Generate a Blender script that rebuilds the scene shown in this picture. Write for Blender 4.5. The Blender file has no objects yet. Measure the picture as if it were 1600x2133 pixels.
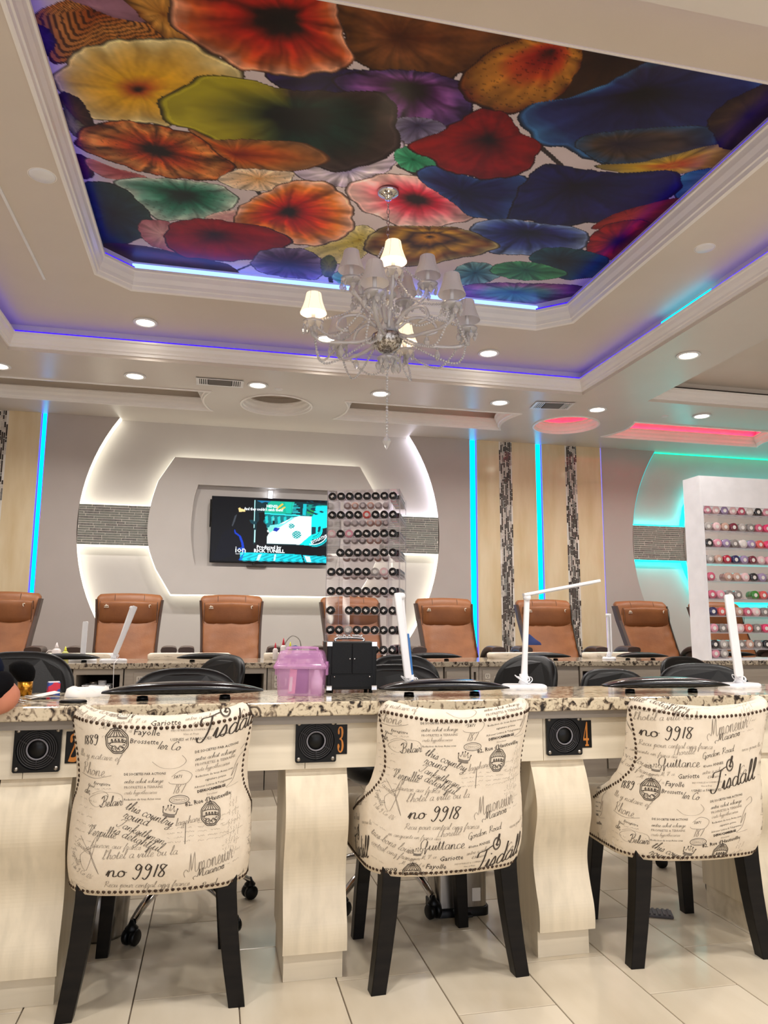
import bpy, bmesh, math, random
import numpy as np
from mathutils import Vector, Matrix, geometry, noise
random.seed(7)
PI = math.pi
C = bpy.context.scene.collection
R = math.radians

# ------------------------------------------------------------------ camera
EYE = Vector((0, 0, 1.05)); FPX = 1555.0
def _axes(yaw, pitch, roll):
    f = Vector((math.sin(yaw)*math.cos(pitch), math.cos(yaw)*math.cos(pitch), math.sin(pitch)))
    r = Vector((math.cos(yaw), -math.sin(yaw), 0)); u = r.cross(f)
    c, s = math.cos(roll), math.sin(roll)
    return r*c + u*s, u*c - r*s, f
CR, CU, CF = _axes(R(12.589), R(8.569), R(.378))
cam_d = bpy.data.cameras.new('camera'); cam = bpy.data.objects.new('camera', cam_d); C.objects.link(cam)
cam_d.sensor_fit = 'VERTICAL'; cam_d.sensor_height = 24.0; cam_d.lens = 24.0*FPX/2133.0
cam_d.clip_start = .05; cam_d.clip_end = 60
cam.matrix_world = Matrix(((CR.x, CU.x, -CF.x, EYE.x), (CR.y, CU.y, -CF.y, EYE.y), (CR.z, CU.z, -CF.z, EYE.z), (0, 0, 0, 1)))
bpy.context.scene.camera = cam
def ray(x, y): return CR*((x-800)/FPX) - CU*((y-1066.5)/FPX) + CF
def at_z(x, y, Z):
    d = ray(x, y); return EYE + d*((Z-EYE.z)/d.z)
def at_y(x, y, Y):
    d = ray(x, y); return EYE + d*(Y/d.y)

# ------------------------------------------------------------------ world, exposure, lamps
sc = bpy.context.scene
w = bpy.data.worlds.new('world'); sc.world = w; w.use_nodes = True
w.node_tree.nodes['Background'].inputs[0].default_value = (.88, .87, .88, 1)
w.node_tree.nodes['Background'].inputs[1].default_value = .3
sc.view_settings.view_transform = 'Standard'; sc.view_settings.look = 'None'
sc.view_settings.gamma = 1; sc.view_settings.use_curve_mapping = False
sc.view_settings.exposure = 0.42
sc.cycles.use_denoising = True
sc.cycles.max_bounces = 7; sc.cycles.diffuse_bounces = 4; sc.cycles.glossy_bounces = 3
sc.cycles.transmission_bounces = 6; sc.cycles.transparent_max_bounces = 14
sc.cycles.sample_clamp_indirect = 3.0; sc.cycles.caustics_reflective = False; sc.cycles.caustics_refractive = False
CAN_W = 8.5          # watts of each downlight in view
BACK_W = 13.5        # watts of each downlight behind the camera
WARM = (1, .955, .91)
# plan positions of the recessed lamps: (x, y, ceiling height)
Z0, Z1, Z2 = 3.04, 3.24, 3.44
CANS = [(-1.73, 6.15, Z0), (-.712, 6.15, Z0), (.276, 6.15, Z0), (1.331, 6.13, Z0), (2.433, 6.13, Z0), (3.39, 6.12, Z0),
        (3.35, 4.68, Z0), (4.46, 6.08, Z0), (-.584, 5.488, Z1), (.759, 5.49, Z1), (2.089, 5.487, Z1)]
CANS_BACK = [(-2.2, 4.6, Z0), (-2.2, 2.6, Z0), (-1.2, 1.35, Z0), (.2, 1.35, Z0), (1.6, 1.35, Z0), (3.0, 1.35, Z0), (-1.2, -.4, Z0), (.4, -.4, Z0),
             (2.0, -.4, Z0), (3.6, -.4, Z0), (3.36, 2.9, Z0), (5.6, 6.08, Z0), (5.4, 1.35, Z0)]
def lamp(x, y, z, watts, size=.14, col=WARM, parent=None, spread=150):
    l = bpy.data.lights.new('downlight', 'AREA'); l.shape = 'DISK'; l.size = size; l.energy = watts; l.color = col
    l.spread = R(150)
    o = bpy.data.objects.new('downlight', l); l.spread = R(spread); o.location = (x, y, z); C.objects.link(o)
    if parent: o.parent = parent
    return o

# ------------------------------------------------------------------ helpers
def lin(h):
    if isinstance(h, str):
        h = h.lstrip('#'); c = [int(h[i:i+2], 16)/255 for i in (0, 2, 4)]
    else: c = h
    return tuple((v/12.92 if v <= .04045 else ((v+.055)/1.055)**2.4) for v in c)
def mat(name, col, rough=.5, metal=0, spec=.5, var=None, scale=(8, 8, 8), bump=0, bscale=60, emit=None, es=0, trans=0, alpha=1, ior=1.45, coat=0, coord='Object', thresh=(.35, .65), detail=4):
    m = bpy.data.materials.new(name); m.use_nodes = True
    n = m.node_tree.nodes; L = m.node_tree.links; b = n['Principled BSDF']
    c = lin(col); b.inputs['Base Color'].default_value = (*c, 1)
    b.inputs['Roughness'].default_value = rough; b.inputs['Metallic'].default_value = metal
    b.inputs['Specular IOR Level'].default_value = spec; b.inputs['IOR'].default_value = ior
    b.inputs['Transmission Weight'].default_value = trans; b.inputs['Alpha'].default_value = alpha
    b.inputs['Coat Weight'].default_value = coat
    if emit:
        b.inputs['Emission Color'].default_value = (*lin(emit), 1); b.inputs['Emission Strength'].default_value = es
    tc = n.new('ShaderNodeTexCoord'); mp = n.new('ShaderNodeMapping'); mp.inputs['Scale'].default_value = scale
    L.new(tc.outputs[coord], mp.inputs[0])
    nz = n.new('ShaderNodeTexNoise'); nz.inputs['Scale'].default_value = 1; nz.inputs['Detail'].default_value = detail
    L.new(mp.outputs[0], nz.inputs[0])
    rp = n.new('ShaderNodeValToRGB'); L.new(nz.outputs[0], rp.inputs[0])
    v = lin(var) if var else tuple(x*.93 for x in c)
    rp.color_ramp.elements[0].position = thresh[0]; rp.color_ramp.elements[1].position = thresh[1]
    rp.color_ramp.elements[0].color = (*c, 1); rp.color_ramp.elements[1].color = (*v, 1)
    L.new(rp.outputs[0], b.inputs['Base Color'])
    if bump:
        n2 = n.new('ShaderNodeTexNoise'); n2.inputs['Scale'].default_value = bscale; n2.inputs['Detail'].default_value = 3
        L.new(tc.outputs[coord], n2.inputs[0])
        bp = n.new('ShaderNodeBump'); bp.inputs['Strength'].default_value = bump; bp.inputs['Distance'].default_value = .002
        L.new(n2.outputs[0], bp.inputs['Height']); L.new(bp.outputs[0], b.inputs['Normal'])
    return m
def glow(name, col, s):
    m = bpy.data.materials.new(name); m.use_nodes = True; n = m.node_tree.nodes; n.clear()
    e = n.new('ShaderNodeEmission'); o = n.new('ShaderNodeOutputMaterial'); e.inputs[0].default_value = (*lin(col), 1); e.inputs[1].default_value = s
    m.node_tree.links.new(e.outputs[0], o.inputs[0]); return m

class MB:
    """collects faces and links them as one mesh object"""
    def __init__(s): s.v = []; s.f = []; s.sm = []; s.mi = []
    def add(s, vs, fs, smooth=False, mi=0):
        b = len(s.v); s.v += [tuple(x) for x in vs]
        for f in fs: s.f.append(tuple(b+i for i in f)); s.sm.append(smooth); s.mi.append(mi)
        return s
    def box(s, x0, x1, y0, y1, z0, z1, M=None, mi=0):
        vs = [Vector((x, y, z)) for z in (z0, z1) for y in (y0, y1) for x in (x0, x1)]
        if M: vs = [M @ v for v in vs]
        return s.add(vs, [(0, 2, 3, 1), (4, 5, 7, 6), (0, 1, 5, 4), (2, 6, 7, 3), (0, 4, 6, 2), (1, 3, 7, 5)], mi=mi)
    def prism(s, poly, d0, d1, axis='z', M=None, smooth=False, mi=0):
        n = len(poly)
        def pt(p, d): return {'z': (p[0], p[1], d), 'y': (p[0], d, p[1]), 'x': (d, p[0], p[1])}[axis]
        vs = [Vector(pt(p, d0)) for p in poly] + [Vector(pt(p, d1)) for p in poly]
        if M: vs = [M @ v for v in vs]
        fs = [tuple(range(n-1, -1, -1)), tuple(range(n, 2*n))] + [(i, (i+1) % n, n+(i+1) % n, n+i) for i in range(n)]
        b = len(s.v); s.add(vs, fs, False, mi)
        if smooth:
            for i in range(n): s.sm[-1-i] = True
        return s
    def lathe(s, prof, seg=24, c=(0, 0, 0), M=None, smooth=True, mi=0, a0=0, a1=2*PI):
        full = abs(a1-a0-2*PI) < 1e-6; k = seg if full else seg+1
        vs = []
        for i in range(k):
            a = a0+(a1-a0)*i/seg
            for r, z in prof: vs.append(Vector((c[0]+r*math.cos(a), c[1]+r*math.sin(a), c[2]+z)))
        if M: vs = [M @ v for v in vs]
        n = len(prof); fs = []
        for i in range(seg):
            j = (i+1) % k
            for q in range(n-1):
                a, b, cc, d = i*n+q, j*n+q, j*n+q+1, i*n+q+1
                if prof[q][0] < 1e-7 and prof[q+1][0] < 1e-7: continue
                if prof[q][0] < 1e-7: fs.append((a, cc, d))
                elif prof[q+1][0] < 1e-7: fs.append((a, b, d))
                else: fs.append((a, b, cc, d))
        return s.add(vs, fs, smooth, mi)
    def tube(s, pts, r, seg=8, closed=False, cap=True, mi=0, flat=1.0):
        pts = [Vector(p) for p in pts]; n = len(pts); rs = r if isinstance(r, (list, tuple)) else [r]*n
        up = None; vs = []
        for i, p in enumerate(pts):
            if closed: t = pts[(i+1) % n]-pts[i-1]
            else: t = pts[min(i+1, n-1)]-pts[max(i-1, 0)]
            t.normalize()
            if up is None:
                up = Vector((0, 0, 1)) if abs(t.z) < .9 else Vector((1, 0, 0))
            side = t.cross(up)
            if side.length < 1e-6: side = t.cross(Vector((0, 1, 0)))
            side.normalize(); up = side.cross(t).normalized()
            for k in range(seg):
                a = 2*PI*k/seg; vs.append(p+side*math.cos(a)*rs[i]+up*math.sin(a)*rs[i]*flat)
        fs = []
        for i in range(n if closed else n-1):
            j = (i+1) % n
            for k in range(seg): fs.append((i*seg+k, i*seg+(k+1) % seg, j*seg+(k+1) % seg, j*seg+k))
        s.add(vs, fs, True, mi)
        if cap and not closed:
            b = len(s.v)-n*seg
            s.f.append(tuple(b+k for k in range(seg-1, -1, -1))); s.sm.append(False); s.mi.append(mi)
            s.f.append(tuple(b+(n-1)*seg+k for k in range(seg))); s.sm.append(False); s.mi.append(mi)
        return s
    def ball(s, c, r, seg=12, rings=8, sc=(1, 1, 1), M=None, mi=0):
        prof = [(r*math.sin(PI*i/rings), -r*math.cos(PI*i/rings)) for i in range(rings+1)]
        prof[0] = (0, -r); prof[-1] = (0, r)
        T = Matrix.Translation(c) @ Matrix.Diagonal((*sc, 1)); T = (M @ T) if M else T
        return s.lathe(prof, seg, M=T, mi=mi)
    def grid(s, fn, nu, nv, smooth=True, cu=False, mi=0):
        vs = [fn(i/nu, j/nv) for i in range(nu if cu else nu+1) for j in range(nv+1)]
        k = nu if cu else nu+1
        fs = [(i*(nv+1)+j, ((i+1) % k)*(nv+1)+j, ((i+1) % k)*(nv+1)+j+1, i*(nv+1)+j+1) for i in range(nu) for j in range(nv)]
        return s.add(vs, fs, smooth, mi)
    def loft(s, secs, smooth=True, cap=True, mi=0):
        k = len(secs[0]); n = len(secs)
        s.add([v for q in secs for v in q], [(i*k+j, i*k+(j+1) % k, (i+1)*k+(j+1) % k, (i+1)*k+j) for i in range(n-1) for j in range(k)], smooth, mi)
        if cap: s.add(secs[0], [tuple(range(k-1, -1, -1))], False, mi); s.add(secs[-1], [tuple(range(k))], False, mi)
        return s
    def build(s, name, m, parent=None, loc=None, bevel=0, seg=2, rot=None, recalc=True):
        assert max(max(f) for f in s.f) < len(s.v), name
        me = bpy.data.meshes.new(name); me.from_pydata([tuple(v) for v in s.v], [], s.f)
        me.polygons.foreach_set('use_smooth', s.sm); me.polygons.foreach_set('material_index', s.mi)
        for q in (m if isinstance(m, (list, tuple)) else [m]): me.materials.append(q)
        if recalc and len(s.f) < 60000:
            bm = bmesh.new(); bm.from_mesh(me); bmesh.ops.recalc_face_normals(bm, faces=bm.faces); bm.to_mesh(me); bm.free()
        me.update()
        o = bpy.data.objects.new(name, me); C.objects.link(o)
        if parent: o.parent = parent
        if loc is not None: o.location = loc
        if rot is not None: o.rotation_euler = rot
        if bevel:
            b = o.modifiers.new('bevel', 'BEVEL'); b.width = bevel; b.segments = seg; b.limit_method = 'ANGLE'; b.angle_limit = R(35)
        return o
def tag(o, label, cat, group=None):
    o['label'] = label; o['category'] = cat
    if group: o['group'] = group
    return o
def empty(name, loc=(0, 0, 0), rz=0, label=None, cat=None, group=None, parent=None):
    o = bpy.data.objects.new(name, None); o.location = loc; o.rotation_euler = (0, 0, rz); o.empty_display_size = .1; C.objects.link(o)
    if parent: o.parent = parent
    if label: tag(o, label, cat, group)
    return o
def struct(o): o['kind'] = 'structure'; return o
def stuff(o): o['kind'] = 'stuff'; return o
def kids(o): return [c for c in bpy.data.objects if c.parent == o]
KID = {}
def copy_tree(o, parent=None, loc=None, rz=None, label=None):
    if o.name not in KID: KID[o.name] = kids(o)
    c = o.copy(); C.objects.link(c)
    if parent: c.parent = parent
    if loc is not None: c.location = loc
    if rz is not None: c.rotation_euler = (0, 0, rz)
    if label: c['label'] = label
    for ch in KID[o.name]: copy_tree(ch, c)
    return c
def rounded(x0, x1, y0, y1, r, n=5):
    p = []
    for cx, cy, a in ((x1-r, y1-r, 0), (x0+r, y1-r, 90), (x0+r, y0+r, 180), (x1-r, y0+r, 270)):
        for i in range(n+1):
            t = R(a+90*i/n); p.append((cx+r*math.cos(t), cy+r*math.sin(t)))
    return p
def smoothpath(pts, n=6, closed=False):
    P = [Vector(p) for p in pts]; out = []; k = len(P)
    rng = range(k) if closed else range(k-1)
    for i in rng:
        if closed: a, b, c, d = P[i-1], P[i], P[(i+1) % k], P[(i+2) % k]
        else: a, b, c, d = P[max(i-1, 0)], P[i], P[i+1], P[min(i+2, k-1)]
        for j in range(n):
            t = j/n; out.append(.5*((2*b)+(c-a)*t+(2*a-5*b+4*c-d)*t*t+(3*b-a-3*c+d)*t**3))
    if not closed: out.append(P[-1])
    return out
def inside(p, poly):
    x, y = p; c = False; n = len(poly)
    for i in range(n):
        x1, y1 = poly[i][:2]; x2, y2 = poly[i-1][:2]
        if (y1 > y) != (y2 > y) and x < (x2-x1)*(y-y1)/(y2-y1)+x1: c = not c
    return c
def holed(mb, outer, holes, fn, mi=0):
    """fills outer minus holes; fn maps 2D to 3D"""
    vs = []; es = []
    for poly in [outer]+holes:
        b = len(vs); n = len(poly); vs += [Vector(p[:2]) for p in poly]; es += [(b+i, b+(i+1) % n) for i in range(n)]
    v2, e2, f2, *_ = geometry.delaunay_2d_cdt(vs, es, [], 0, 1e-5)
    fs = []
    for f in f2:
        c = (sum(v2[i].x for i in f)/len(f), sum(v2[i].y for i in f)/len(f))
        if inside(c, outer) and not any(inside(c, h) for h in holes): fs.append(tuple(f))
    mb.add([fn(v.x, v.y) for v in v2], fs, False, mi)
def superell(hw, hd, n=24, e=3.0):
    out = []
    for i in range(n):
        a = 2*PI*i/n; c, q = math.cos(a), math.sin(a); out.append((hw*abs(c)**(2/e)*(1 if c >= 0 else -1), hd*abs(q)**(2/e)*(1 if q >= 0 else -1)))
    return out
ORD = ['first', 'second', 'third', 'fourth', 'fifth', 'sixth', 'seventh', 'eighth', 'ninth', 'tenth', 'eleventh', 'twelfth', 'thirteenth']
def ccw(poly):
    a = sum(poly[i-1][0]*poly[i][1]-poly[i][0]*poly[i-1][1] for i in range(len(poly)))
    return list(poly) if a > 0 else list(reversed(poly))
def offset_dirs(poly, closed=True):
    """inward miter vectors of a ccw polygon"""
    n = len(poly); out = []
    for i in range(n):
        p = Vector(poly[i][:2]); a = Vector(poly[i-1][:2]); b = Vector(poly[(i+1) % n][:2])
        if not closed and i == 0: a = 2*p-b
        if not closed and i == n-1: b = 2*p-a
        d1 = (p-a).normalized(); d2 = (b-p).normalized()
        n1 = Vector((-d1.y, d1.x)); n2 = Vector((-d2.y, d2.x)); m = n1+n2
        m = m/max(.25, 1+n1.dot(n2)); out.append(m)
    return out
def sweep(mb, poly, prof, fn=None, closed=True, smooth=False, mi=0, loop=True):
    """prof: list of (inward offset, height); swept round poly"""
    D = offset_dirs(poly, closed); n = len(poly); k = len(prof)
    fn = fn or (lambda x, y, h: (x, y, h))
    vs = [fn(poly[i][0]+D[i].x*o, poly[i][1]+D[i].y*o, h) for i in range(n) for o, h in prof]
    fs = [(i*k+j, ((i+1) % n)*k+j, ((i+1) % n)*k+(j+1) % k, i*k+(j+1) % k) for i in range(n if closed else n-1) for j in range(k if loop else k-1)]
    mb.add(vs, fs, smooth, mi)
def text_mesh(s, size, shear=0, bold=0, res=2, sx=1.0, spacing=1.0):
    cu = bpy.data.curves.new('t', 'FONT'); cu.body = s; cu.size = size; cu.shear = shear; cu.offset = bold; cu.resolution_u = res; cu.space_character = spacing
    o = bpy.data.objects.new('t', cu); C.objects.link(o)
    dg = bpy.context.evaluated_depsgraph_get(); me = bpy.data.meshes.new_from_object(o.evaluated_get(dg))
    vs = [(v.co.x*sx, v.co.y) for v in me.vertices]; fs = [tuple(p.vertices) for p in me.polygons]
    bpy.data.objects.remove(o); bpy.data.curves.remove(cu); bpy.data.meshes.remove(me)
    return vs, fs
TXT = {}
def text(s, *a, **k):
    key = (s, a, tuple(sorted(k.items())))
    if key not in TXT: TXT[key] = text_mesh(s, *a, **k)
    return TXT[key]

# ------------------------------------------------------------------ materials
M = {}
M['ceiling'] = mat('ceiling_paint', '#ddd3c8', .42, spec=.35, var='#d9cfc4', scale=(2, 2, 2), bump=.15, bscale=220)
M['soffit'] = mat('soffit_satin_paint', '#dcd5ce', .30, spec=.5, var='#d8d1ca', scale=(2, 2, 2), bump=.05, bscale=120)
M['trim'] = mat('white_trim_paint', '#fbf8f5', .33, var='#f7f3ee', scale=(3, 3, 3))
M['wall'] = mat('taupe_wall_paint', '#c0b6b0', .55, var='#bcb2ac', scale=(3, 3, 3), bump=.1, bscale=250)
M['wall_light'] = mat('pale_wall_paint', '#d6d0ca', .55, var='#d2ccc6', scale=(3, 3, 3), bump=.1, bscale=250)
M['stone'] = mat('polished_beige_stone', '#ecd9b6', .12, spec=.55, var='#dfc79c', scale=(9, 9, 1.6), thresh=(.35, .7))
M['grout'] = mat('pale_grout', '#efe8de', .8)
M['mos_dark'] = mat('dark_mosaic_glass', '#2b2523', .15, var='#4a3f3a', scale=(60, 60, 25))
M['mos_grey'] = mat('grey_mosaic_stone', '#8b8781', .3, var='#6b6965', scale=(50, 50, 40))
M['mos_light'] = mat('pale_mosaic_stone', '#ded6cc', .25, var='#b9ada2', scale=(50, 50, 40))
M['mos_band'] = mat('grey_green_mosaic', '#8e8f86', .3, var='#7b7d75', scale=(40, 40, 60))
M['wood'] = mat('cream_wood_grain', '#dccfb6', .33, var='#cec2aa', scale=(34, 34, 1.6), thresh=(.42, .72), bump=.05, bscale=90)
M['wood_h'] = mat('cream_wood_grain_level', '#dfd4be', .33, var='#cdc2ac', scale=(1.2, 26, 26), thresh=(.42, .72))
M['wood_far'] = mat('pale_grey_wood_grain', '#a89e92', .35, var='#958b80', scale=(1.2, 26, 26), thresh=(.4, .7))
M['greytrim'] = mat('grey_trim_board', '#8d857b', .45)
M['tile'] = mat('pale_porcelain_tile', '#cdc2ae', .17, spec=.55, var='#b5a78f', scale=(3.2, .9, 1), thresh=(.38, .72), detail=6)
M['floor_grout'] = mat('brown_floor_grout', '#77695a', .8)
M['black_plastic'] = mat('black_plastic', '#0a0a0a', .35, spec=.3)
M['black_leather'] = mat('black_vinyl', '#0a0a0b', .36, spec=.32, bump=.15, bscale=160)
M['chrome'] = mat('chrome', '#d8d6d4', .08, metal=1)
M['steel'] = mat('brushed_steel', '#a8a39c', .28, metal=1, var='#8d8882', scale=(60, 60, 2))
M['white_plastic'] = mat('white_plastic', '#f3f3f5', .3)
M['leg'] = mat('black_stained_wood', '#080605', .35, spec=.25, var='#14100d', scale=(8, 8, 50))
M['fabric'] = mat('cream_linen', '#e9ddca', .85, spec=.15, var='#e3d6c2', scale=(30, 30, 30), bump=.25, bscale=900)
M['ink'] = mat('dark_print_ink', '#4a423b', .85, spec=.1)
M['ink_soft'] = mat('faded_print_ink', '#978c7f', .85, spec=.1)
M['nail'] = mat('antique_bronze_nail', '#5b4a3c', .28, metal=.85, var='#3d3029', scale=(90, 90, 90))
M['leather'] = mat('camel_leather', '#8f5a33', .42, spec=.35, var='#7a4927', scale=(5, 5, 5), bump=.25, bscale=70)
M['leather_side'] = mat('brown_leather_side', '#4c382f', .45)
M['arm'] = mat('dark_brown_armrest', '#4a382f', .35)
def crystal():
    m = bpy.data.materials.new('clear_crystal'); m.use_nodes = True; n = m.node_tree.nodes; L = m.node_tree.links; n.clear(); o = n.new('ShaderNodeOutputMaterial')
    t = n.new('ShaderNodeBsdfTransparent'); g = n.new('ShaderNodeBsdfGlossy'); g.inputs['Roughness'].default_value = .12; d = n.new('ShaderNodeBsdfDiffuse'); d.inputs[0].default_value = (.98, .97, .97, 1)
    gl = n.new('ShaderNodeBsdfGlass'); gl.inputs['IOR'].default_value = 1.5; gl.inputs['Roughness'].default_value = .03
    a = n.new('ShaderNodeMixShader'); a.inputs[0].default_value = .72; b = n.new('ShaderNodeMixShader'); b.inputs[0].default_value = .45; c = n.new('ShaderNodeMixShader'); c.inputs[0].default_value = .55
    L.new(g.outputs[0], a.inputs[1]); L.new(d.outputs[0], a.inputs[2]); L.new(t.outputs[0], b.inputs[1]); L.new(gl.outputs[0], b.inputs[2]); L.new(b.outputs[0], c.inputs[1]); L.new(a.outputs[0], c.inputs[2]); L.new(c.outputs[0], o.inputs[0]); return m
M['crystal'] = crystal()
M['acrylic'] = mat('clear_acrylic', '#ffffff', .05, trans=1, ior=1.08, spec=.6)
def silk():
    m = mat('white_silk_shade', '#fbf8f8', .8, spec=.1); n = m.node_tree.nodes; L = m.node_tree.links; t = n.new('ShaderNodeBsdfTranslucent'); t.inputs[0].default_value = (.95, .93, .92, 1); x = n.new('ShaderNodeMixShader'); x.inputs[0].default_value = .4
    L.new(n['Principled BSDF'].outputs[0], x.inputs[1]); L.new(t.outputs[0], x.inputs[2]); L.new(x.outputs[0], n['Material Output'].inputs[0]); return m
M['shade'] = silk()
M['shade_lit'] = mat('lit_silk_shade', '#fff4e4', .8, spec=.1, emit='#ffe2b8', es=.9)
M['gold'] = mat('brass_gold', '#b9822c', .25, metal=.9)
M['copper'] = mat('copper_numeral', '#c47c34', .35, metal=.2)
M['skin'] = mat('skin', '#c98468', .5, var='#bf785d', scale=(12, 12, 12))
M['navy'] = mat('navy_cotton', '#10172a', .85, spec=.1, bump=.3, bscale=300)
M['black_cloth'] = mat('black_cloth', '#0e0d10', .9, spec=.1)
M['jeans'] = mat('dark_denim', '#1f2838', .85, spec=.1)
M['hair'] = mat('dark_hair', '#1b1310', .6)
M['towel'] = mat('white_paper', '#f3efe9', .9, spec=.1, bump=.1)
# granite
def granite(name, base, mid, dark):
    m = bpy.data.materials.new(name); m.use_nodes = True; n = m.node_tree.nodes; L = m.node_tree.links; b = n['Principled BSDF']
    tc = n.new('ShaderNodeTexCoord')
    a = n.new('ShaderNodeTexNoise'); a.inputs['Scale'].default_value = 38; a.inputs['Detail'].default_value = 6; a.inputs['Distortion'].default_value = 1.2
    v = n.new('ShaderNodeTexVoronoi'); v.inputs['Scale'].default_value = 95
    k = n.new('ShaderNodeTexNoise'); k.inputs['Scale'].default_value = 9; k.inputs['Detail'].default_value = 3
    for q in (a, v, k): L.new(tc.outputs['Object'], q.inputs[0])
    r = n.new('ShaderNodeValToRGB'); e = r.color_ramp.elements
    e[0].position = .36; e[0].color = (*lin(dark), 1); e[1].position = .62; e[1].color = (*lin(base), 1)
    x = r.color_ramp.elements.new(.44); x.color = (*lin(mid), 1); x = r.color_ramp.elements.new(.50); x.color = (*lin(base), 1)
    L.new(a.outputs[0], r.inputs[0])
    r2 = n.new('ShaderNodeValToRGB'); r2.color_ramp.elements[0].color = (.55, .53, .5, 1); r2.color_ramp.elements[1].color = (1, 1, 1, 1)
    r2.color_ramp.elements[0].position = .1; r2.color_ramp.elements[1].position = .45
    L.new(v.outputs['Distance'], r2.inputs[0])
    mx = n.new('ShaderNodeMix'); mx.data_type = 'RGBA'; mx.blend_type = 'MULTIPLY'; mx.inputs[0].default_value = .5
    L.new(r.outputs[0], mx.inputs[6]); L.new(r2.outputs[0], mx.inputs[7])
    L.new(mx.outputs[2], b.inputs['Base Color']); b.inputs['Roughness'].default_value = .09
    return m
M['granite'] = granite('speckled_granite', '#cfc1a6', '#8d7d69', '#2b2522')
M['granite_far'] = granite('speckled_grey_granite', '#b3a794', '#7d7164', '#332c28')
# emitters
M['led_blue'] = glow('violet_blue_led', '#3410ff', 1.5)
M['led_sky'] = glow('pale_blue_led', '#6a86ff', 3.2)
M['led_cyan'] = glow('cyan_led', '#00c8ff', 2.6)
M['led_violet'] = glow('thin_violet_led', '#7a7cff', 3)
M['led_teal'] = glow('teal_led', '#10e0e0', 5)
M['led_warm'] = glow('warm_white_led', '#fffae6', 2.3)
M['led_white'] = glow('cool_white_led', '#f0ecff', 3.0)
M['led_red'] = glow('red_led', '#ff1a48', 38)
M['bulb'] = glow('lit_lamp_lens', '#fff3e0', 12)
M['dark_brown'] = mat('dark_brown_and_gap_shade', '#3a332e', .6)  # plain dark brown, also used to paint shade in the right cove gap
# ------------------------------------------------------------------ room shell
XL, XR, YB, YF = -3.2, 7.2, -2.6, 7.6
def circle(cx, cy, r, n=48): return [(cx+r*math.cos(2*PI*i/n), cy+r*math.sin(2*PI*i/n)) for i in range(n)]
OUT = [(-1.57, 1.90), (3.055, 1.90), (3.055, 5.76), (-1.57, 5.76)]
INN = [(-.625, 2.34), (2.26, 2.34), (2.465, 2.53), (2.465, 4.76), (2.26, 4.945), (-.625, 4.945), (-.822, 4.755), (-.822, 2.53)]
CIR1, CIR2, CIR3 = (.478, 6.71), (3.36, 6.70), (6.40, 6.70)
def bite(c, side, y0, y1, r=.66, n=12):
    out = []
    for i in range(n+1):
        y = y0+(y1-y0)*i/n; out.append((c[0]+side*math.sqrt(r*r-(y-c[1])**2), y))
    return out
TY0, TY1 = 6.43, 7.02
TRAY_L = ccw([(-2.9, TY0), (-2.9, TY1)]+bite(CIR1, -1, TY1, TY0))
TRAY_M = ccw(bite(CIR1, 1, TY0, TY1)+bite(CIR2, -1, TY1, TY0))
TRAY_R = ccw(bite(CIR2, 1, TY0, TY1)+bite(CIR3, -1, TY1, TY0))
BIGR = [(3.66, 2.0), (7.0, 2.0), (7.0, 5.79), (3.70, 5.79)]
ROOM = [(XL, YB), (XR, YB), (XR, YF), (XL, YF)]
cans_hole = []
mb = MB(); holed(mb, ROOM, [OUT, circle(*CIR1, .32), circle(*CIR2, .32), TRAY_L, TRAY_M, TRAY_R, BIGR], lambda x, y: (x, y, Z0))
struct(mb.build('ceiling', M['soffit'], recalc=False))
def reveal(poly, z0, z1): 
    m = MB(); n = len(poly)
    m.add([(p[0], p[1], z) for p in poly for z in (z0, z1)], [(2*i, 2*((i+1) % n), 2*((i+1) % n)+1, 2*i+1) for i in range(n)]); return m
for poly, top in ((OUT, Z1), (circle(*CIR1, .32), 3.2), (circle(*CIR2, .32), 3.2), (TRAY_L, 3.24), (TRAY_M, 3.24), (TRAY_R, 3.24), (BIGR, Z1)):
    struct(reveal(poly, Z0, top).build('ceiling', M['ceiling'], recalc=False))
    if poly is not OUT:
        m = MB(); holed(m, poly, [], lambda x, y: (x, y, top)); struct(m.build('ceiling', M['ceiling'], recalc=False))
mb = MB(); holed(mb, OUT, [INN], lambda x, y: (x, y, Z1)); struct(mb.build('ceiling', M['ceiling'], recalc=False))
struct(reveal(INN, Z1, Z2+.005).build('ceiling', M['ceiling'], recalc=False))

# crown mouldings standing in the openings, lip leaning inward
CROWN_OUT = [(0, 3.065), (.010, 3.065), (.012, 3.085), (.020, 3.09), (.022, 3.105), (.034, 3.125), (.040, 3.15), (.052, 3.155), (.052, 3.17), (.040, 3.17), (.02, 3.13), (0, 3.12)]
CROWN_IN = [(0, 3.225), (-.035, 3.232), (-.035, 3.24), (-.01, 3.225), (.004, 3.235), (.010, 3.262), (.020, 3.268), (.024, 3.29), (.036, 3.315), (.042, 3.35), (.055, 3.355), (.055, 3.372), (.042, 3.372), (.02, 3.33), (0, 3.32)]
CROWN_IN = [(-.010, 3.239), (-.010, 3.234), (-.002, 3.234), (.008, 3.240), (.012, 3.262), (.020, 3.266), (.024, 3.29), (.036, 3.318), (.042, 3.35), (.052, 3.354), (.052, 3.372), (.040, 3.372), (.02, 3.33), (0, 3.32)]
CROWN_C = [(-.012, 3.038), (-.010, 3.030), (.004, 3.030), (.008, 3.05), (.018, 3.055), (.022, 3.08), (.036, 3.10), (.040, 3.125), (.050, 3.128), (.050, 3.14), (.038, 3.14), (.015, 3.11), (0, 3.10)]
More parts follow.
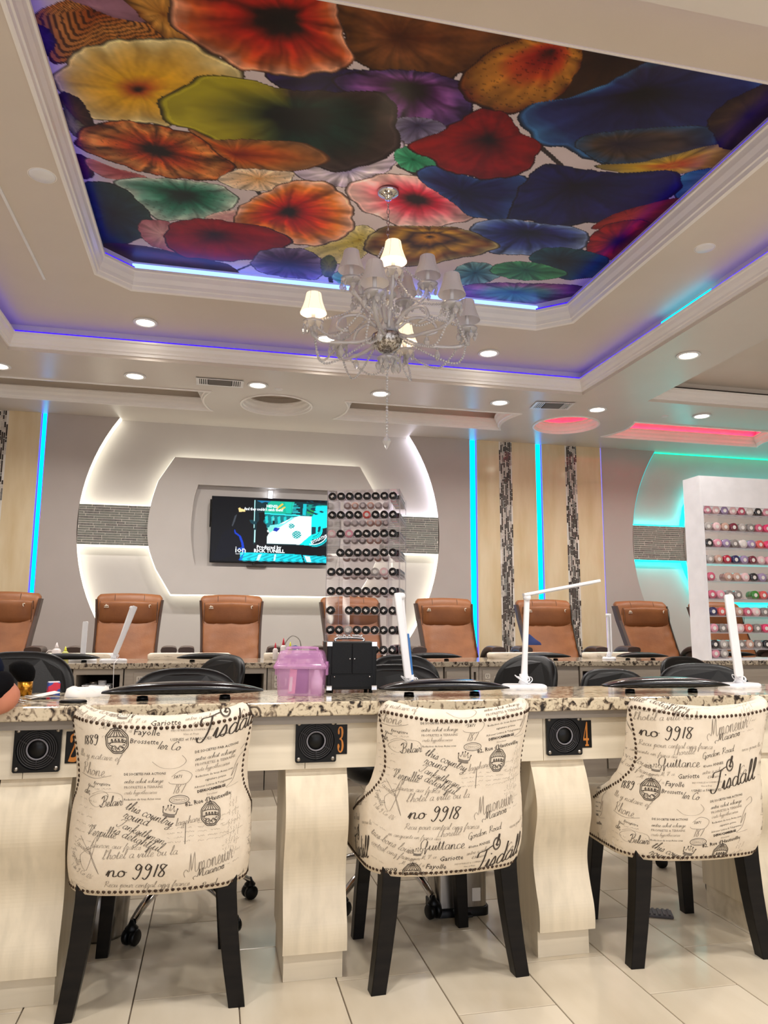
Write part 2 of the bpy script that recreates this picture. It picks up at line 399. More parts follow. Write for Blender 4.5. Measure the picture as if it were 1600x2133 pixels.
for k, (poly, prof) in enumerate(((OUT, CROWN_OUT), (INN, CROWN_IN), (circle(*CIR1, .32), CROWN_C), (circle(*CIR2, .32), CROWN_C), (TRAY_L, CROWN_C), (TRAY_M, CROWN_C), (TRAY_R, CROWN_C), (BIGR, CROWN_OUT))):
    m = MB(); sweep(m, ccw(poly), prof); struct(m.build('trim_%d' % (k+1), M['trim']))

def led(poly, a, b, z0, z1, m, name, label, closed=True, group=None):
    mb = MB(); sweep(mb, poly, [(a, z0), (b, z0), (b, z1), (a, z1)], closed=closed)
    return tag(mb.build(name, m), label, 'led strip', group)
led(OUT, .030, .038, 3.165, 3.184, M['led_blue'], 'led_strip', 'violet-blue LED line above the crown of the large outer ceiling tray')
led([(3.055, 3.95), (3.055, 4.50)], .0285, .0390, 3.166, 3.190, M['led_cyan'], 'led_strip', 'short cyan stretch of light on the right lip of the outer ceiling tray', closed=False)
led(INN[:4]+[INN[4]], .030, .040, 3.365, 3.386, M['led_blue'], 'led_strip', 'blue-violet LED line along the right edge of the flower mural tray', closed=False)
led([INN[4], INN[5]], .026, .040, 3.365, 3.408, M['led_sky'], 'led_strip', 'bright pale blue LED strip along the far edge of the flower mural', closed=False)
led([INN[5], INN[6], INN[7], INN[0]], .030, .040, 3.365, 3.386, M['led_blue'], 'led_strip', 'blue LED line along the left edge of the flower mural tray', closed=False)
led(ccw(TRAY_R), .018, .030, 3.132, 3.1385, M['led_red'], 'led_strip', 'red LED strip inside the long curved-end ceiling tray on the right')
led(ccw(circle(*CIR2, .32)), .022, .030, 3.134, 3.1375, M['led_red'], 'led_strip', 'dim red LED ring inside the round ceiling recess right of centre')
led([(2.45, TY0), (2.6, TY0)], .018, .030, 3.132, 3.1385, M['led_red'], 'led_strip', 'short red LED piece at the right end of the middle ceiling tray', closed=False)
m = MB(); sweep(m, BIGR, [(.002, 3.172), (.030, 3.172), (.030, 3.19), (.002, 3.19)]); struct(m.build('trim_9', M['dark_brown']))  # dark strip painting the shade in the gap above the crown

# walls
def wallbox(name, x0, x1, y0, y1, m): b = MB(); b.box(x0, x1, y0, y1, 0, Z0); return struct(b.build(name, m))
wallbox('wall_left', XL-.1, XL, YB, YF, M['wall_light']); wallbox('wall_right', XR, XR+.1, YB, YF, M['wall_light'])
wallbox('wall_front', XL, XR, YB-.1, YB, M['wall_light'])
# added window behind the camera, unseen, its pane glowing to brighten the ceiling
fw = MB(); fw.box(-1.4, 5.2, YB+.002, YB+.012, .55, 2.75); struct(fw.build('added_window_glow', glow('added_fill_glow', '#f2f4ff', 1.7)))
fm = MB()
for x in (-1.45, .2, 1.85, 3.5, 5.2): fm.box(x, x+.05, YB+.002, YB+.05, .5, 2.8)
for z in (.5, 2.75): fm.box(-1.45, 5.25, YB+.002, YB+.05, z, z+.05)
struct(fm.build('trim_10', M['greytrim']))  # frame of the added window
wb = wallbox('wall_back', XL, XR, YF, YF+.1, M['wall_light'])
WF = 7.50
def arc(cx, cz, r, side, z0, z1, n=28):
    return [(cx+side*math.sqrt(r*r-(z-cz)**2), z) for z in [z0+(z1-z0)*i/n for i in range(n+1)]]
AL, AR, AR2 = arc(.590, 1.97, 1.905, -1, .15, Z0), arc(.370, 1.97, 1.905, 1, .15, Z0), arc(6.435, 1.97, 1.905, -1, .15, Z0)
def panel(name, poly, y0, y1, m, parent=wb, holes=()):
    b = MB(); poly = ccw(poly)
    if not holes: b.prism(poly, y0, y1, 'y')
    else:
        for yy in (y0, y1): holed(b, poly, list(holes), lambda x, z, yy=yy: (x, yy, z))
        for pl in [poly]+list(holes):
            n = len(pl); b.add([(p[0], yy, p[1]) for p in pl for yy in (y0, y1)], [(2*i, 2*((i+1) % n), 2*((i+1) % n)+1, 2*i+1) for i in range(n)])
    return b.build(name, m, parent)
panel('wall_panel', [(-1.645, 0)]+AL+[(-1.645, Z0)], WF, YF, M['wall'])
panel('wall_panel', [(2.62, Z0), (2.62, 0)]+AR, WF, YF, M['wall'])
panel('wall_panel', [(4.182, 0)]+AR2+[(4.182, Z0)], WF, YF, M['wall'])
ZB0, ZB1 = 1.785, 2.172
def xarc(cx, z, side): return cx+side*math.sqrt(1.905**2-(z-1.97)**2)
def band(x0, x1, left_arc=None, right_arc=None):
    b = MB(); p = panel('mosaic_band', [(x0, ZB0), (x1, ZB0), (x1, ZB1), (x0, ZB1)], WF+.0035, YF, M['grout'])
    rr = random.Random(int(x0*100)+500); h = .0228; z = ZB0+.002
    while z < ZB1-.008:
        x = x0+.003-rr.random()*.12
        while x < x1:
            L = rr.choice((.08, .11, .14, .18, .22)); a, c = max(x, x0+.002), min(x+L-.0045, x1-.002)
            if c-a > .012: b.box(a, c, WF+rr.random()*.003, WF+.005, z, z+h-.0048, mi=rr.choice((0, 0, 0, 1)))
            x += L
        z += h
    stuff(b.build('mosaic_tile', [M['mos_band'], M['mos_grey']], p))
band(-1.305, -.64); band(1.62, 2.262); band(4.545, 5.22)
# stone panels with ragged vertical mosaic strips
def strip(x0, x1, parent, seed):
    rr = random.Random(seed); b = MB(); n = max(3, round((x1-x0)/.0165)); w = (x1-x0)/n
    for i in range(n):
        z = .02
        off = rr.random()*.08
        z += off
        while z < Z0-.01:
            L = rr.choice((.03, .045, .06, .06, .09, .12)); e = i in (0, n-1)
            if not (e and math.sin(z*14+i*3+seed) > .25):
                q = rr.random(); k = 0 if q < .52 else (1 if q < .66 else 2)
                zz = min(z+L-.0055, Z0-.004)
                if zz > z: b.box(x0+i*w+.0022, x0+(i+1)*w-.0022, WF-.004-rr.random()*.002, WF+.004, z, zz, mi=k)
            z += L
    stuff(b.build('mosaic_stick', [M['mos_dark'], M['mos_grey'], M['mos_light']], parent))
for x0, x1, s0, s1, sd in ((2.70, 3.385, 2.955, 3.105, 3), (3.46, 4.170, 3.735, 3.875, 5), (-2.62, -1.70, -2.125, -1.985, 9)):
    p = panel('stone_panel', [(x0, 0), (x1, 0), (x1, Z0), (x0, Z0)], WF, YF, M['stone'])
    g = MB(); g.box(s0, s1, WF-.0015, WF+.003, .01, Z0-.002); g.build('grout_bed', M['grout'], p)
    strip(s0, s1, p, sd)
panel('wall_panel', [(XL, 0), (-2.66, 0), (-2.66, Z0), (XL, Z0)], WF, YF, M['wall'])
M['halo_edge'] = glow('blue_violet_halo_glow', '#3c30ff', 3)  # emissive colour for the imitated halo beside the slots
# vertical light channels (back of each slot glows)
for x0, x1, m, lab in ((-1.700, -1.645, 'led_cyan', 'cyan vertical light slot beside the leftmost stone panel'), (2.62, 2.70, 'led_cyan', 'cyan vertical light slot left of the two right stone panels'),
                       (3.385, 3.46, 'led_cyan', 'cyan vertical light slot between the two right stone panels'), (4.170, 4.182, 'led_violet', 'thin violet vertical light line right of the second stone panel')):
    b = MB(); q = .012 if x1-x0 > .03 else 0
    b.box(x0+q, x1-q, WF+.02, WF+.05, .02, Z0-.002)
    if q:
        for xa in (x0+.001, x1-.009): v = MB(); v.box(xa, xa+.008, WF+.02, WF+.05, .02, Z0-.002); tag(v.build('led_strip', M['halo_edge']), 'blue-violet %s halo of the %s' % ('left' if xa < (x0+x1)/2 else 'right', lab.replace('cyan ', '', 1)), 'led strip')  # thin glowing strips added to imitate the violet halo at the slot sides
    tag(b.build('led_strip', M[m]), lab, 'led strip')
# light strips round the arcs and bands
def wled(path, m, label, a=0.0, b=.012, y0=7.515, y1=7.59, closed=False):
    mb = MB(); sweep(mb, path, [(a, y0), (b, y0), (b, y1), (a, y1)], fn=lambda x, z, y: (x, y, z), closed=closed)
    tag(mb.build('led_strip', M[m]), label, 'led strip')
up = [p for p in AL if p[1] > ZB1]; up = [(xarc(.59, ZB1, -1), ZB1)]+up; lo = [p for p in AL if .5 < p[1] < ZB0]+[(xarc(.59, ZB0, -1), ZB0)]
wled(list(reversed(up)), 'led_warm', 'warm white light line on the upper left wall arc')
wled(list(reversed(lo)), 'led_warm', 'warm white light line on the lower left wall arc')
upr = [(xarc(.37, ZB1, 1), ZB1)]+[p for p in AR if p[1] > ZB1]; lor = [p for p in AR if .5 < p[1] < ZB0]+[(xarc(.37, ZB0, 1), ZB0)]
wled(upr, 'led_white', 'cool white light line on the upper arc right of the television')
wled(lor, 'led_warm', 'warm white light line on the lower arc right of the television')
up2 = [(xarc(6.435, ZB1, -1), ZB1)]+[p for p in AR2 if p[1] > ZB1]; lo2 = [p for p in AR2 if .5 < p[1] < ZB0]+[(xarc(6.435, ZB0, -1), ZB0)]
M['led_teal_dim'] = glow('dim_teal_led', '#10c0c0', 1.1)
wled(list(reversed(up2)), 'led_teal_dim', 'dim teal light line on the wall arc left of the polish display')
def hled(x0, x1, z, d, m, label):
    b = MB(); b.box(x0, x1, 7.515, 7.59, min(z, z+d), max(z, z+d)); tag(b.build('led_strip', M[m]), label, 'led strip')
hled(-1.30, -.66, ZB1, .012, 'led_warm', 'warm white line on top of the left mosaic band')
hled(-1.30, -.66, ZB0, -.014, 'led_warm', 'warm white line under the left mosaic band')
hled(1.66, 2.26, ZB1, .012, 'led_white', 'cool white line on top of the middle mosaic band')
hled(1.66, 2.26, ZB0, -.014, 'led_warm', 'warm white line under the middle mosaic band')
hled(4.55, 5.20, ZB1, .014, 'led_teal', 'teal line on top of the right mosaic band')
hled(4.55, 5.20, ZB0, -.014, 'led_teal', 'teal line under the right mosaic band')
b = MB(); b.box(4.72, 6.6, 7.54, 7.56, Z0-.012, Z0-.003); M['led_green'] = glow('green_led', '#20f0a8', 1.6); tag(b.build('led_strip', M['led_green']), 'green line where the right wall arc meets the ceiling', 'led strip')
# television surround
def surround(cx, light, labels):
    H = [(-.925, 2.665), (-1.07, 2.42), (-1.125, 2.20), (-1.148, 1.965), (-1.125, 1.76), (-1.05, 1.56), (-.905, 1.325)]
    left = [(cx+x, z) for x, z in smoothpath([(a, b, 0) for a, b in H[1:6]], 5) for z in [z]] if False else [(cx+p.x, p.y) for p in smoothpath([Vector((a, b, 0)) for a, b in H[1:6]], 5)]
    pts = [(cx+H[0][0], H[0][1])]+left+[(cx+H[6][0], H[6][1])]
    right = [(2*cx-x, z) for x, z in reversed(pts)]
    poly = ccw(pts+right)
    nl = [(cx-.69, 2.40), (cx-.725, 2.25), (cx-.742, 2.0), (cx-.728, 1.8), (cx-.69, 1.60)]
    nl = [(p.x, p.y) for p in smoothpath([Vector((a, b, 0)) for a, b in nl], 5)]
    niche = ccw(nl+[(2*cx-x, z) for x, z in reversed(nl)])
    p = panel('tv_surround', poly, 7.455, YF-.06, M['wall_light'], holes=[niche])
    panel('niche_back', niche, 7.525, 7.535, M['wall_light'], p)
    n = len(poly); out = list(reversed(poly))
    wled(out, light, labels, a=.0, b=.012, y0=7.52, y1=7.59, closed=True)
surround(.480, 'led_warm', 'white glow line round the chamfered television surround')
surround(6.325, 'led_teal', 'teal glow line round the right chamfered wall surround')

# floor of individual tiles
PX, PY = .29, .54
fl = MB(); fl.box(XL, XR, YB, YF, -.05, -.006); fl = struct(fl.build('floor', M['floor_grout']))
tm = MB(); tm.box(-PX/2+.0018, PX/2-.0018, -PY/2+.0018, PY/2-.0018, -.012, 0)
t0 = tm.build('tile', M['tile'], fl, bevel=.0012, seg=1)
first = True; far = MB(); NT = 0
for i in range(-11, 25):
    xc = -.1825+PX*(i+.5); yo = 2.375 if i % 2 == 0 else 2.113
    for j in range(-10, 11):
        yc = yo+PY*(j+.5)
        if not (XL < xc < XR and YB < yc < YF): continue
        if -1.0 < xc < 3.6 and 1.6 < yc < 5.0:
            o = t0 if first else t0.copy()
            if not first: C.objects.link(o)
            first = False; o.location = (xc, yc, 0); NT += 1
        else: far.box(xc-PX/2+.0018, xc+PX/2-.0018, yc-PY/2+.0018, yc+PY/2-.0018, -.012, 0)
stuff(far.build('outlying_tile', M['tile'], fl, recalc=False))

# recessed lamps
cl = empty('ceiling_light', (0, 0, 0), 0, 'x', 'ceiling light', 'recessed ceiling lights')
b = MB(); b.lathe([(.062, -.001), (.085, -.001), (.088, -.006), (.084, -.010), (.068, -.010), (.062, -.004)], 28); b.build('trim_ring', M['white_plastic'], cl)
b = MB(); b.lathe([(0, -.005), (.064, -.005)], 28); b.build('lens', M['bulb'], cl)
names = ['warm recessed light at the far left edge above the left stone panel', 'recessed soffit light left of the first air vent', 'recessed soffit light between the air vent and the round recess',
         'recessed soffit light right behind the chandelier pendant', 'recessed soffit light left of the second air vent', 'recessed soffit light right of the second air vent',
         'recessed light on the right soffit beside the big right recess', 'recessed light lit teal-edged above the red ceiling tray', 'bright recessed light inside the outer tray, left', 'bright recessed light inside the outer tray, behind the chandelier', 'bright recessed light inside the outer tray, right']
for k, (x, y, z) in enumerate(CANS):
    o = cl if k == 0 else copy_tree(cl)
    o.location = (x, y, z); o['label'] = names[k]; lamp(x, y, z-.016, CAN_W if z == Z0 else CAN_W*.8, spread=150 if z == Z0 else 112)
for x, y, z in CANS_BACK: lamp(x, y, z-.016, BACK_W, size=.16)
# blank round covers, small sprinkler caps, vents
for x, y, z, r, lab in ((-.921, 3.704, Z1, .062, 'blank round white ceiling cap on the left of the tray'), (2.713, 3.583, Z1, .055, 'blank round white ceiling cap on the right of the tray'),
                        (.455, 6.22, Z0, .034, 'small flat sprinkler cap near the left round recess'), (4.13, 6.18, Z0, .034, 'small flat sprinkler cap above the red tray')):
    e = empty('sprinkler_plate', (x, y, z), 0, lab, 'ceiling plate'); b = MB(); b.lathe([(0, -.006), (r*.9, -.006), (r, -.001), (r, 0)], 28); b.build('cover', M['white_plastic'], e)
    b = MB(); b.lathe([(r*1.02, -.001), (r*1.08, -.0015), (r*1.1, 0)], 28); b.build('rim', M['trim'], e)
b = MB(); b.box(-1.165, -1.15, 3.4, 4.91, Z1-.006, Z1); tag(b.build('track_strip', M['white_plastic']), 'thin white strip fixed to the ceiling left of the mural', 'ceiling strip')
def vent(cx, cy, w, d, rz, lab, cat='air vent'):
    e = empty('air_vent', (cx, cy, Z0), rz, lab, cat)
    b = MB(); holed(b, [(-w/2, -d/2), (w/2, -d/2), (w/2, d/2), (-w/2, d/2)], [[(-w/2+.025, -d/2+.022), (w/2-.025, -d/2+.022), (w/2-.025, d/2-.022), (-w/2+.025, d/2-.022)]], lambda x, y: (x, y, -.008)); b.build('frame', M['white_plastic'], e)
    b = MB(); b.box(-w/2+.02, w/2-.02, -d/2+.02, d/2-.02, -.003, -.001); b.build('backing', M['black_plastic'], e)
    b0 = None
    for k in range(4):
        for s in (-1, 1):
            x = s*(w/2-.035-k*.017); b = MB(); b.box(x-.0035, x+.0035, -d/2+.022, d/2-.022, -.009, -.003)
            if b0 is None: b0 = b.build('slat', M['white_plastic'], e); bx = x
            else: o = b0.copy(); C.objects.link(o); o.location = (x-bx, 0, 0)
    b = MB(); b.box(-w/2+.10, w/2-.10, -d/2+.028, d/2-.028, -.0085, -.003); b.build('filter', mat('grey_vent_mesh', '#6f6a66', .7), e)
vent(-.035, 6.15, .385, .19, 0, 'white louvred air vent left of the left round recess'); vent(2.93, 6.10, .36, .22, R(-8), 'white louvred air vent in front of the right stone panels')
# ------------------------------------------------------------------ printed ceiling mural: generic overlapping coloured blossoms
def build_mural():
    x0, x1, y0, y1, st = -.86, 2.50, 2.36, 4.98, .0062
    nx = int((x1-x0)/st); ny = int((y1-y0)/st)
    X, Y = np.meshgrid(np.linspace(x0, x1, nx), np.linspace(y0, y1, ny), indexing='ij')
    rg = np.random.default_rng(4)
    def vnoise(f, oct=3):
        out = np.zeros_like(X); a = 1
        for o in range(oct):
            ph = rg.random(8)*6.28; k = rg.normal(0, 1, (4, 2))*f
            t = sum(np.sin(k[i, 0]*X+k[i, 1]*Y+ph[i]+1.5*np.sin(k[(i+1) % 4, 0]*Y*.8+ph[i+4])) for i in range(4))/4
            out += a*t; a *= .6; f *= 2.1
        return out/1.9
    base = np.array(lin('#cfc2c6')); col = np.empty(X.shape+(3,)); col[:] = base
    n0 = vnoise(9); col *= (1+.10*n0)[..., None]
    def hexs(s): return [np.array(lin(c)) for c in s.split()]
    def stem(a, b, w):
        p = at_z(*a, Z2); q = at_z(*b, Z2); d = (q-p); L = d.length; t = np.clip(((X-p.x)*d.x+(Y-p.y)*d.y)/L**2, 0, 1)
        dist = np.hypot(X-p.x-t*d.x, Y-p.y-t*d.y); col[dist < w] = lin('#332a2a')
    for s in (((80, 45), (190, 115), .012), ((222, 0), (230, 95), .022), ((590, 150), (605, 190), .015), ((615, 150), (640, 190), .012), ((830, 345), (865, 362), .014), ((1125, 305), (1170, 345), .013),
              ((535, 395), (545, 410), .014), ((300, 465), (350, 515), .014), ((485, 567), (530, 548), .009), ((680, 525), (690, 590), .016), ((1240, 475), (1300, 440), .01), ((895, 440), (895, 475), .012)): stem(*s)
    def blob(c, pts, pal, streak=.25, rings=0, speck=0, edge='#2a1c1c', tint=None, mott=.18, nl=0, dark=.14):
        cc = at_z(*c, Z2); P = smoothpath([at_z(*p, Z2) for p in pts], 8, closed=True)
        a = np.array([math.atan2(p.y-cc.y, p.x-cc.x) for p in P]); r = np.array([math.hypot(p.x-cc.x, p.y-cc.y) for p in P])
        o = np.argsort(a); a = a[o]; r = r[o]; a = np.concatenate([a-2*PI, a, a+2*PI]); r = np.tile(r, 3)
        A = np.arctan2(Y-cc.y, X-cc.x); D = np.hypot(X-cc.x, Y-cc.y); B = np.interp(A, a, r)
        B = B*(1+.022*np.sin(A*9+rg.random()*6)+.015*np.sin(A*15+rg.random()*6)+.006*np.sin(A*31+rg.random()*6))
        q = D/B; m = q < 1
        if not m.any(): return
        q = q[m]; A = A[m]; pal = hexs(pal); k = len(pal)
        stops = np.array([0, dark]+[dark+(1-dark)*(i+1)/(k-2) for i in range(k-2)]) if k > 2 else np.array([0, 1])
        nz = vnoise(14)[m]; qq = np.clip(q+.07*nz+.05*np.sin(A*9+3*nz)*q, 0, 1)
        out = np.stack([np.interp(qq, stops, [p[i] for p in pal]) for i in range(3)], -1)
        ph = rg.random(6)*6.28
        s = sum(wt*np.sin(A*f+ph[i]+(2.2+f*.05)*nz+(1.5+f*.06)*q*(-1)**i) for i, (f, wt) in enumerate(((7, 1.2), (11, 1), (17, .8), (29, .5), (43, .3))))/4
        out *= (1+streak*1.9*s*np.clip(q*1.6, 0, 1))[:, None]
        out *= (1+mott*vnoise(26)[m])[:, None]
        if rings: out *= (1-.75*(np.sin(q*rings+.25*nz) > .2))[:, None]
        if speck:
            n2 = vnoise(150, 2)[m]; out = np.where((n2 > .35)[:, None], out*(1-speck), out)
        if tint:
            ang, hx, wd = tint; t = np.clip(np.cos(A-R(ang))*1.6-.35, 0, 1)*np.clip(q*1.7-.35, 0, 1)*wd; out = out*(1-t)[:, None]+np.array(lin(hx))*t[:, None]*(1+.2*s)[:, None]
        e = np.clip((q-.955)/.03, 0, 1)*.85; out = out*(1-e)[:, None]+np.array(lin(edge))*e[:, None]
        rim = (q > .93) & (q < .955); out[rim] *= 1.22
        col[m] = np.clip(1.0*np.clip(out, 0, 1)**1.28, 0, 1)
    B = blob
    B((200, 20), [(70, 30), (200, -15), (290, 5), (338, 62), (325, 82), (215, 98), (160, 125), (108, 132), (85, 80)], '#5a2010 #a85a20 #c89050 #b87838', rings=60, streak=.1)
    B((90, 80), [(70, 50), (100, 60), (116, 85), (112, 102), (95, 115), (75, 90)], '#2a1838 #584078 #3a2850')
    B((200, 15), [(100, -20), (320, -25), (345, 10), (318, 45), (250, 40), (180, 12)], '#b8909c #a88094 #8a6878', .1)
    B((340, 30), [(250, -20), (280, 22), (320, 60), (350, 82), (430, 90), (420, 30), (360, -25)], '#8a5a22 #b08038 #c89a50 #7a4a20', .35)
    B((288, 188), [(118, 150), (170, 100), (240, 84), (320, 78), (400, 88), (460, 118), (505, 150), (500, 172), (430, 200), (400, 240), (350, 262), (290, 255), (200, 250), (145, 212), (116, 182)], '#2a1008 #b8601c #e0b42c #dcb44c #d2b46c #e4d8a8', .16, mott=.22, dark=.09)
    B((155, 235), [(122, 195), (165, 205), (198, 262), (170, 268), (140, 240)], '#5a4228 #6a4a30 #3c2c1c')
    B((150, 260), [(130, 215), (150, 240), (180, 268), (158, 285), (140, 262)], '#8a8a5a #a8a078 #6a6a48', .3)
    B((700, 165), [(560, 150), (700, 145), (800, 150), (840, 190), (760, 205), (600, 192)], '#201c38 #2c2450 #3a2c60', .3)
    B((830, 80), [(670, -40), (690, 20), (715, 70), (730, 120), (800, 152), (880, 172), (930, 168), (975, 150), (1040, 120), (1150, 70), (1000, 20), (850, -20)], '#5a3018 #6a3c1e #8a5a34 #7a5028 #5a3a1c', .3, mott=.4)
    B((590, 40), [(345, 10), (362, 55), (420, 100), (470, 130), (530, 150), (620, 160), (700, 148), (738, 128), (728, 95), (712, 60), (705, 10), (690, -40), (500, -60), (350, -40)], '#120605 #2a0c08 #b02818 #b84424 #c06838 #d8a488', .42, dark=.22, mott=.3)
    B((855, 180), [(690, 170), (760, 148), (850, 146), (940, 162), (988, 205), (978, 240), (930, 268), (870, 290), (830, 270), (780, 230)], '#141010 #2c1a24 #603068 #8a5a98 #6a4880 #4a3868', .5, dark=.2)
    B((870, 260), [(820, 250), (880, 245), (930, 262), (900, 285), (850, 300), (825, 290)], '#30284c #4a4068 #8a84a0', .3)
    B((1290, 110), [(1150, 60), (1300, 90), (1420, 120), (1400, 160), (1300, 210), (1200, 225), (1120, 215), (1130, 150)], '#2a1a14 #3a2418 #4a3220 #33281c', .2)
    B((1150, 105), [(960, 195), (968, 150), (1010, 112), (1080, 82), (1150, 70), (1215, 100), (1190, 175), (1130, 225), (1060, 236), (1000, 225)], '#1a0c08 #a02c18 #c05828 #c08838 #a87830 #6a3018', .25, speck=.5, dark=.2)
    B((1340, 190), [(1078, 250), (1110, 215), (1180, 205), (1270, 170), (1350, 130), (1450, 130), (1620, 170), (1600, 260), (1480, 300), (1430, 300), (1400, 332), (1300, 342), (1220, 332), (1170, 308), (1110, 292)], '#14100e #241c20 #2c2a58 #303468 #34407a #4c80b0', .2, dark=.1, tint=(-100, '#4a3a34', .5))
    B((1290, 300), [(1200, 290), (1330, 268), (1480, 265), (1500, 300), (1420, 330), (1330, 345), (1240, 332)], '#2a2838 #403440 #5a4a40 #3a5a78', .3)
    B((1400, 345), [(1240, 345), (1330, 338), (1420, 318), (1500, 298), (1570, 300), (1540, 345), (1420, 362), (1310, 362)], '#c88a28 #c86a28 #c8a838 #9a8a58', .3)
    B((1500, 370), [(1420, 365), (1500, 348), (1560, 345), (1480, 420), (1410, 415)], '#68a0a0 #88b0a0 #4a8898', .2)
    B((1560, 240), [(1472, 255), (1510, 215), (1620, 170), (1660, 230), (1600, 300), (1540, 318), (1502, 305), (1480, 270)], '#382c18 #4a3c20 #5a4828 #3c3018', .15)
    B((725, 352), [(612, 345), (680, 325), (770, 310), (838, 292), (832, 335), (790, 366), (720, 390), (640, 380)], '#b0a6c4 #9a94b8 #cfc6d2 #b4a8c0', .45)
    B((615, 240), [(337, 228), (350, 195), (420, 158), (520, 166), (600, 186), (700, 190), (800, 196), (832, 255), (820, 318), (770, 345), (700, 356), (640, 350), (560, 358), (500, 350), (450, 300), (400, 272), (345, 258)], '#0c1210 #10241f #123c34 #26372f #43362f #4c3c3c', .32, dark=.2, tint=(178, '#b4ac34', 1.0), mott=.25)
    B((490, 322), [(395, 268), (450, 290), (520, 290), (640, 300), (690, 330), (640, 352), (560, 358), (495, 352), (450, 325), (410, 290)], '#7a2810 #9a3c14 #c46a28 #a87038 #8a6848', .3, edge='#5a3018')
    B((190, 345), [(155, 320), (190, 335), (195, 368), (170, 372), (150, 350)], '#4a1c2c #6a2c3c #38182a')
    B((260, 360), [(180, 328), (240, 350), (305, 368), (280, 378), (220, 370), (185, 350)], '#b06068 #a85058 #c88a88', .2)
    B((325, 313), [(150, 292), (185, 262), (240, 251), (300, 256), (370, 270), (425, 290), (460, 325), (494, 350), (465, 372), (420, 376), (350, 370), (280, 354), (220, 332), (172, 312)], '#140806 #2a0e08 #b4481a #c06c30 #c88c50 #a05428', .6, dark=.14, speck=.35, mott=.35)
    B((540, 372), [(455, 372), (500, 352), (570, 355), (614, 362), (590, 392), (540, 398), (480, 390)], '#dca060 #e0b888 #e4d4c0', .3, speck=.3)
    B((385, 405), [(235, 378), (300, 370), (400, 376), (470, 390), (496, 415), (478, 440), (430, 456), (345, 460), (300, 440), (262, 400)], '#0c2c22 #0e4034 #2c8068 #78a898 #c8d4c8', .3, speck=.35, dark=.2)
    B((235, 445), [(172, 388), (230, 380), (282, 412), (320, 460), (296, 495), (262, 508), (212, 508), (196, 455)], '#141c24 #1c2c34 #24404a #2c4c44', .2)
    B((340, 490), [(290, 462), (350, 462), (380, 500), (420, 535), (340, 520), (300, 500)], '#c89090 #d8b0ac #b07078', .2)
    B((470, 450), [(425, 455), (480, 438), (560, 440), (540, 470), (480, 472)], '#e4bcb8 #d8a8a8 #e8d0c8', .15)
    B((360, 535), [(218, 508), (300, 512), (400, 535), (480, 552), (494, 575), (400, 575), (280, 555), (230, 535)], '#5a3020 #6a3c28 #4a3430 #5c3c2c', .2)
    B((870, 415), [(720, 392), (765, 368), (830, 362), (900, 372), (960, 400), (1000, 440), (965, 462), (900, 474), (830, 470), (778, 448), (742, 430)], '#200c10 #3a0c18 #d02c50 #e88090 #ecb8bc #e8ccc8', .28, dark=.13)
    B((750, 500), [(600, 535), (680, 500), (745, 470), (780, 480), (770, 520), (740, 545), (680, 548)], '#b8a030 #c8b858 #dcd4a8', .2, speck=.45)
    B((600, 440), [(484, 472), (500, 430), (560, 396), (620, 374), (690, 384), (722, 410), (740, 450), (726, 490), (682, 508), (620, 512), (580, 492), (520, 482)], '#180808 #300a08 #c02018 #d05820 #dc8c40 #e4bca8', .4, dark=.09, mott=.3)
    B((445, 487), [(344, 487), (362, 463), (430, 455), (500, 465), (560, 474), (604, 496), (588, 522), (530, 541), (460, 544), (390, 536), (350, 517)], '#240808 #501010 #981818 #a82420 #88201c', .12, dark=.12)
    B((860, 332), [(820, 320), (850, 304), (892, 320), (926, 352), (882, 362), (838, 350)], '#0c5038 #1c8060 #58a888', .3)
    B((960, 400), [(868, 368), (900, 345), (1000, 372), (1090, 365), (1110, 400), (1060, 455), (985, 452), (940, 420)], '#1c1a3c #22204c #2c2c68 #3a5a90', .3)
    B((1018, 290), [(848, 302), (920, 272), (975, 238), (1015, 225), (1060, 240), (1085, 275), (1127, 300), (1112, 340), (1070, 369), (1000, 372), (930, 356), (888, 328)], '#180606 #3a0a0a #881414 #9c1c1c #7c1818', .15, dark=.09, mott=.3)
    B((1195, 385), [(1058, 452), (1090, 380), (1140, 341), (1200, 350), (1300, 360), (1400, 355), (1428, 378), (1392, 410), (1330, 442), (1250, 462), (1160, 474), (1100, 462)], '#10102a #1a1840 #24245c #2a2c6c #282858', .28, dark=.13)
    B((1310, 450), [(1235, 478), (1270, 450), (1350, 425), (1430, 412), (1400, 450), (1330, 470)], '#a83820 #b84c2c #8a2c28', .2)
    B((1285, 503), [(1221, 520), (1240, 482), (1300, 459), (1370, 464), (1390, 490), (1330, 532), (1290, 542), (1240, 536)], '#180606 #4a0c0c #981c18 #b03420 #8c2018', .35, dark=.14)
    B((1100, 483), [(960, 500), (1000, 462), (1060, 456), (1130, 466), (1200, 474), (1232, 500), (1200, 522), (1140, 527), (1080, 532), (1010, 524)], '#10102c #1c1c48 #2c3078 #5064a4 #8ca0c4', .45, dark=.14)
    B((895, 492), [(758, 502), (800, 473), (880, 471), (960, 475), (1018, 498), (1044, 516), (990, 532), (920, 546), (860, 556), (810, 547), (772, 530)], '#1c100a #c8922c #4a2c18 #c09834 #8a5c28 #a09468', .4, dark=.1, rings=0)
    B((600, 548), [(523, 548), (545, 522), (600, 516), (650, 524), (672, 550), (666, 580), (600, 578), (540, 566)], '#24141c #3a2434 #5c4460 #8c80a0', .35)
    B((685, 555), [(670, 540), (690, 532), (702, 550), (690, 576), (672, 572)], '#586020 #8a8c3c #5a6a30')
    B((730, 590), [(690, 575), (740, 560), (790, 590), (740, 605)], '#207858 #38a078 #88b8a0')
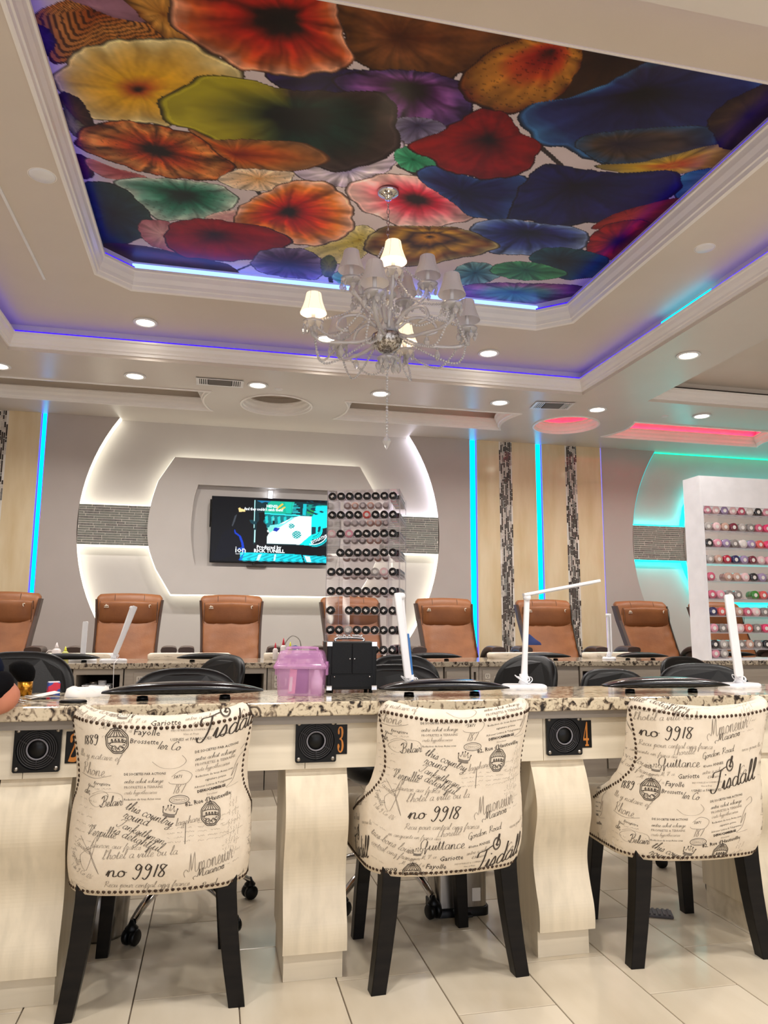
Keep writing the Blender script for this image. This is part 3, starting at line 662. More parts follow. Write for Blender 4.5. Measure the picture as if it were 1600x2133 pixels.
    B((1165, 542), [(1104, 532), (1150, 515), (1230, 524), (1272, 546), (1240, 576), (1180, 582), (1122, 562)], '#0c1c20 #143038 #204c5c #2c6068', .25)
    B((990, 568), [(938, 572), (970, 548), (1020, 550), (1042, 574), (1000, 592), (950, 592)], '#143c4c #2c7080 #80a8a8', .5)
    B((1095, 562), [(1018, 562), (1060, 545), (1130, 550), (1184, 572), (1120, 584), (1060, 580)], '#103c2c #247050 #58a070', .35)
    B((1070, 608), [(935, 608), (1000, 590), (1100, 590), (1210, 596), (1210, 630), (1100, 645), (1000, 632)], '#104438 #2c7864 #689080 #9a6890 #6c3c70', .45)
    e = empty('ceiling_mural', (0, 0, 0), 0, 'large printed ceiling mural of overlapping multicoloured glassy blossoms', 'mural')
    me = bpy.data.meshes.new('print'); n = nx*ny
    co = np.stack([X, Y, np.full_like(X, Z2)], -1).reshape(-1, 3).astype(np.float32)
    I, J = np.meshgrid(np.arange(nx-1), np.arange(ny-1), indexing='ij'); a = (I*ny+J).ravel()
    q = np.stack([a, a+1, a+ny+1, a+ny], -1).astype(np.int32); nf = len(q)
    me.vertices.add(n); me.vertices.foreach_set('co', co.ravel()); me.loops.add(nf*4); me.loops.foreach_set('vertex_index', q.ravel())
    me.polygons.add(nf); me.polygons.foreach_set('loop_start', np.arange(nf, dtype=np.int32)*4); me.update(calc_edges=True)
    at = me.color_attributes.new('print', 'FLOAT_COLOR', 'POINT')
    at.data.foreach_set('color', np.concatenate([col.reshape(-1, 3), np.ones((n, 1))], 1).astype(np.float32).ravel())
    m = mat('printed_mural_paper', '#808080', .38, spec=.3); nt = m.node_tree; vc = nt.nodes.new('ShaderNodeVertexColor'); vc.layer_name = 'print'
    nt.links.new(vc.outputs[0], nt.nodes['Principled BSDF'].inputs['Base Color']); me.materials.append(m)
    o = bpy.data.objects.new('print', me); C.objects.link(o); o.parent = e
    b = MB(); b.box(x0-.02, x1+.02, y0-.1, y1+.02, Z2+.002, Z2+.012); b.build('backing_board', M['ceiling'], e)
build_mural()

# ------------------------------------------------------------------ television
def build_tv():
    W, H = 1.155, .652; cx, cz, y = .503, 1.963, 7.43
    e = empty('television', (cx, y, cz), 0, 'large flat television showing a cyan-lit office scene with credits', 'television'); e.rotation_euler = (R(2), 0, 0)
    b = MB(); b.box(-W/2, W/2, 0, .045, -H/2, H/2); b.build('bezel', M['black_plastic'], e, bevel=.004)
    nx, nz = 300, 168; sw, sh = W-.016, H-.024
    U, V = np.meshgrid(np.linspace(0, 1, nx), np.linspace(0, 1, nz), indexing='ij')   # u right, v up
    col = np.zeros(U.shape+(3,)); rg = np.random.default_rng(2)
    def setc(m, c, k=1): col[m] = col[m]*(1-k)+np.array(lin(c))*k
    def poly(pts, c, k=1):
        x = U; yy = V; m = np.zeros(U.shape, bool); n = len(pts)
        for i in range(n):
            (xa, ya), (xb, yb) = pts[i], pts[i-1]
            if ya == yb: continue
            cnd = ((ya > yy) != (yb > yy)) & (x < (xb-xa)*(yy-ya)/(yb-ya)+xa); m ^= cnd
        setc(m, c, k)
    def P(x, yy): return ((x-75)/(1375-75), 1-(yy-178)/(945-178))      # reading frame of the screen
    def pl(pts, c, k=1): poly([P(*p) for p in pts], c, k)
    setc(U > -1, '#050608')
    noise_ = np.sin(U*60+3*np.sin(V*31))*np.sin(V*47+2*np.sin(U*23))
    pl([(540, 200), (1380, 200), (1380, 735), (540, 735)], '#0a2a30')
    pl([(700, 205), (1000, 205), (960, 350), (650, 350)], '#10b090'); pl([(880, 210), (960, 210), (950, 345), (900, 345)], '#0cc0a8')
    pl([(780, 290), (850, 225), (865, 240), (800, 300)], '#e8c040'); pl([(810, 310), (880, 262), (892, 275), (840, 318)], '#e0c050')
    pl([(990, 205), (1090, 205), (1085, 370), (960, 360)], '#063038')
    for k in range(7): pl([(970, 228+k*20), (1010+(k % 3)*22, 228+k*20), (1010+(k % 3)*22, 236+k*20), (970, 236+k*20)], '#30d8e0')
    pl([(1090, 220), (1130, 220), (1125, 370), (1085, 370)], '#0cbcc8'); pl([(1130, 225), (1375, 225), (1375, 480), (1130, 370)], '#0a8c80')
    pl([(1140, 300), (1240, 290), (1200, 345), (1140, 330)], '#20a040'); pl([(1240, 240), (1375, 235), (1375, 300), (1200, 380)], '#08d8e0')
    m = (noise_ > .3) & (U > .81) & (V > .72); setc(m, '#063848')
    pl([(640, 345), (1100, 360), (1180, 375), (1000, 390), (780, 520), (650, 540)], '#0a7078')
    for k in range(5): pl([(660+k*70, 400), (690+k*70, 380), (700+k*70, 470), (670+k*70, 480)], '#18c8c8')
    pl([(540, 200), (548, 200), (548, 540), (540, 540)], '#b8f8f8'); pl([(545, 560), (560, 560), (560, 715), (545, 715)], '#c0fafa')
    pl([(640, 350), (1060, 362), (1060, 376), (640, 364)], '#30f0f0')
    pl([(690, 560), (960, 400), (1060, 372), (1190, 372), (1190, 600), (1060, 725), (680, 720)], '#e8ffff')
    pl([(720, 500), (880, 470), (960, 400), (1000, 395), (830, 520), (700, 560)], '#78f0e8')
    pl([(1190, 372), (1375, 300), (1375, 560), (1300, 700), (1190, 735), (1060, 725), (1190, 600)], '#00e8e8')
    pl([(1195, 500), (1240, 500), (1245, 580), (1195, 600)], '#083848'); pl([(1270, 500), (1300, 490), (1290, 560), (1265, 560)], '#083848')
    def ring(c, r0, r1, colr, a0=-PI, a1=PI):
        u0, v0 = P(*c); d = np.hypot((U-u0)*1300, (V-v0)*767); A = np.arctan2(-(V-v0), U-u0); setc((d > r0) & (d < r1) & (A > a0) & (A < a1), colr)
    ring((1210, 545), 168, 178, '#e0ffff', -.6, 1.7); ring((1210, 545), 110, 168, '#041c28', -.4, 1.6); ring((1210, 545), 178, 205, '#08c0c8', .1, 1.6); ring((1210, 545), 186, 190, '#041c28', .1, 1.6); ring((1210, 545), 70, 76, '#041c28', -.9, 1.6); ring((1210, 545), 90, 94, '#041c28', -.9, 1.6)
    pl([(700, 735), (1375, 748), (1375, 835), (560, 835), (540, 735)], '#07080a')
    for c, s in (((965, 500), 34), ((1025, 605), 52)):
        u0, v0 = P(*c); d = np.hypot((U-u0)*1300, (V-v0)*767*1.1); setc((d < s) & (np.sin(U*220)*np.sin(V*170) > -.35), '#0ca0a0')
    pl([(735, 560), (775, 525), (835, 530), (800, 575)], '#0a30a8'); pl([(690, 530), (770, 500), (760, 560), (720, 590)], '#80e0d0')
    ring((545, 440), 18, 55, '#0a3a44', 1.2, 4)
    pl([(590, 350), (655, 345), (662, 420), (640, 455), (680, 500), (690, 580), (715, 590), (690, 640), (690, 735), (560, 735), (570, 480), (600, 440)], '#030405')
    pl([(745, 420), (775, 420), (770, 490), (745, 490)], '#041418'); pl([(745, 405), (770, 405), (770, 440), (745, 440)], '#58c8c8')
    # dark figure on the left with a blue rim
    pl([(330, 560), (345, 600), (400, 640), (430, 720), (445, 800), (440, 830), (420, 830), (405, 720), (370, 640), (315, 600)], '#0a3cc8')
    pl([(320, 560), (330, 610), (380, 650), (408, 740), (425, 840), (180, 930), (100, 930), (200, 600), (260, 560)], '#040610')
    pl([(360, 305), (380, 296), (385, 308), (440, 322), (440, 345), (370, 350)], '#ffd890'); pl([(325, 400), (348, 380), (330, 460), (305, 530), (295, 520)], '#4a5058', .7)
    pl([(400, 835), (1080, 845), (1110, 935), (400, 935)], '#08d8e8'); pl([(1100, 850), (1375, 865), (1375, 940), (1130, 938)], '#10d0e0')
    m = (np.sin(U*90+4*np.sin(V*40)) > .25) & (V < .12) & (U > .27); setc(m, '#0a98a8', .8)
    pl([(600, 860), (640, 850), (610, 930), (580, 930)], '#c8ffff'); pl([(1120, 860), (1180, 865), (1200, 935), (1150, 935)], '#d8ffff'); pl([(780, 850), (800, 850), (790, 930), (770, 930)], '#c8ffff')
    pl([(365, 790), (430, 770), (445, 830), (400, 900), (380, 930), (420, 935), (440, 840)], '#0848c0', .8)
    pl([(565, 205), (720, 205), (700, 225), (660, 215), (620, 232), (590, 215)], '#1878a8')
    co = np.stack([(U-.5)*sw, np.full_like(U, -.0015), (V-.5)*sh+.004], -1).reshape(-1, 3)
    b = MB(); k = nz; fs = [(i*k+j, (i+1)*k+j, (i+1)*k+j+1, i*k+j+1) for i in range(nx-1) for j in range(nz-1)]
    b.add(co.tolist(), fs); m = bpy.data.materials.new('screen_picture'); m.use_nodes = True; n = m.node_tree.nodes; bs = n['Principled BSDF']
    vc = n.new('ShaderNodeVertexColor'); vc.layer_name = 'picture'; m.node_tree.links.new(vc.outputs[0], bs.inputs['Emission Color']); bs.inputs['Emission Strength'].default_value = .95
    bs.inputs['Base Color'].default_value = (.01, .01, .012, 1); bs.inputs['Roughness'].default_value = .2; bs.inputs['Specular IOR Level'].default_value = .15
    o = b.build('screen', m, e, recalc=False); at = o.data.color_attributes.new('picture', 'FLOAT_COLOR', 'POINT')
    at.data.foreach_set('color', np.concatenate([col.reshape(-1, 3), np.ones((nx*nz, 1))], 1).astype(np.float32).ravel())
    wt = glow('screen_lettering', '#f4fbff', 1.0); bk = glow('screen_caption_black', '#000000', 0)
    def scr(s, px, py, h, m=wt, bold=.0, dy=-.0028, sx=1.0, rot=0, name='screen_text'):
        vs, fs = text(s, h, 0, bold, 1, sx); u, v = P(px, py); ca, sa = math.cos(rot), math.sin(rot)
        b = MB(); b.add([((u-.5)*sw+x*ca-z*sa, dy, (v-.5)*sh+.004+x*sa+z*ca) for x, z in vs], fs); b.build(name, m, o)
    scr('HENSI:', 672, 283, .040, bold=.0012); scr("And they couldn't catch them?", 425, 325, .040, bold=.0012, sx=.78)
    scr('Produced by', 578, 785, .046, bold=.0016, sx=1.02); scr('RICK TUNELL', 548, 830, .046, bold=.0018, sx=1.08)
    scr('ion', 340, 838, .085, bold=.0012); scr('TELEVISION', 345, 862, .014); scr('ESTIGATIVE', 1198, 712, .040, m=wt, rot=.45, sx=.85, bold=.001)
    # rear foot, side speaker and the little lamp above it
    b = MB(); b.box(-.22, -.03, -.01, .03, -H/2-.038, -H/2-.022); b.box(-.16, -.14, 0, .02, -H/2-.03, -H/2); b.build('receiver_bar', M['dark_brown'], e, bevel=.004)
    b = MB(); b.box(-W/2-.014, -W/2-.001, .01, .05, .02, .235+.06); b.build('side_speaker', M['black_plastic'], e, bevel=.005)
    f = empty('spot_lamp', (.50, 7.50, 2.335), 0, 'tiny bright white lamp above the television in its niche', 'lamp')
    b = MB(); b.box(-.018, .018, -.005, .012, -.04, .035); b.build('lens', glow('spot_lens', '#eef4ff', 9), f, bevel=.004)
    b = MB(); b.box(-.022, .022, .012, .024, -.045, .045); b.build('housing', M['white_plastic'], f)
build_tv()
# ------------------------------------------------------------------ handwriting strokes for the printed linen
G = {
'a': (4.6, [[(3.6, 3.3), (2, 4), (.5, 2.4), (.8, .4), (2.2, .2), (3.4, 1.8), (3.7, 3.8), (3.5, 1), (4, 0), (4.9, .8)]]),
'b': (4.2, [[(0, .8), (1.6, 5), (1.9, 8.6), (1.1, 8.6), (.8, 4), (1, .8), (2.2, 0), (3.5, 1.6), (2.9, 3.6), (2.2, 2.6), (4.4, 3)]]),
'c': (3.6, [[(3.1, 3.2), (2, 4), (.6, 2.6), (.7, .6), (2, 0), (3.8, .9)]]),
'd': (4.8, [[(3.4, 3.2), (2, 4), (.5, 2.4), (.8, .4), (2.2, .2), (3.4, 2), (4.2, 8.8), (3.6, 1.2), (4.1, 0), (5, .8)]]),
'e': (3.5, [[(0, .8), (2.2, 2), (2.6, 3.4), (1.6, 4), (.7, 2.4), (1, .3), (2.2, 0), (3.7, .9)]]),
'f': (3.2, [[(0, .8), (1.8, 5), (2.6, 8.4), (1.8, 8.8), (1.2, 4), (.8, -3.4), (1.4, -3.8), (1.8, 0), (3.4, 1.2)]]),
'g': (4.4, [[(3.4, 3.2), (2, 4), (.5, 2.4), (.9, .3), (2.4, .6), (3.5, 3.6), (3, -3), (1.6, -4), (.6, -2.8), (2.4, -.8), (4.6, .8)]]),
'h': (4.6, [[(0, .8), (1.6, 5.5), (1.9, 8.8), (1, 8.4), (.8, 0), (1.4, 2.6), (2.8, 4), (3.4, 3), (3.3, .8), (3.9, 0), (4.8, .8)]]),
'i': (2.4, [[(0, .8), (1.1, 3.9), (1, .8), (1.5, 0), (2.5, .8)], [(1.3, 5.8), (1.5, 6.2)]]),
'k': (4.4, [[(0, .8), (1.6, 5.5), (1.9, 8.8), (1, 8.4), (.8, 0), (1.2, 2), (3, 4), (2.6, 2.4), (1.4, 2), (3.2, 0), (4.6, .8)]]),
'l': (2.6, [[(0, .8), (1.8, 5), (2, 8.6), (1.2, 8.6), (.9, 2), (1.3, 0), (2.7, .9)]]),
'm': (7, [[(0, .8), (1, 3.9), (.9, 0), (1.4, 2.8), (2.6, 4), (3, 2.8), (2.9, 0), (3.4, 2.8), (4.8, 4), (5.2, 2.8), (5.2, .6), (5.9, 0), (7.1, .8)]]),
'n': (5, [[(0, .8), (1, 3.9), (.9, 0), (1.4, 2.8), (2.8, 4), (3.3, 2.8), (3.2, .6), (3.9, 0), (5.1, .8)]]),
'o': (4.2, [[(2.4, 4), (.8, 3.2), (.5, 1), (1.8, 0), (3.2, 1.2), (3, 3.4), (2, 3.8), (3.2, 2.9), (4.4, 3.1)]]),
'p': (4.4, [[(0, .8), (1.2, 4.2), (.8, -4), (1.3, 2.6), (2.6, 4), (3.5, 2.6), (2.9, .4), (1.6, .2), (4.5, .8)]]),
'q': (4.4, [[(3.4, 3.2), (2, 4), (.5, 2.4), (.9, .3), (2.4, .6), (3.5, 3.8), (3, -4), (3.8, -3), (4.5, .8)]]),
'r': (3.6, [[(0, .8), (1, 4.4), (1.2, 3.6), (2.6, 3.7), (2.2, 1), (2.8, 0), (3.7, .8)]]),
's': (3.2, [[(0, .8), (1.6, 4.2), (2.4, 1.6), (1.6, 0), (.4, .6), (3.3, .8)]]),
't': (3, [[(0, .8), (1.5, 7), (1.1, 1), (1.7, 0), (3.1, .8)], [(.2, 5.2), (2.8, 5.4)]]),
'u': (4.8, [[(0, .8), (1, 3.9), (.8, 1), (1.6, 0), (3, 1.2), (3.7, 3.9), (3.5, .8), (4.1, 0), (4.9, .8)]]),
'v': (4, [[(0, .8), (.9, 3.9), (1.4, .2), (2, .2), (3.2, 3.6), (4.1, 3.1)]]),
'x': (4, [[(.4, 3.6), (1.4, 3.2), (2.4, .4), (3.6, .6)], [(3.2, 3.8), (.6, .1)]]),
'y': (4.4, [[(0, .8), (1, 3.9), (.9, 1.2), (2, .2), (3.5, 3.9), (3, -3), (1.6, -4), (1, -2.8), (4.5, .8)]]),
'z': (3.6, [[(.4, 3.6), (2.6, 3.8), (.6, .2), (2.6, -.2), (2, -3.6), (1, -3), (3.7, .8)]]),
'T': (6, [[(0, 6.4), (.6, 8.2), (3.6, 8.4), (7.2, 9.4)], [(4.4, 8.6), (3.6, 3), (2, -.2), (.2, 0), (-.4, 1.6)]]),
'Q': (7, [[(5, 7.6), (3, 8.8), (.6, 6.4), (.8, 2.4), (3, 1.2), (5.4, 3.6), (5.2, 7.6), (4.6, 3), (4.8, -3.4), (6, 1), (7.2, 1)]]),
'G': (6, [[(5, 7), (3.6, 8.8), (1, 6.6), (.6, 2), (2.6, 0), (4.4, 1.4), (4.8, 3.8), (3, 3.6), (4.8, 3.8), (4.4, -2), (6.2, 1)]]),
'R': (6, [[(1, 0), (1.8, 8), (.4, 6.8), (2, 8.8), (4.6, 8), (4, 5), (2, 4.4), (4, 2), (6.2, .4)]]),
'M': (9, [[(-2, -1), (-3, 1), (-1, 2.4), (1.4, 1.2), (3, 9), (3.4, 1), (6.2, 9.2), (6.6, .4), (9, 1)]]),
'B': (6, [[(-1, 1), (1, 0), (2, 9), (-1, 7), (1, 9.6), (5, 9), (4.4, 5.6), (1.8, 5), (5, 4), (4.6, .6), (1.4, -.2), (-2, 2)]]),
'V': (6, [[(-1, 6), (1, 8.6), (2, 7), (1.6, 0), (4.4, 6), (5.4, 9), (3.4, 8), (5.6, 5.6)]]),
'F': (5, [[(.4, 7.6), (2, 8.8), (6, 9)], [(3, 8.6), (2, 2), (.6, 0), (-.6, 1)], [(1.2, 4.6), (4, 5)]]),
'L': (5, [[(4, 8), (3, 9), (1.8, 5), (1.4, 1), (.4, 0), (1.6, .8), (5, 0)]]),
'C': (5, [[(4.6, 7), (3.4, 8.8), (.8, 6), (.8, 1.6), (2.8, 0), (5.2, 1.4)]]),
'1': (2.2, [[(1.8, 8), (1, 0)]]),
'2': (4, [[(.6, 6.6), (2, 8.2), (3.4, 6.4), (.4, 0), (3.8, .4)]]),
'6': (4, [[(3.4, 8), (.8, 4), (1, .4), (2.8, .4), (3, 3), (1, 3)]]),
'7': (4, [[(.6, 7), (3.6, 7.6), (1.6, 0)]]),
'8': (4.4, [[(3.2, 7.4), (1.6, 8), (1, 6), (3.2, 2.6), (2.4, 0), (.8, 1), (1.8, 4), (3.8, 7.6)]]),
'9': (4.4, [[(3.4, 6.6), (1.8, 8.2), (.8, 5.8), (2.2, 4.4), (3.4, 6.8), (3, 1.6), (1.6, -1.6), (.2, -.4)]]),
' ': (3, []), "'": (1.4, [[(.8, 8.4), (.5, 7)]]), ',': (1.6, [[(.8, .4), (.3, -1.4)]]), '.': (1.6, [[(.5, 0), (.8, .3)]]),
}
def ribbon(path, w, flat=False):
    """2D path -> ribbon quads whose width swells on the down strokes"""
    n = len(path); vs = []; fs = []
    for i, p in enumerate(path):
        a = path[max(i-1, 0)]; b = path[min(i+1, n-1)]; d = Vector((b[0]-a[0], b[1]-a[1]))
        if d.length < 1e-9: d = Vector((1, 0))
        d.normalize(); k = w*.5*(1 if flat else (.42+.75*abs(d.y)**1.5))
        vs += [(p[0]-d.y*k, p[1]+d.x*k), (p[0]+d.y*k, p[1]-d.x*k)]
    fs = [(2*i, 2*i+1, 2*i+3, 2*i+2) for i in range(n-1)]
    return vs, fs
def hand(s, x, y, width, rot=0, pen=.3, slant=.32, tall=1.0):
    s = ''.join(c if c in G else (c.lower() if c.lower() in G else 'n') for c in s); nat = sum(G[c][0] for c in s); k = width/nat; ca, sa = math.cos(R(rot)), math.sin(R(rot)); out = []; cx = 0
    for c in s:
        for st in G[c][1]:
            p = smoothpath([Vector((cx+a+b*slant, b*tall, 0)) for a, b in st], 4)
            q = [(x+k*(v.x*ca-v.y*sa), y+k*(v.x*sa+v.y*ca)) for v in p]; out.append(ribbon(q, k*pen*(1 if pen < 3 else 1)))
        cx += G[c][0]
    return out
def typed(s, x, y, width, rot=0, shear=0, bold=0, cap=None):
    vs, fs = text(s, 1.0, shear, bold, 1); w = max(v[0] for v in vs) or 1; k = width/w; ky = cap/.7 if cap else k; ca, sa = math.cos(R(rot)), math.sin(R(rot))
    return [([(x+vx*k*ca-vy*ky*sa, y+vx*k*sa+vy*ky*ca) for vx, vy in vs], fs)]
def curve2(pts, w, closed=False, flat=True, n=5):
    p = smoothpath([Vector((a, b, 0)) for a, b in pts], n, closed); q = [(v.x, v.y) for v in p]
    if closed: q.append(q[0])
    return ribbon(q, w, flat)
def crest(x, y, s):
    o = []
    for r, w in ((1, .07), (.86, .05)): o.append(curve2([(x+s*.85*r*math.cos(a*PI/8)*(1+.07*(a % 2)), y+s*1.05*r*math.sin(a*PI/8)*(1+.05*(a % 2))) for a in range(16)], s*w, True, n=3))
    for z in (.28, -.2): o.append(curve2([(x-.72*s, y+s*z), (x-.3*s, y+s*(z+.09)), (x+.3*s, y+s*(z+.09)), (x+.72*s, y+s*z)], s*.06))
    for k in (-.45, -.22, 0, .22, .45): o.append(curve2([(x+k*s*1.2, y+.36*s), (x+k*s*.8, y+.62*s), (x+k*s*.3, y+.95*s)], s*.06))
    for k in (-.4, -.13, .13, .4): o.append(curve2([(x+k*s-.06*s, y-.05*s), (x+k*s, y+.16*s), (x+k*s+.07*s, y-.04*s), (x+k*s-.02*s, y-.1*s)], s*.07))
    for k in range(7): a = PI+PI*(k+.5)/7; o.append(curve2([(x+.5*s*math.cos(a), y+.5*s*math.sin(a)-.05*s), (x+.68*s*math.cos(a+.2), y+.74*s*math.sin(a+.2)), (x+.5*s*math.cos(a+.3), y+.86*s*math.sin(a+.3))], s*.055))
    o.append(curve2([(x-.5*s, y-.62*s), (x-.2*s, y-.42*s), (x, y-.7*s), (x+.2*s, y-.42*s), (x+.5*s, y-.62*s), (x+.3*s, y-.9*s), (x-.3*s, y-.9*s)], s*.06, True))
    o.append(curve2([(x-.12*s, y+.98*s), (x, y+1.2*s), (x+.12*s, y+.98*s)], s*.07)); return o
def crown(x, y, s, rot=-12):
    P = [(-1, -.3), (-1.15, .55), (-.65, .1), (-.45, .8), (-.1, .15), (0, .95), (.12, .15), (.5, .8), (.68, .1), (1.15, .55), (1, -.3)]
    ca, sa = math.cos(R(rot)), math.sin(R(rot)); f = lambda a, b: (x+s*(a*ca-b*sa), y+s*(a*sa+b*ca)); o = [ribbon([f(*p) for p in P], s*.13, True)]
    for z in (-.3, -.5, -.7): o.append(curve2([f(-.95, z), f(0, z-.12), f(.95, z)], s*.11))
    for a, b in ((-1.15, .6), (-.45, .9), (0, 1.05), (.5, .9), (1.15, .6)): o.append(curve2([f(a-.07, b), f(a, b+.1), f(a+.07, b), f(a, b-.1)], s*.1, True, n=2))
    return o
def scribble(x, y, w, seed, rot=0, h=4):
    rr = random.Random(seed); ca, sa = math.cos(R(rot)), math.sin(R(rot)); out = []; cx = 0
    while cx < w:
        L = rr.uniform(20, 60); pts = []; t = 0
        while t < L: pts.append((cx+t, rr.choice((0, h, h*1.6, -h*.3)))); t += rr.uniform(3, 5.5)
        if len(pts) > 2: out.append(ribbon([(x+a*ca-b*sa, y+a*sa+b*ca) for a, b in [(v.x, v.y) for v in smoothpath([Vector((p[0], p[1], 0)) for p in pts], 2)]], 1.5))
        cx += L+rr.uniform(6, 22)
    return out
# pattern in print units (1 unit = .473 mm), x right, y UP, one repeat is 1115 units tall
def pattern():
    D = []; S = []       # dark ink, faded ink
    def yy(v): return -v
    D += hand('Tisdall', 1075, yy(330), 360, 13, .62, .34, 1.1); D += hand('no 9918', 612, yy(1075), 330, -2, .62, .12, .78)
    D += hand('this country', 700, yy(690), 285, -23, .55); D += hand('round', 690, yy(740), 150, -20, .55); D += hand('Tankeithman', 660, yy(785), 285, -24, .5); D += hand('is delightful', 640, yy(825), 285, -24, .5)
    D += hand('1889', 478, yy(335), 92, 8, .7); D += hand("1er Co", 868, yy(360), 122, -6, .6); S.append(curve2([(845, yy(432)), (900, yy(468)), (985, yy(470)), (1030, yy(435)), (1005, yy(400))], 2.6, flat=False))
    S += hand('Recu pour central cinq francs', 595, yy(1140), 480, -2, .5); D += hand('Maaros', 1110, yy(1112), 165, 14, .5); S += hand('Mmoneiur', 1060, yy(1085), 270, 14, .45, .4, 1.9)
    D += hand('Gordon Road', 1005, yy(1222), 235, 12, .5); D += hand('Belair', 560, yy(680), 120, 4, .55, .3, 1.2); S.append(curve2([(500, yy(610)), (560, yy(590)), (600, yy(620)), (540, yy(680)), (480, yy(640)), (560, yy(600)), (670, yy(610)), (685, yy(670))], 2.6, flat=False))
    S += hand("l'hotel a ville ou la", 590, yy(975), 410, 2, .45); S += hand('hauron aux francs', 520, yy(905), 280, -4, .45); D += hand('Verpillie', 495, yy(835), 165, -8, .45, .3, 1.3)
    S += hand('Faucillon', 405, yy(890), 140, -28, .5); D += hand('Fayolle', 370, yy(935), 110, -52, .5); S += hand('7 de 9 Co 126', 372, yy(1030), 165, -22, .6)
    S += [curve2([(450, yy(850)), (530, yy(960)), (570, yy(1060)), (520, yy(930)), (560, yy(840)), (500, yy(1040)), (455, yy(960)), (550, yy(900))], 2.4, flat=False)]
    S += hand('lle y Natave ef', 425, yy(400), 250, -6, .45); S += hand('Rhone', 430, yy(495), 150, -6, .45, .3, 1.2); S.append(curve2([(420, yy(500)), (520, yy(520)), (620, yy(505))], 2.2))
    D += typed('Enregistre', 512, yy(553), 100, -6, .3); D += typed('Neel', 470, yy(568), 50, -8, .3); S += scribble(520, yy(580), 80, 3); D += hand('de,', 440, yy(608), 50, -6, .6)
    for (x, y, r, k) in ((1072, 392, 9, 1.0), (690, 505, 0, .93)):
        c, s_ = math.cos(R(r)), math.sin(R(r))
        for j, (t, w, dy, kind) in enumerate((('DE SOCIETES PAR ACTIONS', 250, 0, 't'), ('Vente Achat Echange', 235, 44, 'h'), ('PROPRIETES & TERRAINS', 235, 74, 't'), ('Prets Hypothecaires', 200, 106, 'h2'), ('Redaction de tous Actes sous', 225, 140, 't'), ('signature privee', 125, 160, 't'))):
            X = x+dy*s_*.9+(55 if j == 5 else 0); Y = yy(y+dy)
            if x < 800 and j == 5: continue
            if kind == 't': (D if j != 2 else S).extend(typed(t, X, Y, w*k, r, 0, .01 if j < 3 else 0))
            else: (D if kind == 'h' else S).extend(hand('entre Achat Echange'.replace('A', 'a').replace('E', 'e') if kind == 'h' else 'crets hypothecaires', X, Y, w*k, r, .5))
    D += typed('Adresser Lettres & Telegrammes', 1090, yy(592), 230, 9); D += typed('DEFAUCAMBERGE', 1108, yy(618), 170, 9, 0, .04); S += typed('Directeur', 1165, yy(635), 65, 9); D += typed("82, Rue d'Hauteville", 1040, yy(692), 280, 10, 0, .01)
    S.append(curve2([(955, yy(520)), (1010, yy(485)), (1070, yy(510)), (1040, yy(560)), (960, yy(560)), (940, yy(548))], 2.4)); D += typed('5871', 965, yy(530), 50, 4, .3); S += hand('187', 965, yy(615), 65, 4, .6)
    D.append(curve2([(1005+56*math.cos(a), yy(650)+24*math.sin(a)) for a in [i*PI/6 for i in range(12)]], 3, True)); S.append(curve2([(1005+44*math.cos(a), yy(650)+15*math.sin(a)) for a in [i*PI/6 for i in range(12)]], 2, True)); S += typed('EMBARQUE', 972, yy(655), 66)
    D += crest(665, yy(312), 66); D += crest(1185, yy(742), 64); D += crown(952, yy(716), 36); D += crown(690, yy(1283), 26, -4)
    S.append(curve2([(1350, yy(390)), (1385, yy(365)), (1395, yy(400)), (1345, yy(440)), (1310, yy(540)), (1350, yy(470)), (1325, yy(560)), (1280, yy(600)), (1370, yy(585))], 3, flat=False))
    for k, x in enumerate((1268, 1284, 1300, 1316, 1332)): S += scribble(x, yy(1000), 330 if k < 3 else 200, 20+k, 82-k)
    for k in range(5): S += scribble(940, yy(790+k*26), 120, 40+k, 2); S += scribble(1110, yy(790+k*26), 140, 60+k, 3)
    D.append(ribbon([(1042, yy(785)), (1040, yy(905))], 3, True)); S += hand('lagehari', 985, yy(800), 140, 9, .5)
    for k in range(7): S += scribble(395, yy(640+k*45), 120, 80+k, -6)
    for k in range(6): S += scribble(1250, yy(760+k*60), 110, 110+k, 12)
    S += hand('en cinquante un francs aux', 500, yy(1185), 330, -5, .5); S += hand('Lhorelle', 800, yy(1195), 150, 3, .45)
    D += hand('Quittance', 700, yy(1272), 285, 0, .42, .12); D += typed('40eme ANNEE', 1012, yy(1278), 150, 9); S += hand('ie', 625, yy(1288), 34, 0, .6)
    S += hand('pour M. V. ce', 650, yy(1335), 160, 3, .5); D += typed('Gariotte', 830, yy(1348), 155, 2, .15); S += hand('entre a achat', 1005, yy(1322), 160, 8, .5); S += typed("d'Affaires", 1042, yy(1350), 105, 5)
    D += [curve2([(1210+a*26*math.cos(t), yy(1265)+40*math.sin(t)*a) for t in [i*PI/6 for i in range(12)]], 4, True) for a in (1, .84)]; D += hand('l', 1203, yy(1280), 20, 10, 1.0)
    S += hand('M. et Mad. a', 590, yy(1360), 150, -8, .5); D += typed('Fayolle', 747, yy(1393), 135, -4, .15); D += typed('Brossette', 727, yy(1440), 150, -4, .15); S += hand('M. et M.', 600, yy(1405), 110, -8, .5)
    S += typed('INDUSTRIELLES & COMMERCIALES', 935, yy(1380), 220, 1); S += typed('Vins et Frais', 1000, yy(1402), 80, 1); D += typed('USINES et FABRIQUES', 935, yy(1434), 215, 1)
    S += hand('tres bons louis', 372, yy(1200), 300, -18, .5); S += hand('central cinq francs', 380, yy(1260), 300, -16, .55)
    for k in range(4): S += scribble(380, yy(1130+k*70), 110, 140+k, -16)
    S += hand('recu pour la', 1300, yy(1180), 150, 12, .5); S += hand('Co', 1290, yy(1330), 60, 6, .6)
    return D, S
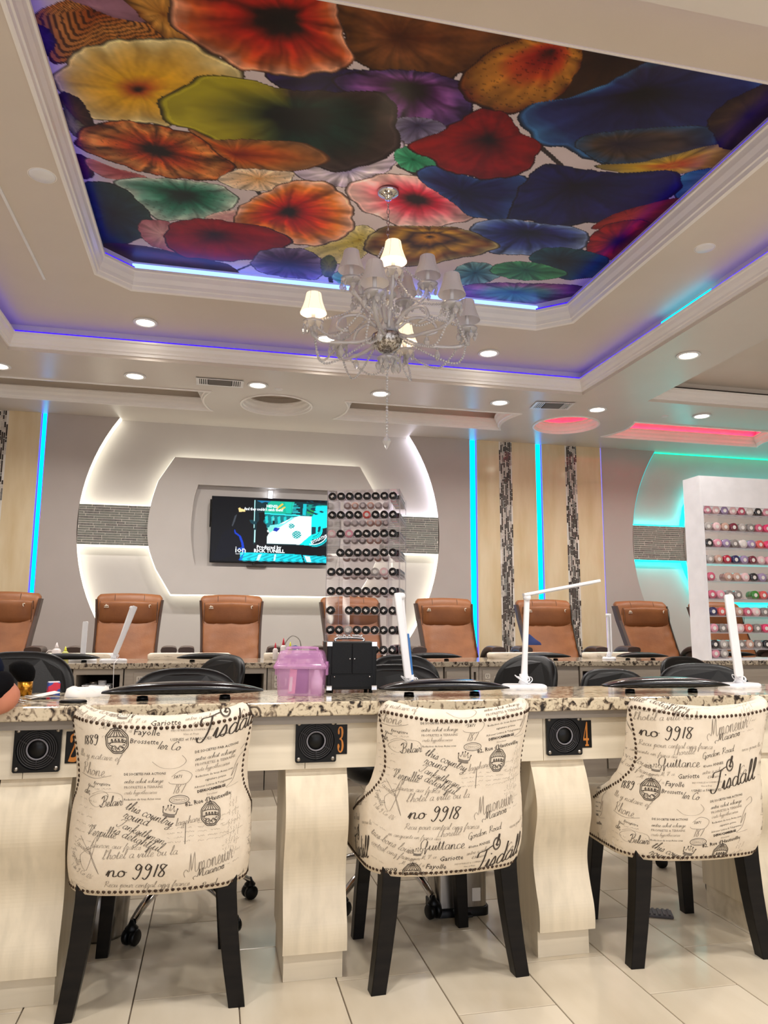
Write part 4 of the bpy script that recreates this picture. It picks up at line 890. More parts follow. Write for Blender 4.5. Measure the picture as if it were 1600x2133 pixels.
PAT = pattern(); PER = 1115.0; UNIT = .000473

# ------------------------------------------------------------------ the printed chairs
def make_chair(dx, dy):
    plan = smoothpath([Vector(p+(0,)) for p in ((-.247, .20), (-.252, .06), (-.252, -.08), (-.243, -.175), (-.19, -.238), (-.10, -.262), (0, -.27), (.10, -.262), (.19, -.238), (.243, -.175), (.252, -.08), (.252, .06), (.247, .20))], 12)
    seg = [0.0]
    for a, b in zip(plan, plan[1:]): seg.append(seg[-1]+(b-a).length)
    L = seg[-1]; seg = np.array(seg); px = np.array([p.x for p in plan]); py = np.array([p.y for p in plan])
    def pl(a):                                     # a: arc position, 0 at the middle of the back
        s = min(max(a+L/2, 0), L); x = np.interp(s, seg, px); y = np.interp(s, seg, py)
        x2 = np.interp(min(s+.004, L), seg, px)-np.interp(max(s-.004, 0), seg, px); y2 = np.interp(min(s+.004, L), seg, py)-np.interp(max(s-.004, 0), seg, py)
        d = math.hypot(x2, y2); return x, y, y2/d, -x2/d   # outward normal
    HA = [(0, .800), (.10, .806), (.18, .822), (.232, .828), (.252, .812), (.268, .74), (.288, .655), (.315, .59), (.36, .545), (.42, .515), (L/2, .47)]
    hx = np.array([p[0] for p in HA]); hy = np.array([p[1] for p in HA]); ZB = .318
    def top(a): return float(np.interp(abs(a), hx, hy))
    RR = .030
    def S(a, z, off=0.0, inner=False):
        x, y, nx, ny = pl(a); h = top(a); zz = min(z, h-RR)
        back = max(0, min(1, (.33-abs(a))/.16)); t = (zz-ZB)/.5
        sx = 1+.012+.14*max(0, min(1, (zz-.58)/.24))*back-.065*math.exp(-((zz-.64)/.11)**2)*(1 if back > 0 else .6)-.03*max(0, (.42-zz)/.09)**2
        X = x*sx; Y = y-back*(.085*t**1.3)+back*.012*math.cos(a*9)*t
        Y += back*(-.012*math.sin(PI*min(1, max(0, t)))) + (.022*max(0, (.42-zz)/.09)**2 if back > 0 else 0)
        th = .058
        if inner: return Vector((X-nx*th, Y-ny*th, z))
        if z <= h-RR: return Vector((X+nx*off, Y+ny*off, z))
        g = min((z-(h-RR))/RR, 1.55)*1.0; r = th/2
        return Vector((X-nx*r+nx*(r+off)*math.cos(g), Y-ny*r+ny*(r+off)*math.cos(g), h-RR+(RR+off)*math.sin(g)))
    e = empty('dining_chair')
    NU = 110; prof = []
    b = MB(); rows = []
    for i in range(NU+1):
        a = -L/2+L*i/NU; h = top(a); r = [S(a, ZB+(h-RR-ZB)*j/20) for j in range(21)]
        for g in range(1, 6):
            ang = PI*g/6; x, y, nx, ny = pl(a); p0 = r[20]; r.append(Vector((p0.x-nx*.029*(1-math.cos(ang)), p0.y-ny*.029*(1-math.cos(ang)), h-RR+RR*math.sin(ang))))
        p0 = r[20]; 
        for j in range(8):
            z = h-RR-(h-RR-ZB)*j/7; q = S(a, z); x, y, nx, ny = pl(a); r.append(Vector((q.x-nx*.058, q.y-ny*.058, z)))
        rows.append(r)
    k = len(rows[0]); vs = [v for r in rows for v in r]
    fs = [(i*k+j, (i+1)*k+j, (i+1)*k+(j+1) % k, i*k+(j+1) % k) for i in range(NU) for j in range(k)]
    b.add(vs, fs, True); b.add(rows[0], [tuple(range(k))], False); b.add(rows[-1], [tuple(range(k))], False)
    shell = b.build('upholstered_back', M['fabric'], e)
    # seat cushion and front rail
    b = MB(); sp = [(x*.80, y) for x, y in rounded(-.245, .245, -.215, .235, .06)]
    b.prism(sp, .37, .455, 'z'); b.build('seat', M['fabric'], e, bevel=.02, seg=3)
    b = MB(); b.box(-.18, .18, -.18, .20, .322, .372); b.build('seat_frame', M['leg'], e)
    # legs, square and tapering, the rear pair raked outward
    def leg(path, w0, w1):
        b = MB(); n = len(path); vs = []
        for i, p in enumerate(path):
            w = w0+(w1-w0)*i/(n-1)
            for sx, sy in ((-1, -1), (1, -1), (1, 1), (-1, 1)): vs.append((p[0]+sx*w, p[1]+sy*w, p[2]))
        b.add(vs, [(i*4+q, i*4+(q+1) % 4, (i+1)*4+(q+1) % 4, (i+1)*4+q) for i in range(n-1) for q in range(4)], False)
        b.add(vs[:4], [(3, 2, 1, 0)]); b.add(vs[-4:], [(0, 1, 2, 3)]); return b
    for s in (-1, 1):
        p = [(s*.185, -.175, .37), (s*.188, -.178, .30), (s*.197, -.180, .20), (s*.210, -.183, .10), (s*.226, -.188, 0)]
        leg(p, .030, .0225).build('leg', M['leg'], e, bevel=.003)
        leg([(s*.165, .165, .37), (s*.178, .19, .18), (s*.19, .20, 0)], .024, .019).build('leg', M['leg'], e, bevel=.003)
    # bronze nail heads
    b = MB(); nails = []
    def run(pts, step=.0152):
        acc = 0
        P3 = [S(*p) for p in pts]
        for (a0, z0), (a1, z1), q0, q1 in zip(pts, pts[1:], P3, P3[1:]):
            d = (q1-q0).length; t = acc
            while t < d: f = t/d; nails.append((a0+(a1-a0)*f, z0+(z1-z0)*f)); t += step
            acc = t-d
    T = .030
    run([(a, top(a)-T) for a in np.linspace(-.236, .236, 60)])
    side = [(.243, .785), (.241, .73), (.240, .68), (.245, .63), (.262, .59), (.295, .552), (.34, .522), (.40, .495), (.46, .462)]
    run(side); run([(-a, z) for a, z in side])
    run([(a, ZB+.013) for a in np.linspace(-L/2+.01, L/2-.01, 120)])
    for a, z in nails:
        p = S(a, z); x, y, nx, ny = pl(a); n = Vector((nx, ny, 0)); n = (S(a, z, .003)-p).normalized(); u = n.orthogonal().normalized(); w = n.cross(u); r = .0054; vs = [p+n*.0033]; m1 = 7
        for rr, hh in ((.6, .0028), (1, .0002)):
            for q in range(m1): an = 2*PI*q/m1; vs.append(p+n*hh+(u*math.cos(an)+w*math.sin(an))*r*rr)
        fs = [(0, 1+q, 1+(q+1) % m1) for q in range(m1)]+[(1+q, 1+m1+q, 1+m1+(q+1) % m1, 1+(q+1) % m1) for q in range(m1)]
        b.add(vs, fs, True)
    stuff(b.build('nail_head', M['nail'], e))
    # printed lettering laid on the linen
    for name, lay, m, off in (('printed_lettering', PAT[0], M['ink'], .0011), ('faded_lettering', PAT[1], M['ink_soft'], .0008)):
        b = MB()
        for vs, fs in lay:
            xs = [v[0] for v in vs]; ys = [v[1] for v in vs]; cx = (min(xs)+max(xs))/2; cy = (min(ys)+max(ys))/2
            for rep, rx in [(r_, x_) for r_ in (-1, 0, 1, 2) for x_ in (-1, 0, 1)]:
                sy = dy+PER*rep
                Z = lambda y: .778+(y+228-sy)*UNIT
                A = lambda x: (x-890+dx+1075*rx)*UNIT
                if abs(A(cx)) > .55: continue
                if not (ZB-.03 < Z(cy) < .90): continue
                ok = []
                P = [(A(x), Z(y)) for x, y in vs]
                good = [(abs(a) < .44 and ZB+.004 < z < top(a)+.014) for a, z in P]
                keep = [f for f in fs if all(good[i] for i in f)]
                if not keep: continue
                used = sorted({i for f in keep for i in f}); mp = {i: n for n, i in enumerate(used)}
                b.add([S(P[i][0], P[i][1], off) for i in used], [tuple(mp[i] for i in f) for f in keep], True)
        stuff(b.build(name, m, shell, recalc=False))
    return e
CH = ((-.122, 2.492, R(-1.0), 0, 0, 'cream printed linen chair pushed in at station 2, left one of the three'),
      (.714, 2.485, R(3.0), -70, -250, 'middle printed linen chair, right of the number 3 plaque'),
      (1.558, 2.460, R(-3.0), -200, -703, 'cream printed linen chair right of the number 4 plaque, big signature low on its back'))
for x, y, rz, dx, dy, lab in CH:
    c = make_chair(dx, dy); c.location = (x, y, 0); c.rotation_euler = (0, 0, rz); tag(c, lab, 'chair', 'printed linen chairs at the front desk')
# ------------------------------------------------------------------ front manicure desk
DT = .812; FT = .80
b = MB(); b.box(-2.9, 4.6, 2.355, 2.80, DT-.042, DT)
tag(b.build('granite_countertop', M['granite'], bevel=.004), 'long speckled beige and black granite top of the front manicure desk', 'countertop')
b = MB(); b.box(-2.88, 4.58, 2.375, 2.79, DT-.068, DT-.0425); tag(b.build('trim_board', M['greytrim']), 'grey trim board directly under the front granite top', 'trim board')
# apron panels: seams at the places seen in the photograph
def screw(b, x, z, y): b.lathe([(0, -.003), (.0035, -.003), (.0055, 0)], 10, M=Matrix.Translation((x, y, z)) @ Matrix.Rotation(R(90), 4, 'X').inverted() @ Matrix.Diagonal((1, 1, 1, 1)))
def fan(parent, x, z, y, w=.125):
    h = MB(); po = ccw(rounded(-w/2, w/2, -w/2, w/2, .006)); ho = circle(0, 0, w*.455, 36)
    for yy in (y-.010, y): holed(h, po, [ho], lambda a, c, yy=yy: (x+a, yy, z+c))
    for pl_ in (po, ho):
        n = len(pl_); h.add([(x+p[0], yy, z+p[1]) for p in pl_ for yy in (y-.010, y)], [(2*i, 2*((i+1) % n), 2*((i+1) % n)+1, 2*i+1) for i in range(n)])
    f = h.build('vent_fan', M['black_plastic'], parent)
    b = MB(); b.box(x-w*.46, x+w*.46, y-.0005, y+.0005, z-w*.46, z+w*.46); b.build('fan_backing', M['black_plastic'], f)
    b = MB(); b.lathe([(0, -.008), (w*.2, -.008), (w*.215, -.002)], 28, M=Matrix.Translation((x, y, z)) @ Matrix.Rotation(R(-90), 4, 'X')); b.build('fan_hub', M['black_plastic'], f)
    b = MB(); T = Matrix.Translation((x, y-.0095, z)) @ Matrix.Rotation(R(90), 4, 'X')
    b.lathe([(w*.205, -.001), (w*.205, .0015), (w*.238, .0015), (w*.238, -.001)], 32, M=T); b.build('hub_ring', mat('grey_hub_ring', '#77757b', .4), f)
    b = MB()
    for r in (.28, .325, .37, .415): b.tube([(x+w*r*math.cos(a), y-.0105, z+w*r*math.sin(a)) for a in [2*PI*i/36 for i in range(36)]], .0012, 4, closed=True)
    for k in range(6):
        a = R(30+60*k) if k % 3 else R(90 if k == 0 else -90)
        b.tube([(x+w*.23*math.cos(a), y-.011, z+w*.23*math.sin(a)), (x+w*.45*math.cos(a), y-.011, z+w*.45*math.sin(a))], .0011, 4)
    b.build('finger_guard', mat('dark_grey_guard_wire', '#3b393b', .3), f)
    for sx in (-1, 1):
        for sz in (-1, 1):
            b = MB(); b.lathe([(0, .0028), (.0045, .0022), (.006, 0)], 12, M=Matrix.Translation((x+sx*w*.42, y-.010, z+sz*w*.42)) @ Matrix.Rotation(R(90), 4, 'X')); b.build('screw', M['steel'], f)
def plaque(parent, x, z, y, num):
    b = MB(); b.box(x-.0215, x+.0215, y-.002, y, z-.045, z+.045); p = b.build('number_plaque', M['black_plastic'], parent, bevel=.001, seg=1)
    # heavy old-style numerals drawn as outlines
    O = {'2': [(-.55, .50), (-.50, .82), (-.1, .98), (.40, .88), (.58, .5), (.45, .15), (.05, -.25), (-.32, -.66), (.45, -.66), (.62, -.40), (.60, -.98), (-.62, -.98), (-.60, -.80), (-.1, -.1), (.20, .32), (.22, .68), (-.02, .84), (-.22, .76), (-.12, .55), (-.25, .36), (-.46, .36)],
         '3': [(-.52, .55), (-.42, .85), (-.05, 1.0), (.38, .88), (.50, .52), (.38, .18), (.18, .06), (.46, -.12), (.58, -.50), (.40, -.86), (-.02, -1.0), (-.42, -.86), (-.58, -.55), (-.48, -.34), (-.28, -.36), (-.18, -.54), (-.28, -.74), (-.06, -.88), (.14, -.78), (.22, -.46), (.12, -.1), (-.18, 0), (-.18, .10), (.08, .20), (.16, .50), (.08, .80), (-.08, .88), (-.26, .78), (-.18, .60), (-.24, .42), (-.42, .40)],
         '4': [(.12, 1.0), (.34, 1.0), (.34, -.34), (.60, -.34), (.60, -.52), (.34, -.52), (.34, -.82), (.55, -.86), (.55, -.98), (-.22, -.98), (-.22, -.86), (0, -.82), (0, -.52), (-.62, -.52), (-.62, -.36)], '4h': [(0, -.34), (0, .52), (-.42, -.34)]}
    q = MB(); out = [(a*.0168, c*.040) for a, c in O[num]]
    if num != '4': out = [(v.x, v.y) for v in smoothpath([Vector((a, c, 0)) for a, c in out], 3, True)]
    holes = [[(a*.0168, c*.040) for a, c in O['4h']]] if num == '4' else []
    holed(q, ccw(out), holes, lambda a, c: (x+a, y-.0028, z+c)); q.build('numeral', M['copper'], p, recalc=False)
seams = [-1.33, -.52, .290, 1.085, 1.90, 2.71, 3.52, 4.58]; FY = 2.398
fans = {0: None, 1: (-.478, .688, '2', -.388), 2: (.312, .690, '3', .398), 3: (1.158, .686, '4', 1.238)}
first = None
b = MB(); b.box(-2.88, seams[0]-.001, FY, 2.42, .606, DT-.0685); tag(b.build('apron_panel', M['wood_h']), 'cream wood apron panel at the far left end of the front desk', 'panel')
AP = {}
labs = ['cream apron panel of the front desk left of station 2', 'cream apron panel running from station 2 to the fan of station 3', 'cream apron panel running from the fan of station 3 to station 4', 'cream apron panel carrying the station 4 fan', 'cream apron panel of the front desk behind the right chair', 'cream apron panel right of the right chair', 'cream apron panel at the far right end of the front desk']
for i in range(7):
    e = empty('apron_panel', (seams[i], FY, .606), 0, labs[i], 'panel', 'cream apron panels of the front desk'); w_ = seams[i+1]-seams[i]
    b = MB(); b.box(.001, w_-.001, 0, .02, 0, .1370); b.build('board', M['wood_h'], e); AP[i] = e
for k, owner, fx, fz, n, nx in ((1, 1, -.484, .688, '2', -.388), (2, 2, .322, .690, '3', .400), (3, 3, 1.158, .686, '4', 1.240)):
    pr = AP[owner]; lx = fx-seams[owner]; fan(pr, lx, fz-.606, 0, .127); plaque(pr, nx-seams[owner], fz-.606+.002, 0, n)
# S-curved pillars
def sprof():
    P = [(.605, .052), (.59, .047), (.575, .038), (.54, .022), (.49, .006), (.44, .004), (.38, .022), (.32, .040), (.27, .042), (.21, .026), (.16, .008), (.12, .002), (.085, .004)]
    return [(v.x, v.y) for v in smoothpath([Vector((a, c, 0)) for a, c in P], 5)]
def pillar(x0, lab):
    e = empty('desk_pillar', (x0, 2.385, 0), 0, lab, 'pillar', 'S-curved desk pillars'); W = .192
    pr = sprof(); poly = [(y-.022, z) for z, y in pr]+[(.30, .085), (.30, .605)]
    b = MB(); b.prism(poly, 0, W, 'x'); b.build('curved_body', M['wood'], e)
    b = MB(); b.box(.006, W-.008, .014, .29, 0, .0845); b.build('plinth', M['wood_h'], e)
    return e
for x, lab in ((-1.395, 'S-curved cream pillar outside the frame at the far left'), (-.580, 'S-curved cream desk pillar at the left edge, left of chair 2'), (.232, 'S-curved cream desk pillar between the left and middle printed chairs'), (1.044, 'S-curved cream desk pillar between the middle and right printed chairs'),
               (1.856, 'S-curved cream desk pillar right of the right printed chair'), (2.668, 'S-curved cream desk pillar hidden beyond the right edge'), (3.48, 'last S-curved cream pillar at the right end of the front desk')):
    pillar(x, lab)

# ------------------------------------------------------------------ rear desk
FD = 5.00
b = MB(); b.box(-2.9, 6.6, FD-.01, 5.62, FT-.034, FT); tag(b.build('granite_countertop', M['granite_far'], bevel=.004), 'grey speckled granite top of the rear desk before the massage chairs', 'countertop')
def cabinet(x0, x1, kind, lab):
    e = empty('desk_cabinet', (x0, FD+.01, 0), 0, lab, 'cabinet', 'grey wood cabinets of the rear desk'); w_ = x1-x0-.002
    zt = FT-.0345
    if kind == 'drawer':
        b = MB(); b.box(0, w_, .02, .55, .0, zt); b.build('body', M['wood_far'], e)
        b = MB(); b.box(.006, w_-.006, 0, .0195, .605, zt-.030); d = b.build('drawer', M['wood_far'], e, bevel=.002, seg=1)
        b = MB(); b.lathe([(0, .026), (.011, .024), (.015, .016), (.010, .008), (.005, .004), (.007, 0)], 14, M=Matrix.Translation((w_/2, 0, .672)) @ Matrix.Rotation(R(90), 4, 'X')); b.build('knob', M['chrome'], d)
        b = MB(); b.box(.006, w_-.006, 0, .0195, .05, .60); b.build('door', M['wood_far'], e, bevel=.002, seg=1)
    elif kind == 'cubby':
        b = MB(); zo0, zo1 = .60, zt-.040
        b.box(0, .018, 0, .55, 0, zt); b.box(w_-.018, w_, 0, .55, 0, zt); b.box(.018, w_-.018, .50, .55, 0, zt); b.box(.018, w_-.018, 0, .5, zt-.036, zt); b.box(.018, w_-.018, 0, .5, 0, zo0)
        b.build('body', M['wood_far'], e); 
        b = MB(); b.box(.019, w_-.019, .42, .43, zo0, zo1); b.build('back_board', mat('dark_cubby_back', '#3a2a24', .7), e)
    else:
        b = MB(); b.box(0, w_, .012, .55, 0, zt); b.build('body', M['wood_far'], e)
        b = MB(); b.box(w_/2-.063, w_/2+.063, .004, .0115, .615, .742); p = b.build('cover_plate', M['wood_far'], e, bevel=.002, seg=1)
        for dz in (.655, .70):
            b = MB(); b.prism(rounded(w_/2-.045, w_/2-.008, dz-.018, dz+.018, .008), .001, .0039, 'y'); b.build('outlet', mat('pale_outlet', '#d0c8bc', .4), p)
            b = MB()
            for sx in (-.033, -.020): b.box(w_/2+sx-.0015, w_/2+sx+.0015, 0, .0009, dz-.004, dz+.010)
            b.lathe([(0, 0), (.003, 0)], 8, M=Matrix.Translation((w_/2-.0265, .0005, dz-.010)) @ Matrix.Rotation(R(90), 4, 'X')); b.build('slots', M['black_plastic'], p)
        b = MB(); b.box(w_/2+.022, w_/2+.034, .001, .0039, .655, .70); b.build('switch', mat('pale_switch', '#cfc7bb', .4), p)
    return e
for x0, x1, k, lab in ((-2.8, -.86, 'drawer', 'grey cabinet of the rear desk behind the leftmost black stool'), (-.84, -.545, 'cubby', 'open cubby in the rear desk holding the white basket'), (-.54, -.30, 'outlet', 'rear desk section with outlets left of the oval black stool back'), (-.29, .135, 'drawer', 'grey rear desk cabinet behind the oval black stool back'),
                      (.14, .345, 'cubby', 'dark open cubby in the rear desk left of the pink box'), (.35, .53, 'outlet', 'rear desk section with outlet and switch plate left of the pink box'), (.54, 1.55, 'drawer', 'grey rear desk cabinet behind the pink box and black case'),
                      (1.56, 1.74, 'drawer', 'narrow grey rear desk cabinet right of the polish tower'), (1.745, 1.80, 'cubby', 'narrow dark slot in the rear desk beside the turned stool'), (1.805, 1.98, 'outlet', 'rear desk section with outlets right of the turned stool'),
                      (2.00, 2.56, 'drawer', 'grey rear desk drawer unit with a chrome knob, left of the small cubby'), (2.565, 2.75, 'cubby', 'small open cubby in the rear desk behind the low stool back'), (2.755, 3.45, 'drawer', 'grey rear desk drawer unit with a chrome knob, right of the small cubby'), (3.46, 4.20, 'drawer', 'grey rear desk drawer unit under the polish display'), (4.21, 6.5, 'drawer', 'grey rear desk cabinet at the far right')):
    cabinet(x0, x1, k, lab)
# ------------------------------------------------------------------ massage chairs in front of the back wall
def make_massage():
    e = empty('massage_chair'); rr = random.Random(3)
    def cy(z): return -.16+(z-.74)*.62-(.05*max(0, z-1.1)/.2)
    def hw(z): return .232+.030*((z-.7)/.5)-.008*math.sin((z-.7)*5)
    secs = []; zs = [.50, .56, .64, .72, .78, .82, .86, .90, .94, .98, 1.02, 1.06, 1.10, 1.15, 1.20, 1.24, 1.27, 1.285, 1.293]
    for z in zs:
        w_ = hw(z); d = .055
        if z > 1.25: t = (z-1.25)/.043; w_ -= .030*t*t; d *= math.sqrt(max(.1, 1-.75*t*t))
        q = superell(w_, d, 40, 4.5); out = []
        for x, y in q:
            f = 0
            if y < 0 and z < 1.08:
                f = .009*math.sin(z*85+abs(x)*34+(2 if x > 0 else 0))*min(1, abs(x)/.12)*(1 if abs(x) < .225 else .2)-.012*math.exp(-(x/.10)**2)
            zt = z+(.0 if z < 1.28 else 0)-(.012*(x/.25)**2 if z > 1.26 else 0)
            out.append((x, cy(z)+y+f, zt))
        secs.append(out)
    b = MB(); b.loft(secs); o = b.build('backrest', M['leather'], e)
    # dark side piping and seams
    b = MB()
    for s in (-1, 1):
        b = MB(); b.loft([[(s*(hw(z)-.010), cy(z)-.054+.0, z), (s*(hw(z)+.007), cy(z)-.034, z), (s*(hw(z)+.008), cy(z)+.045, z), (s*(hw(z)-.02), cy(z)+.050, z)] for z in zs[:-3]], smooth=False); b.build('side_panel', M['leather_side'], e)
    for x in (-.115, .115): b = MB(); b.tube([(x, cy(z)-.0545, z) for z in (1.18, 1.22, 1.26)]+[(x, cy(1.27)-.045, 1.281)], .0016, 4); b.build('seam', M['leather_side'], e)
    b = MB(); b.tube([(0, cy(z)-.050, z) for z in (.74, .80, .86)]+[(-.05, cy(.94)-.055, .94)], .0014, 4); b.build('seam', M['leather_side'], e)
    # head pillow
    secs = []; n = 15
    for i in range(n):
        t = -1+2*i/(n-1); x = t*.222; k = (1-abs(t)**7)**.5 if abs(t) < 1 else .25
        secs.append([(x, cy(1.14)-.072+y*(k*.9+.1)+(.010*math.sin(PI*(c+.5)) if False else 0)-.012*(1-t*t), 1.130+zz*(.93+.07*k)+.008*(1-t*t)*(-1 if zz < 0 else 1)) for y, zz in superell(.036, .090, 20, 2.8) for c in [0]])
    b = MB(); b.loft(secs); p = b.build('head_pillow', M['leather'], e)
    for s in (-1, 1): b = MB(); b.tube([(s*.2235, cy(1.14)-.072+.034*math.cos(a), 1.130+.090*math.sin(a)) for a in [2*PI*i/20 for i in range(20)]], .0022, 4, closed=True); b.build('pillow_piping', M['leather_side'], p)
    b = MB(); y = cy(1.14)-.119; wh = .0032
    for pts in ([(-.172, 1.196), (-.172, 1.172)], [(-.184, 1.184), (-.160, 1.184)], [(-.165, 1.190), (-.156, 1.186), (-.156, 1.172)], [(-.186, 1.172), (-.150, 1.172)], [(.160, 1.196), (.160, 1.176), (.166, 1.172)], [(.160, 1.194), (.170, 1.196), (.172, 1.190)]):
        b.tube([(a, y+.003+(a/.222)**2*.010, c) for a, c in pts], wh, 4)
    b.build('embroidered_mark', M['fabric'], p)
    # armrests
    for s in (-1, 1):
        pts = [(s*.33, -.02, .70), (s*.335, -.09, .795), (s*.34, -.19, .842), (s*.34, -.32, .850), (s*.34, -.43, .842)]
        P = smoothpath(pts, 4); b = MB(); secs = []
        for i, q in enumerate(P):
            t = i/(len(P)-1); ww = .058*(.8+.25*t); secs.append([(q.x+x, q.y, q.z+zz) for x, zz in superell(ww, .026, 14, 3)])
        b.loft(secs); a = b.build('armrest', M['arm'], e)
        b = MB(); b.box(s*.34-.028, s*.34+.028, -.36, -.12, .50, .825); b.build('armrest_support', M['leather_side'], a)
    b = MB(); b.loft([[(x*.98, -.42+y*f, z) for x, y in superell(.27, .27, 24, 5)] for z, f in ((.50, .92), (.53, 1), (.60, 1), (.63, .93))]); b.build('seat', M['leather'], e)
    b = MB(); b.box(-.40, .40, -.68, .0, 0, .50); b.build('pedestal', M['leather_side'], e, bevel=.04)
    b = MB(); b.loft([[(x, -.47+y, z) for x, y in superell(w_, w_*.8, 24, 2.6)] for z, w_ in ((0, .28), (.22, .36), (.38, .38), (.385, .34), (.25, .30), (.12, .22))]); b.build('foot_basin', M['white_plastic'], e)
    return e
mc = make_massage()
ML = ['tan leather massage chair at the left edge of the frame', 'tan leather massage chair behind the folded lamp, left of the white basket of bottles', 'tan leather massage chair directly below the television', 'tan leather massage chair seen through the clear polish tower',
      'tan leather massage chair just right of the polish tower against the cyan slot', 'tan leather massage chair between the stone panels under the outstretched lamp head', 'tan leather massage chair in front of the right taupe wall', 'tan leather massage chair half hidden behind the left side of the white display', 'tan leather massage chair glimpsed through the white display shelves']
for k, x in enumerate((-1.64, -.689, .135, 1.161, 2.017, 2.982, 3.994, 4.81, 5.72)):
    if k: o = copy_tree(mc, label=None)
    else: o = mc
    o.location = (x, 6.44, 0); o.rotation_euler = (0, 0, R((0, 2, 0, 1, -3, -6, -5, -3, -3)[k])); tag(o, ML[k], 'massage chair', 'tan massage chairs along the back wall')
b = MB(); P = [(-.07, 0, 0), (.07, -.01, 0), (.05, -.005, .03), (-.02, .01, .10), (-.03, .015, .06)]
secs = [[(x*k+dx, y*k+dy, z) for x, y in superell(.075, .05, 14, 2)] for z, k, dx, dy in ((0, 1, 0, 0), (.02, .9, .0, 0), (.045, .6, -.015, .005), (.07, .35, -.028, .006), (.092, .08, -.036, .006))]
b.loft(secs); tag(b.build('folded_cloth', mat('navy_blue_cloth', '#34406a', .9, spec=.1, bump=.5, bscale=60), loc=(2.69, 6.10, .884)), 'peaked navy blue cloth lying on the left armrest of a massage chair', 'cloth')

# ------------------------------------------------------------------ black rolling stools
def make_stool():
    e = empty('task_stool')
    def P(u, v, back):
        pass
    b = MB(); secs = []; n = 28
    zc, hh, hwid = .705, .172, .213
    for t, k in ((-1, .86), (-.8, .955), (-.4, 1), (.3, 1), (.75, .96), (1, .86)):
        out = []
        for x, z in superell(hwid*k*1.04, hh*k, 40, 2.8):
            y = .20+.022*t-.55*x*x*1.4+.10*(z/hh)*.5
            if z < 0: x *= 1-.12*(z/hh)**2
            out.append((x, y, zc+z))
        secs.append(out)
    b.loft(secs); b.build('backrest', M['black_leather'], e)
    b = MB(); b.tube(smoothpath([(0, -.02, .43), (0, .12, .42), (0, .235, .47), (0, .25, .62), (0, .235, .70)], 5), .014, 8, flat=.6); b.box(-.03, .03, .205, .232, .60, .72); b.build('back_bracket', M['chrome'], e, bevel=.003)
    b = MB(); b.lathe([(0, .44), (.17, .44), (.195, .46), (.20, .49), (.19, .52), (.15, .535), (0, .54)], 32); b.build('seat', M['black_leather'], e)
    b = MB(); b.lathe([(0, .10), (.026, .10), (.026, .26), (.018, .262), (.018, .43), (.05, .44), (0, .44)], 18); b.build('gas_column', M['chrome'], e)
    for k in range(5):
        a = 2*PI*k/5+.3; T = Matrix.Rotation(a, 4, 'Z')
        b = MB(); pts = smoothpath([(0.015, 0, .115), (.10, 0, .135), (.20, 0, .115), (.275, 0, .072)], 4); secs = []
        for i, q in enumerate(pts):
            t = i/(len(pts)-1); secs.append([T @ Vector((q.x, q.y+y, q.z+z)) for y, z in superell(.020-.007*t, .015-.004*t, 10, 2.5)])
        b.loft(secs); arm = b.build('base_arm', M['chrome'], e)
        c = T @ Vector((.28, 0, 0)); b = MB()
        for s in (-1, 1): b.lathe([(0, -.010), (.022, -.010), (.026, -.006), (.026, .006), (.022, .010), (0, .010)], 16, M=Matrix.Translation(c+T.to_3x3() @ Vector((0, s*.014, .027))) @ T @ Matrix.Rotation(R(90), 4, 'X'))
        b.lathe([(0, .04), (.018, .04), (.022, .055), (.012, .066), (.006, .08), (0, .08)], 12, c=(c.x, c.y, 0)); b.build('caster', M['black_plastic'], arm)
    return e
st = make_stool()
SPOTS = [((-.76, 3.17), 5, 1.06, 'black rolling stool at the far left behind the makeup brush'), ((-.085, 3.0), 6, .99, 'black rolling stool with a broad rounded back behind the left printed chair'), ((-.12, 4.10), -58, 1.0, 'black rolling stool partly hidden between the two desks left of the pink box'),
         ((.72, 3.04), -16, 1.0, 'black rolling stool behind the folded lamp and polish tower'), ((1.10, 4.05), 10, 1.0, 'black rolling stool at the rear desk beside the polish tower foot'), ((1.33, 3.46), -72, 1.03, 'black rolling stool turned sideways behind the base of the outstretched lamp'),
         ((2.36, 4.0), 0, .905, 'low black rolling stool right of the outstretched lamp'), ((2.98, 4.12), 12, .98, 'black rolling stool mostly hidden at the foot of the white display'), ((2.20, 2.98), -14, 1.0, 'black rolling stool with a wide back behind the right folded lamp')]
for k, ((x, y), rz, sc_, lab) in enumerate(SPOTS):
    o = st if k == 0 else copy_tree(st)
    o.location = (x, y, 0); o.rotation_euler = (0, 0, R(rz)); o.scale = (1, 1, sc_); tag(o, lab, 'stool', 'black rolling stools')

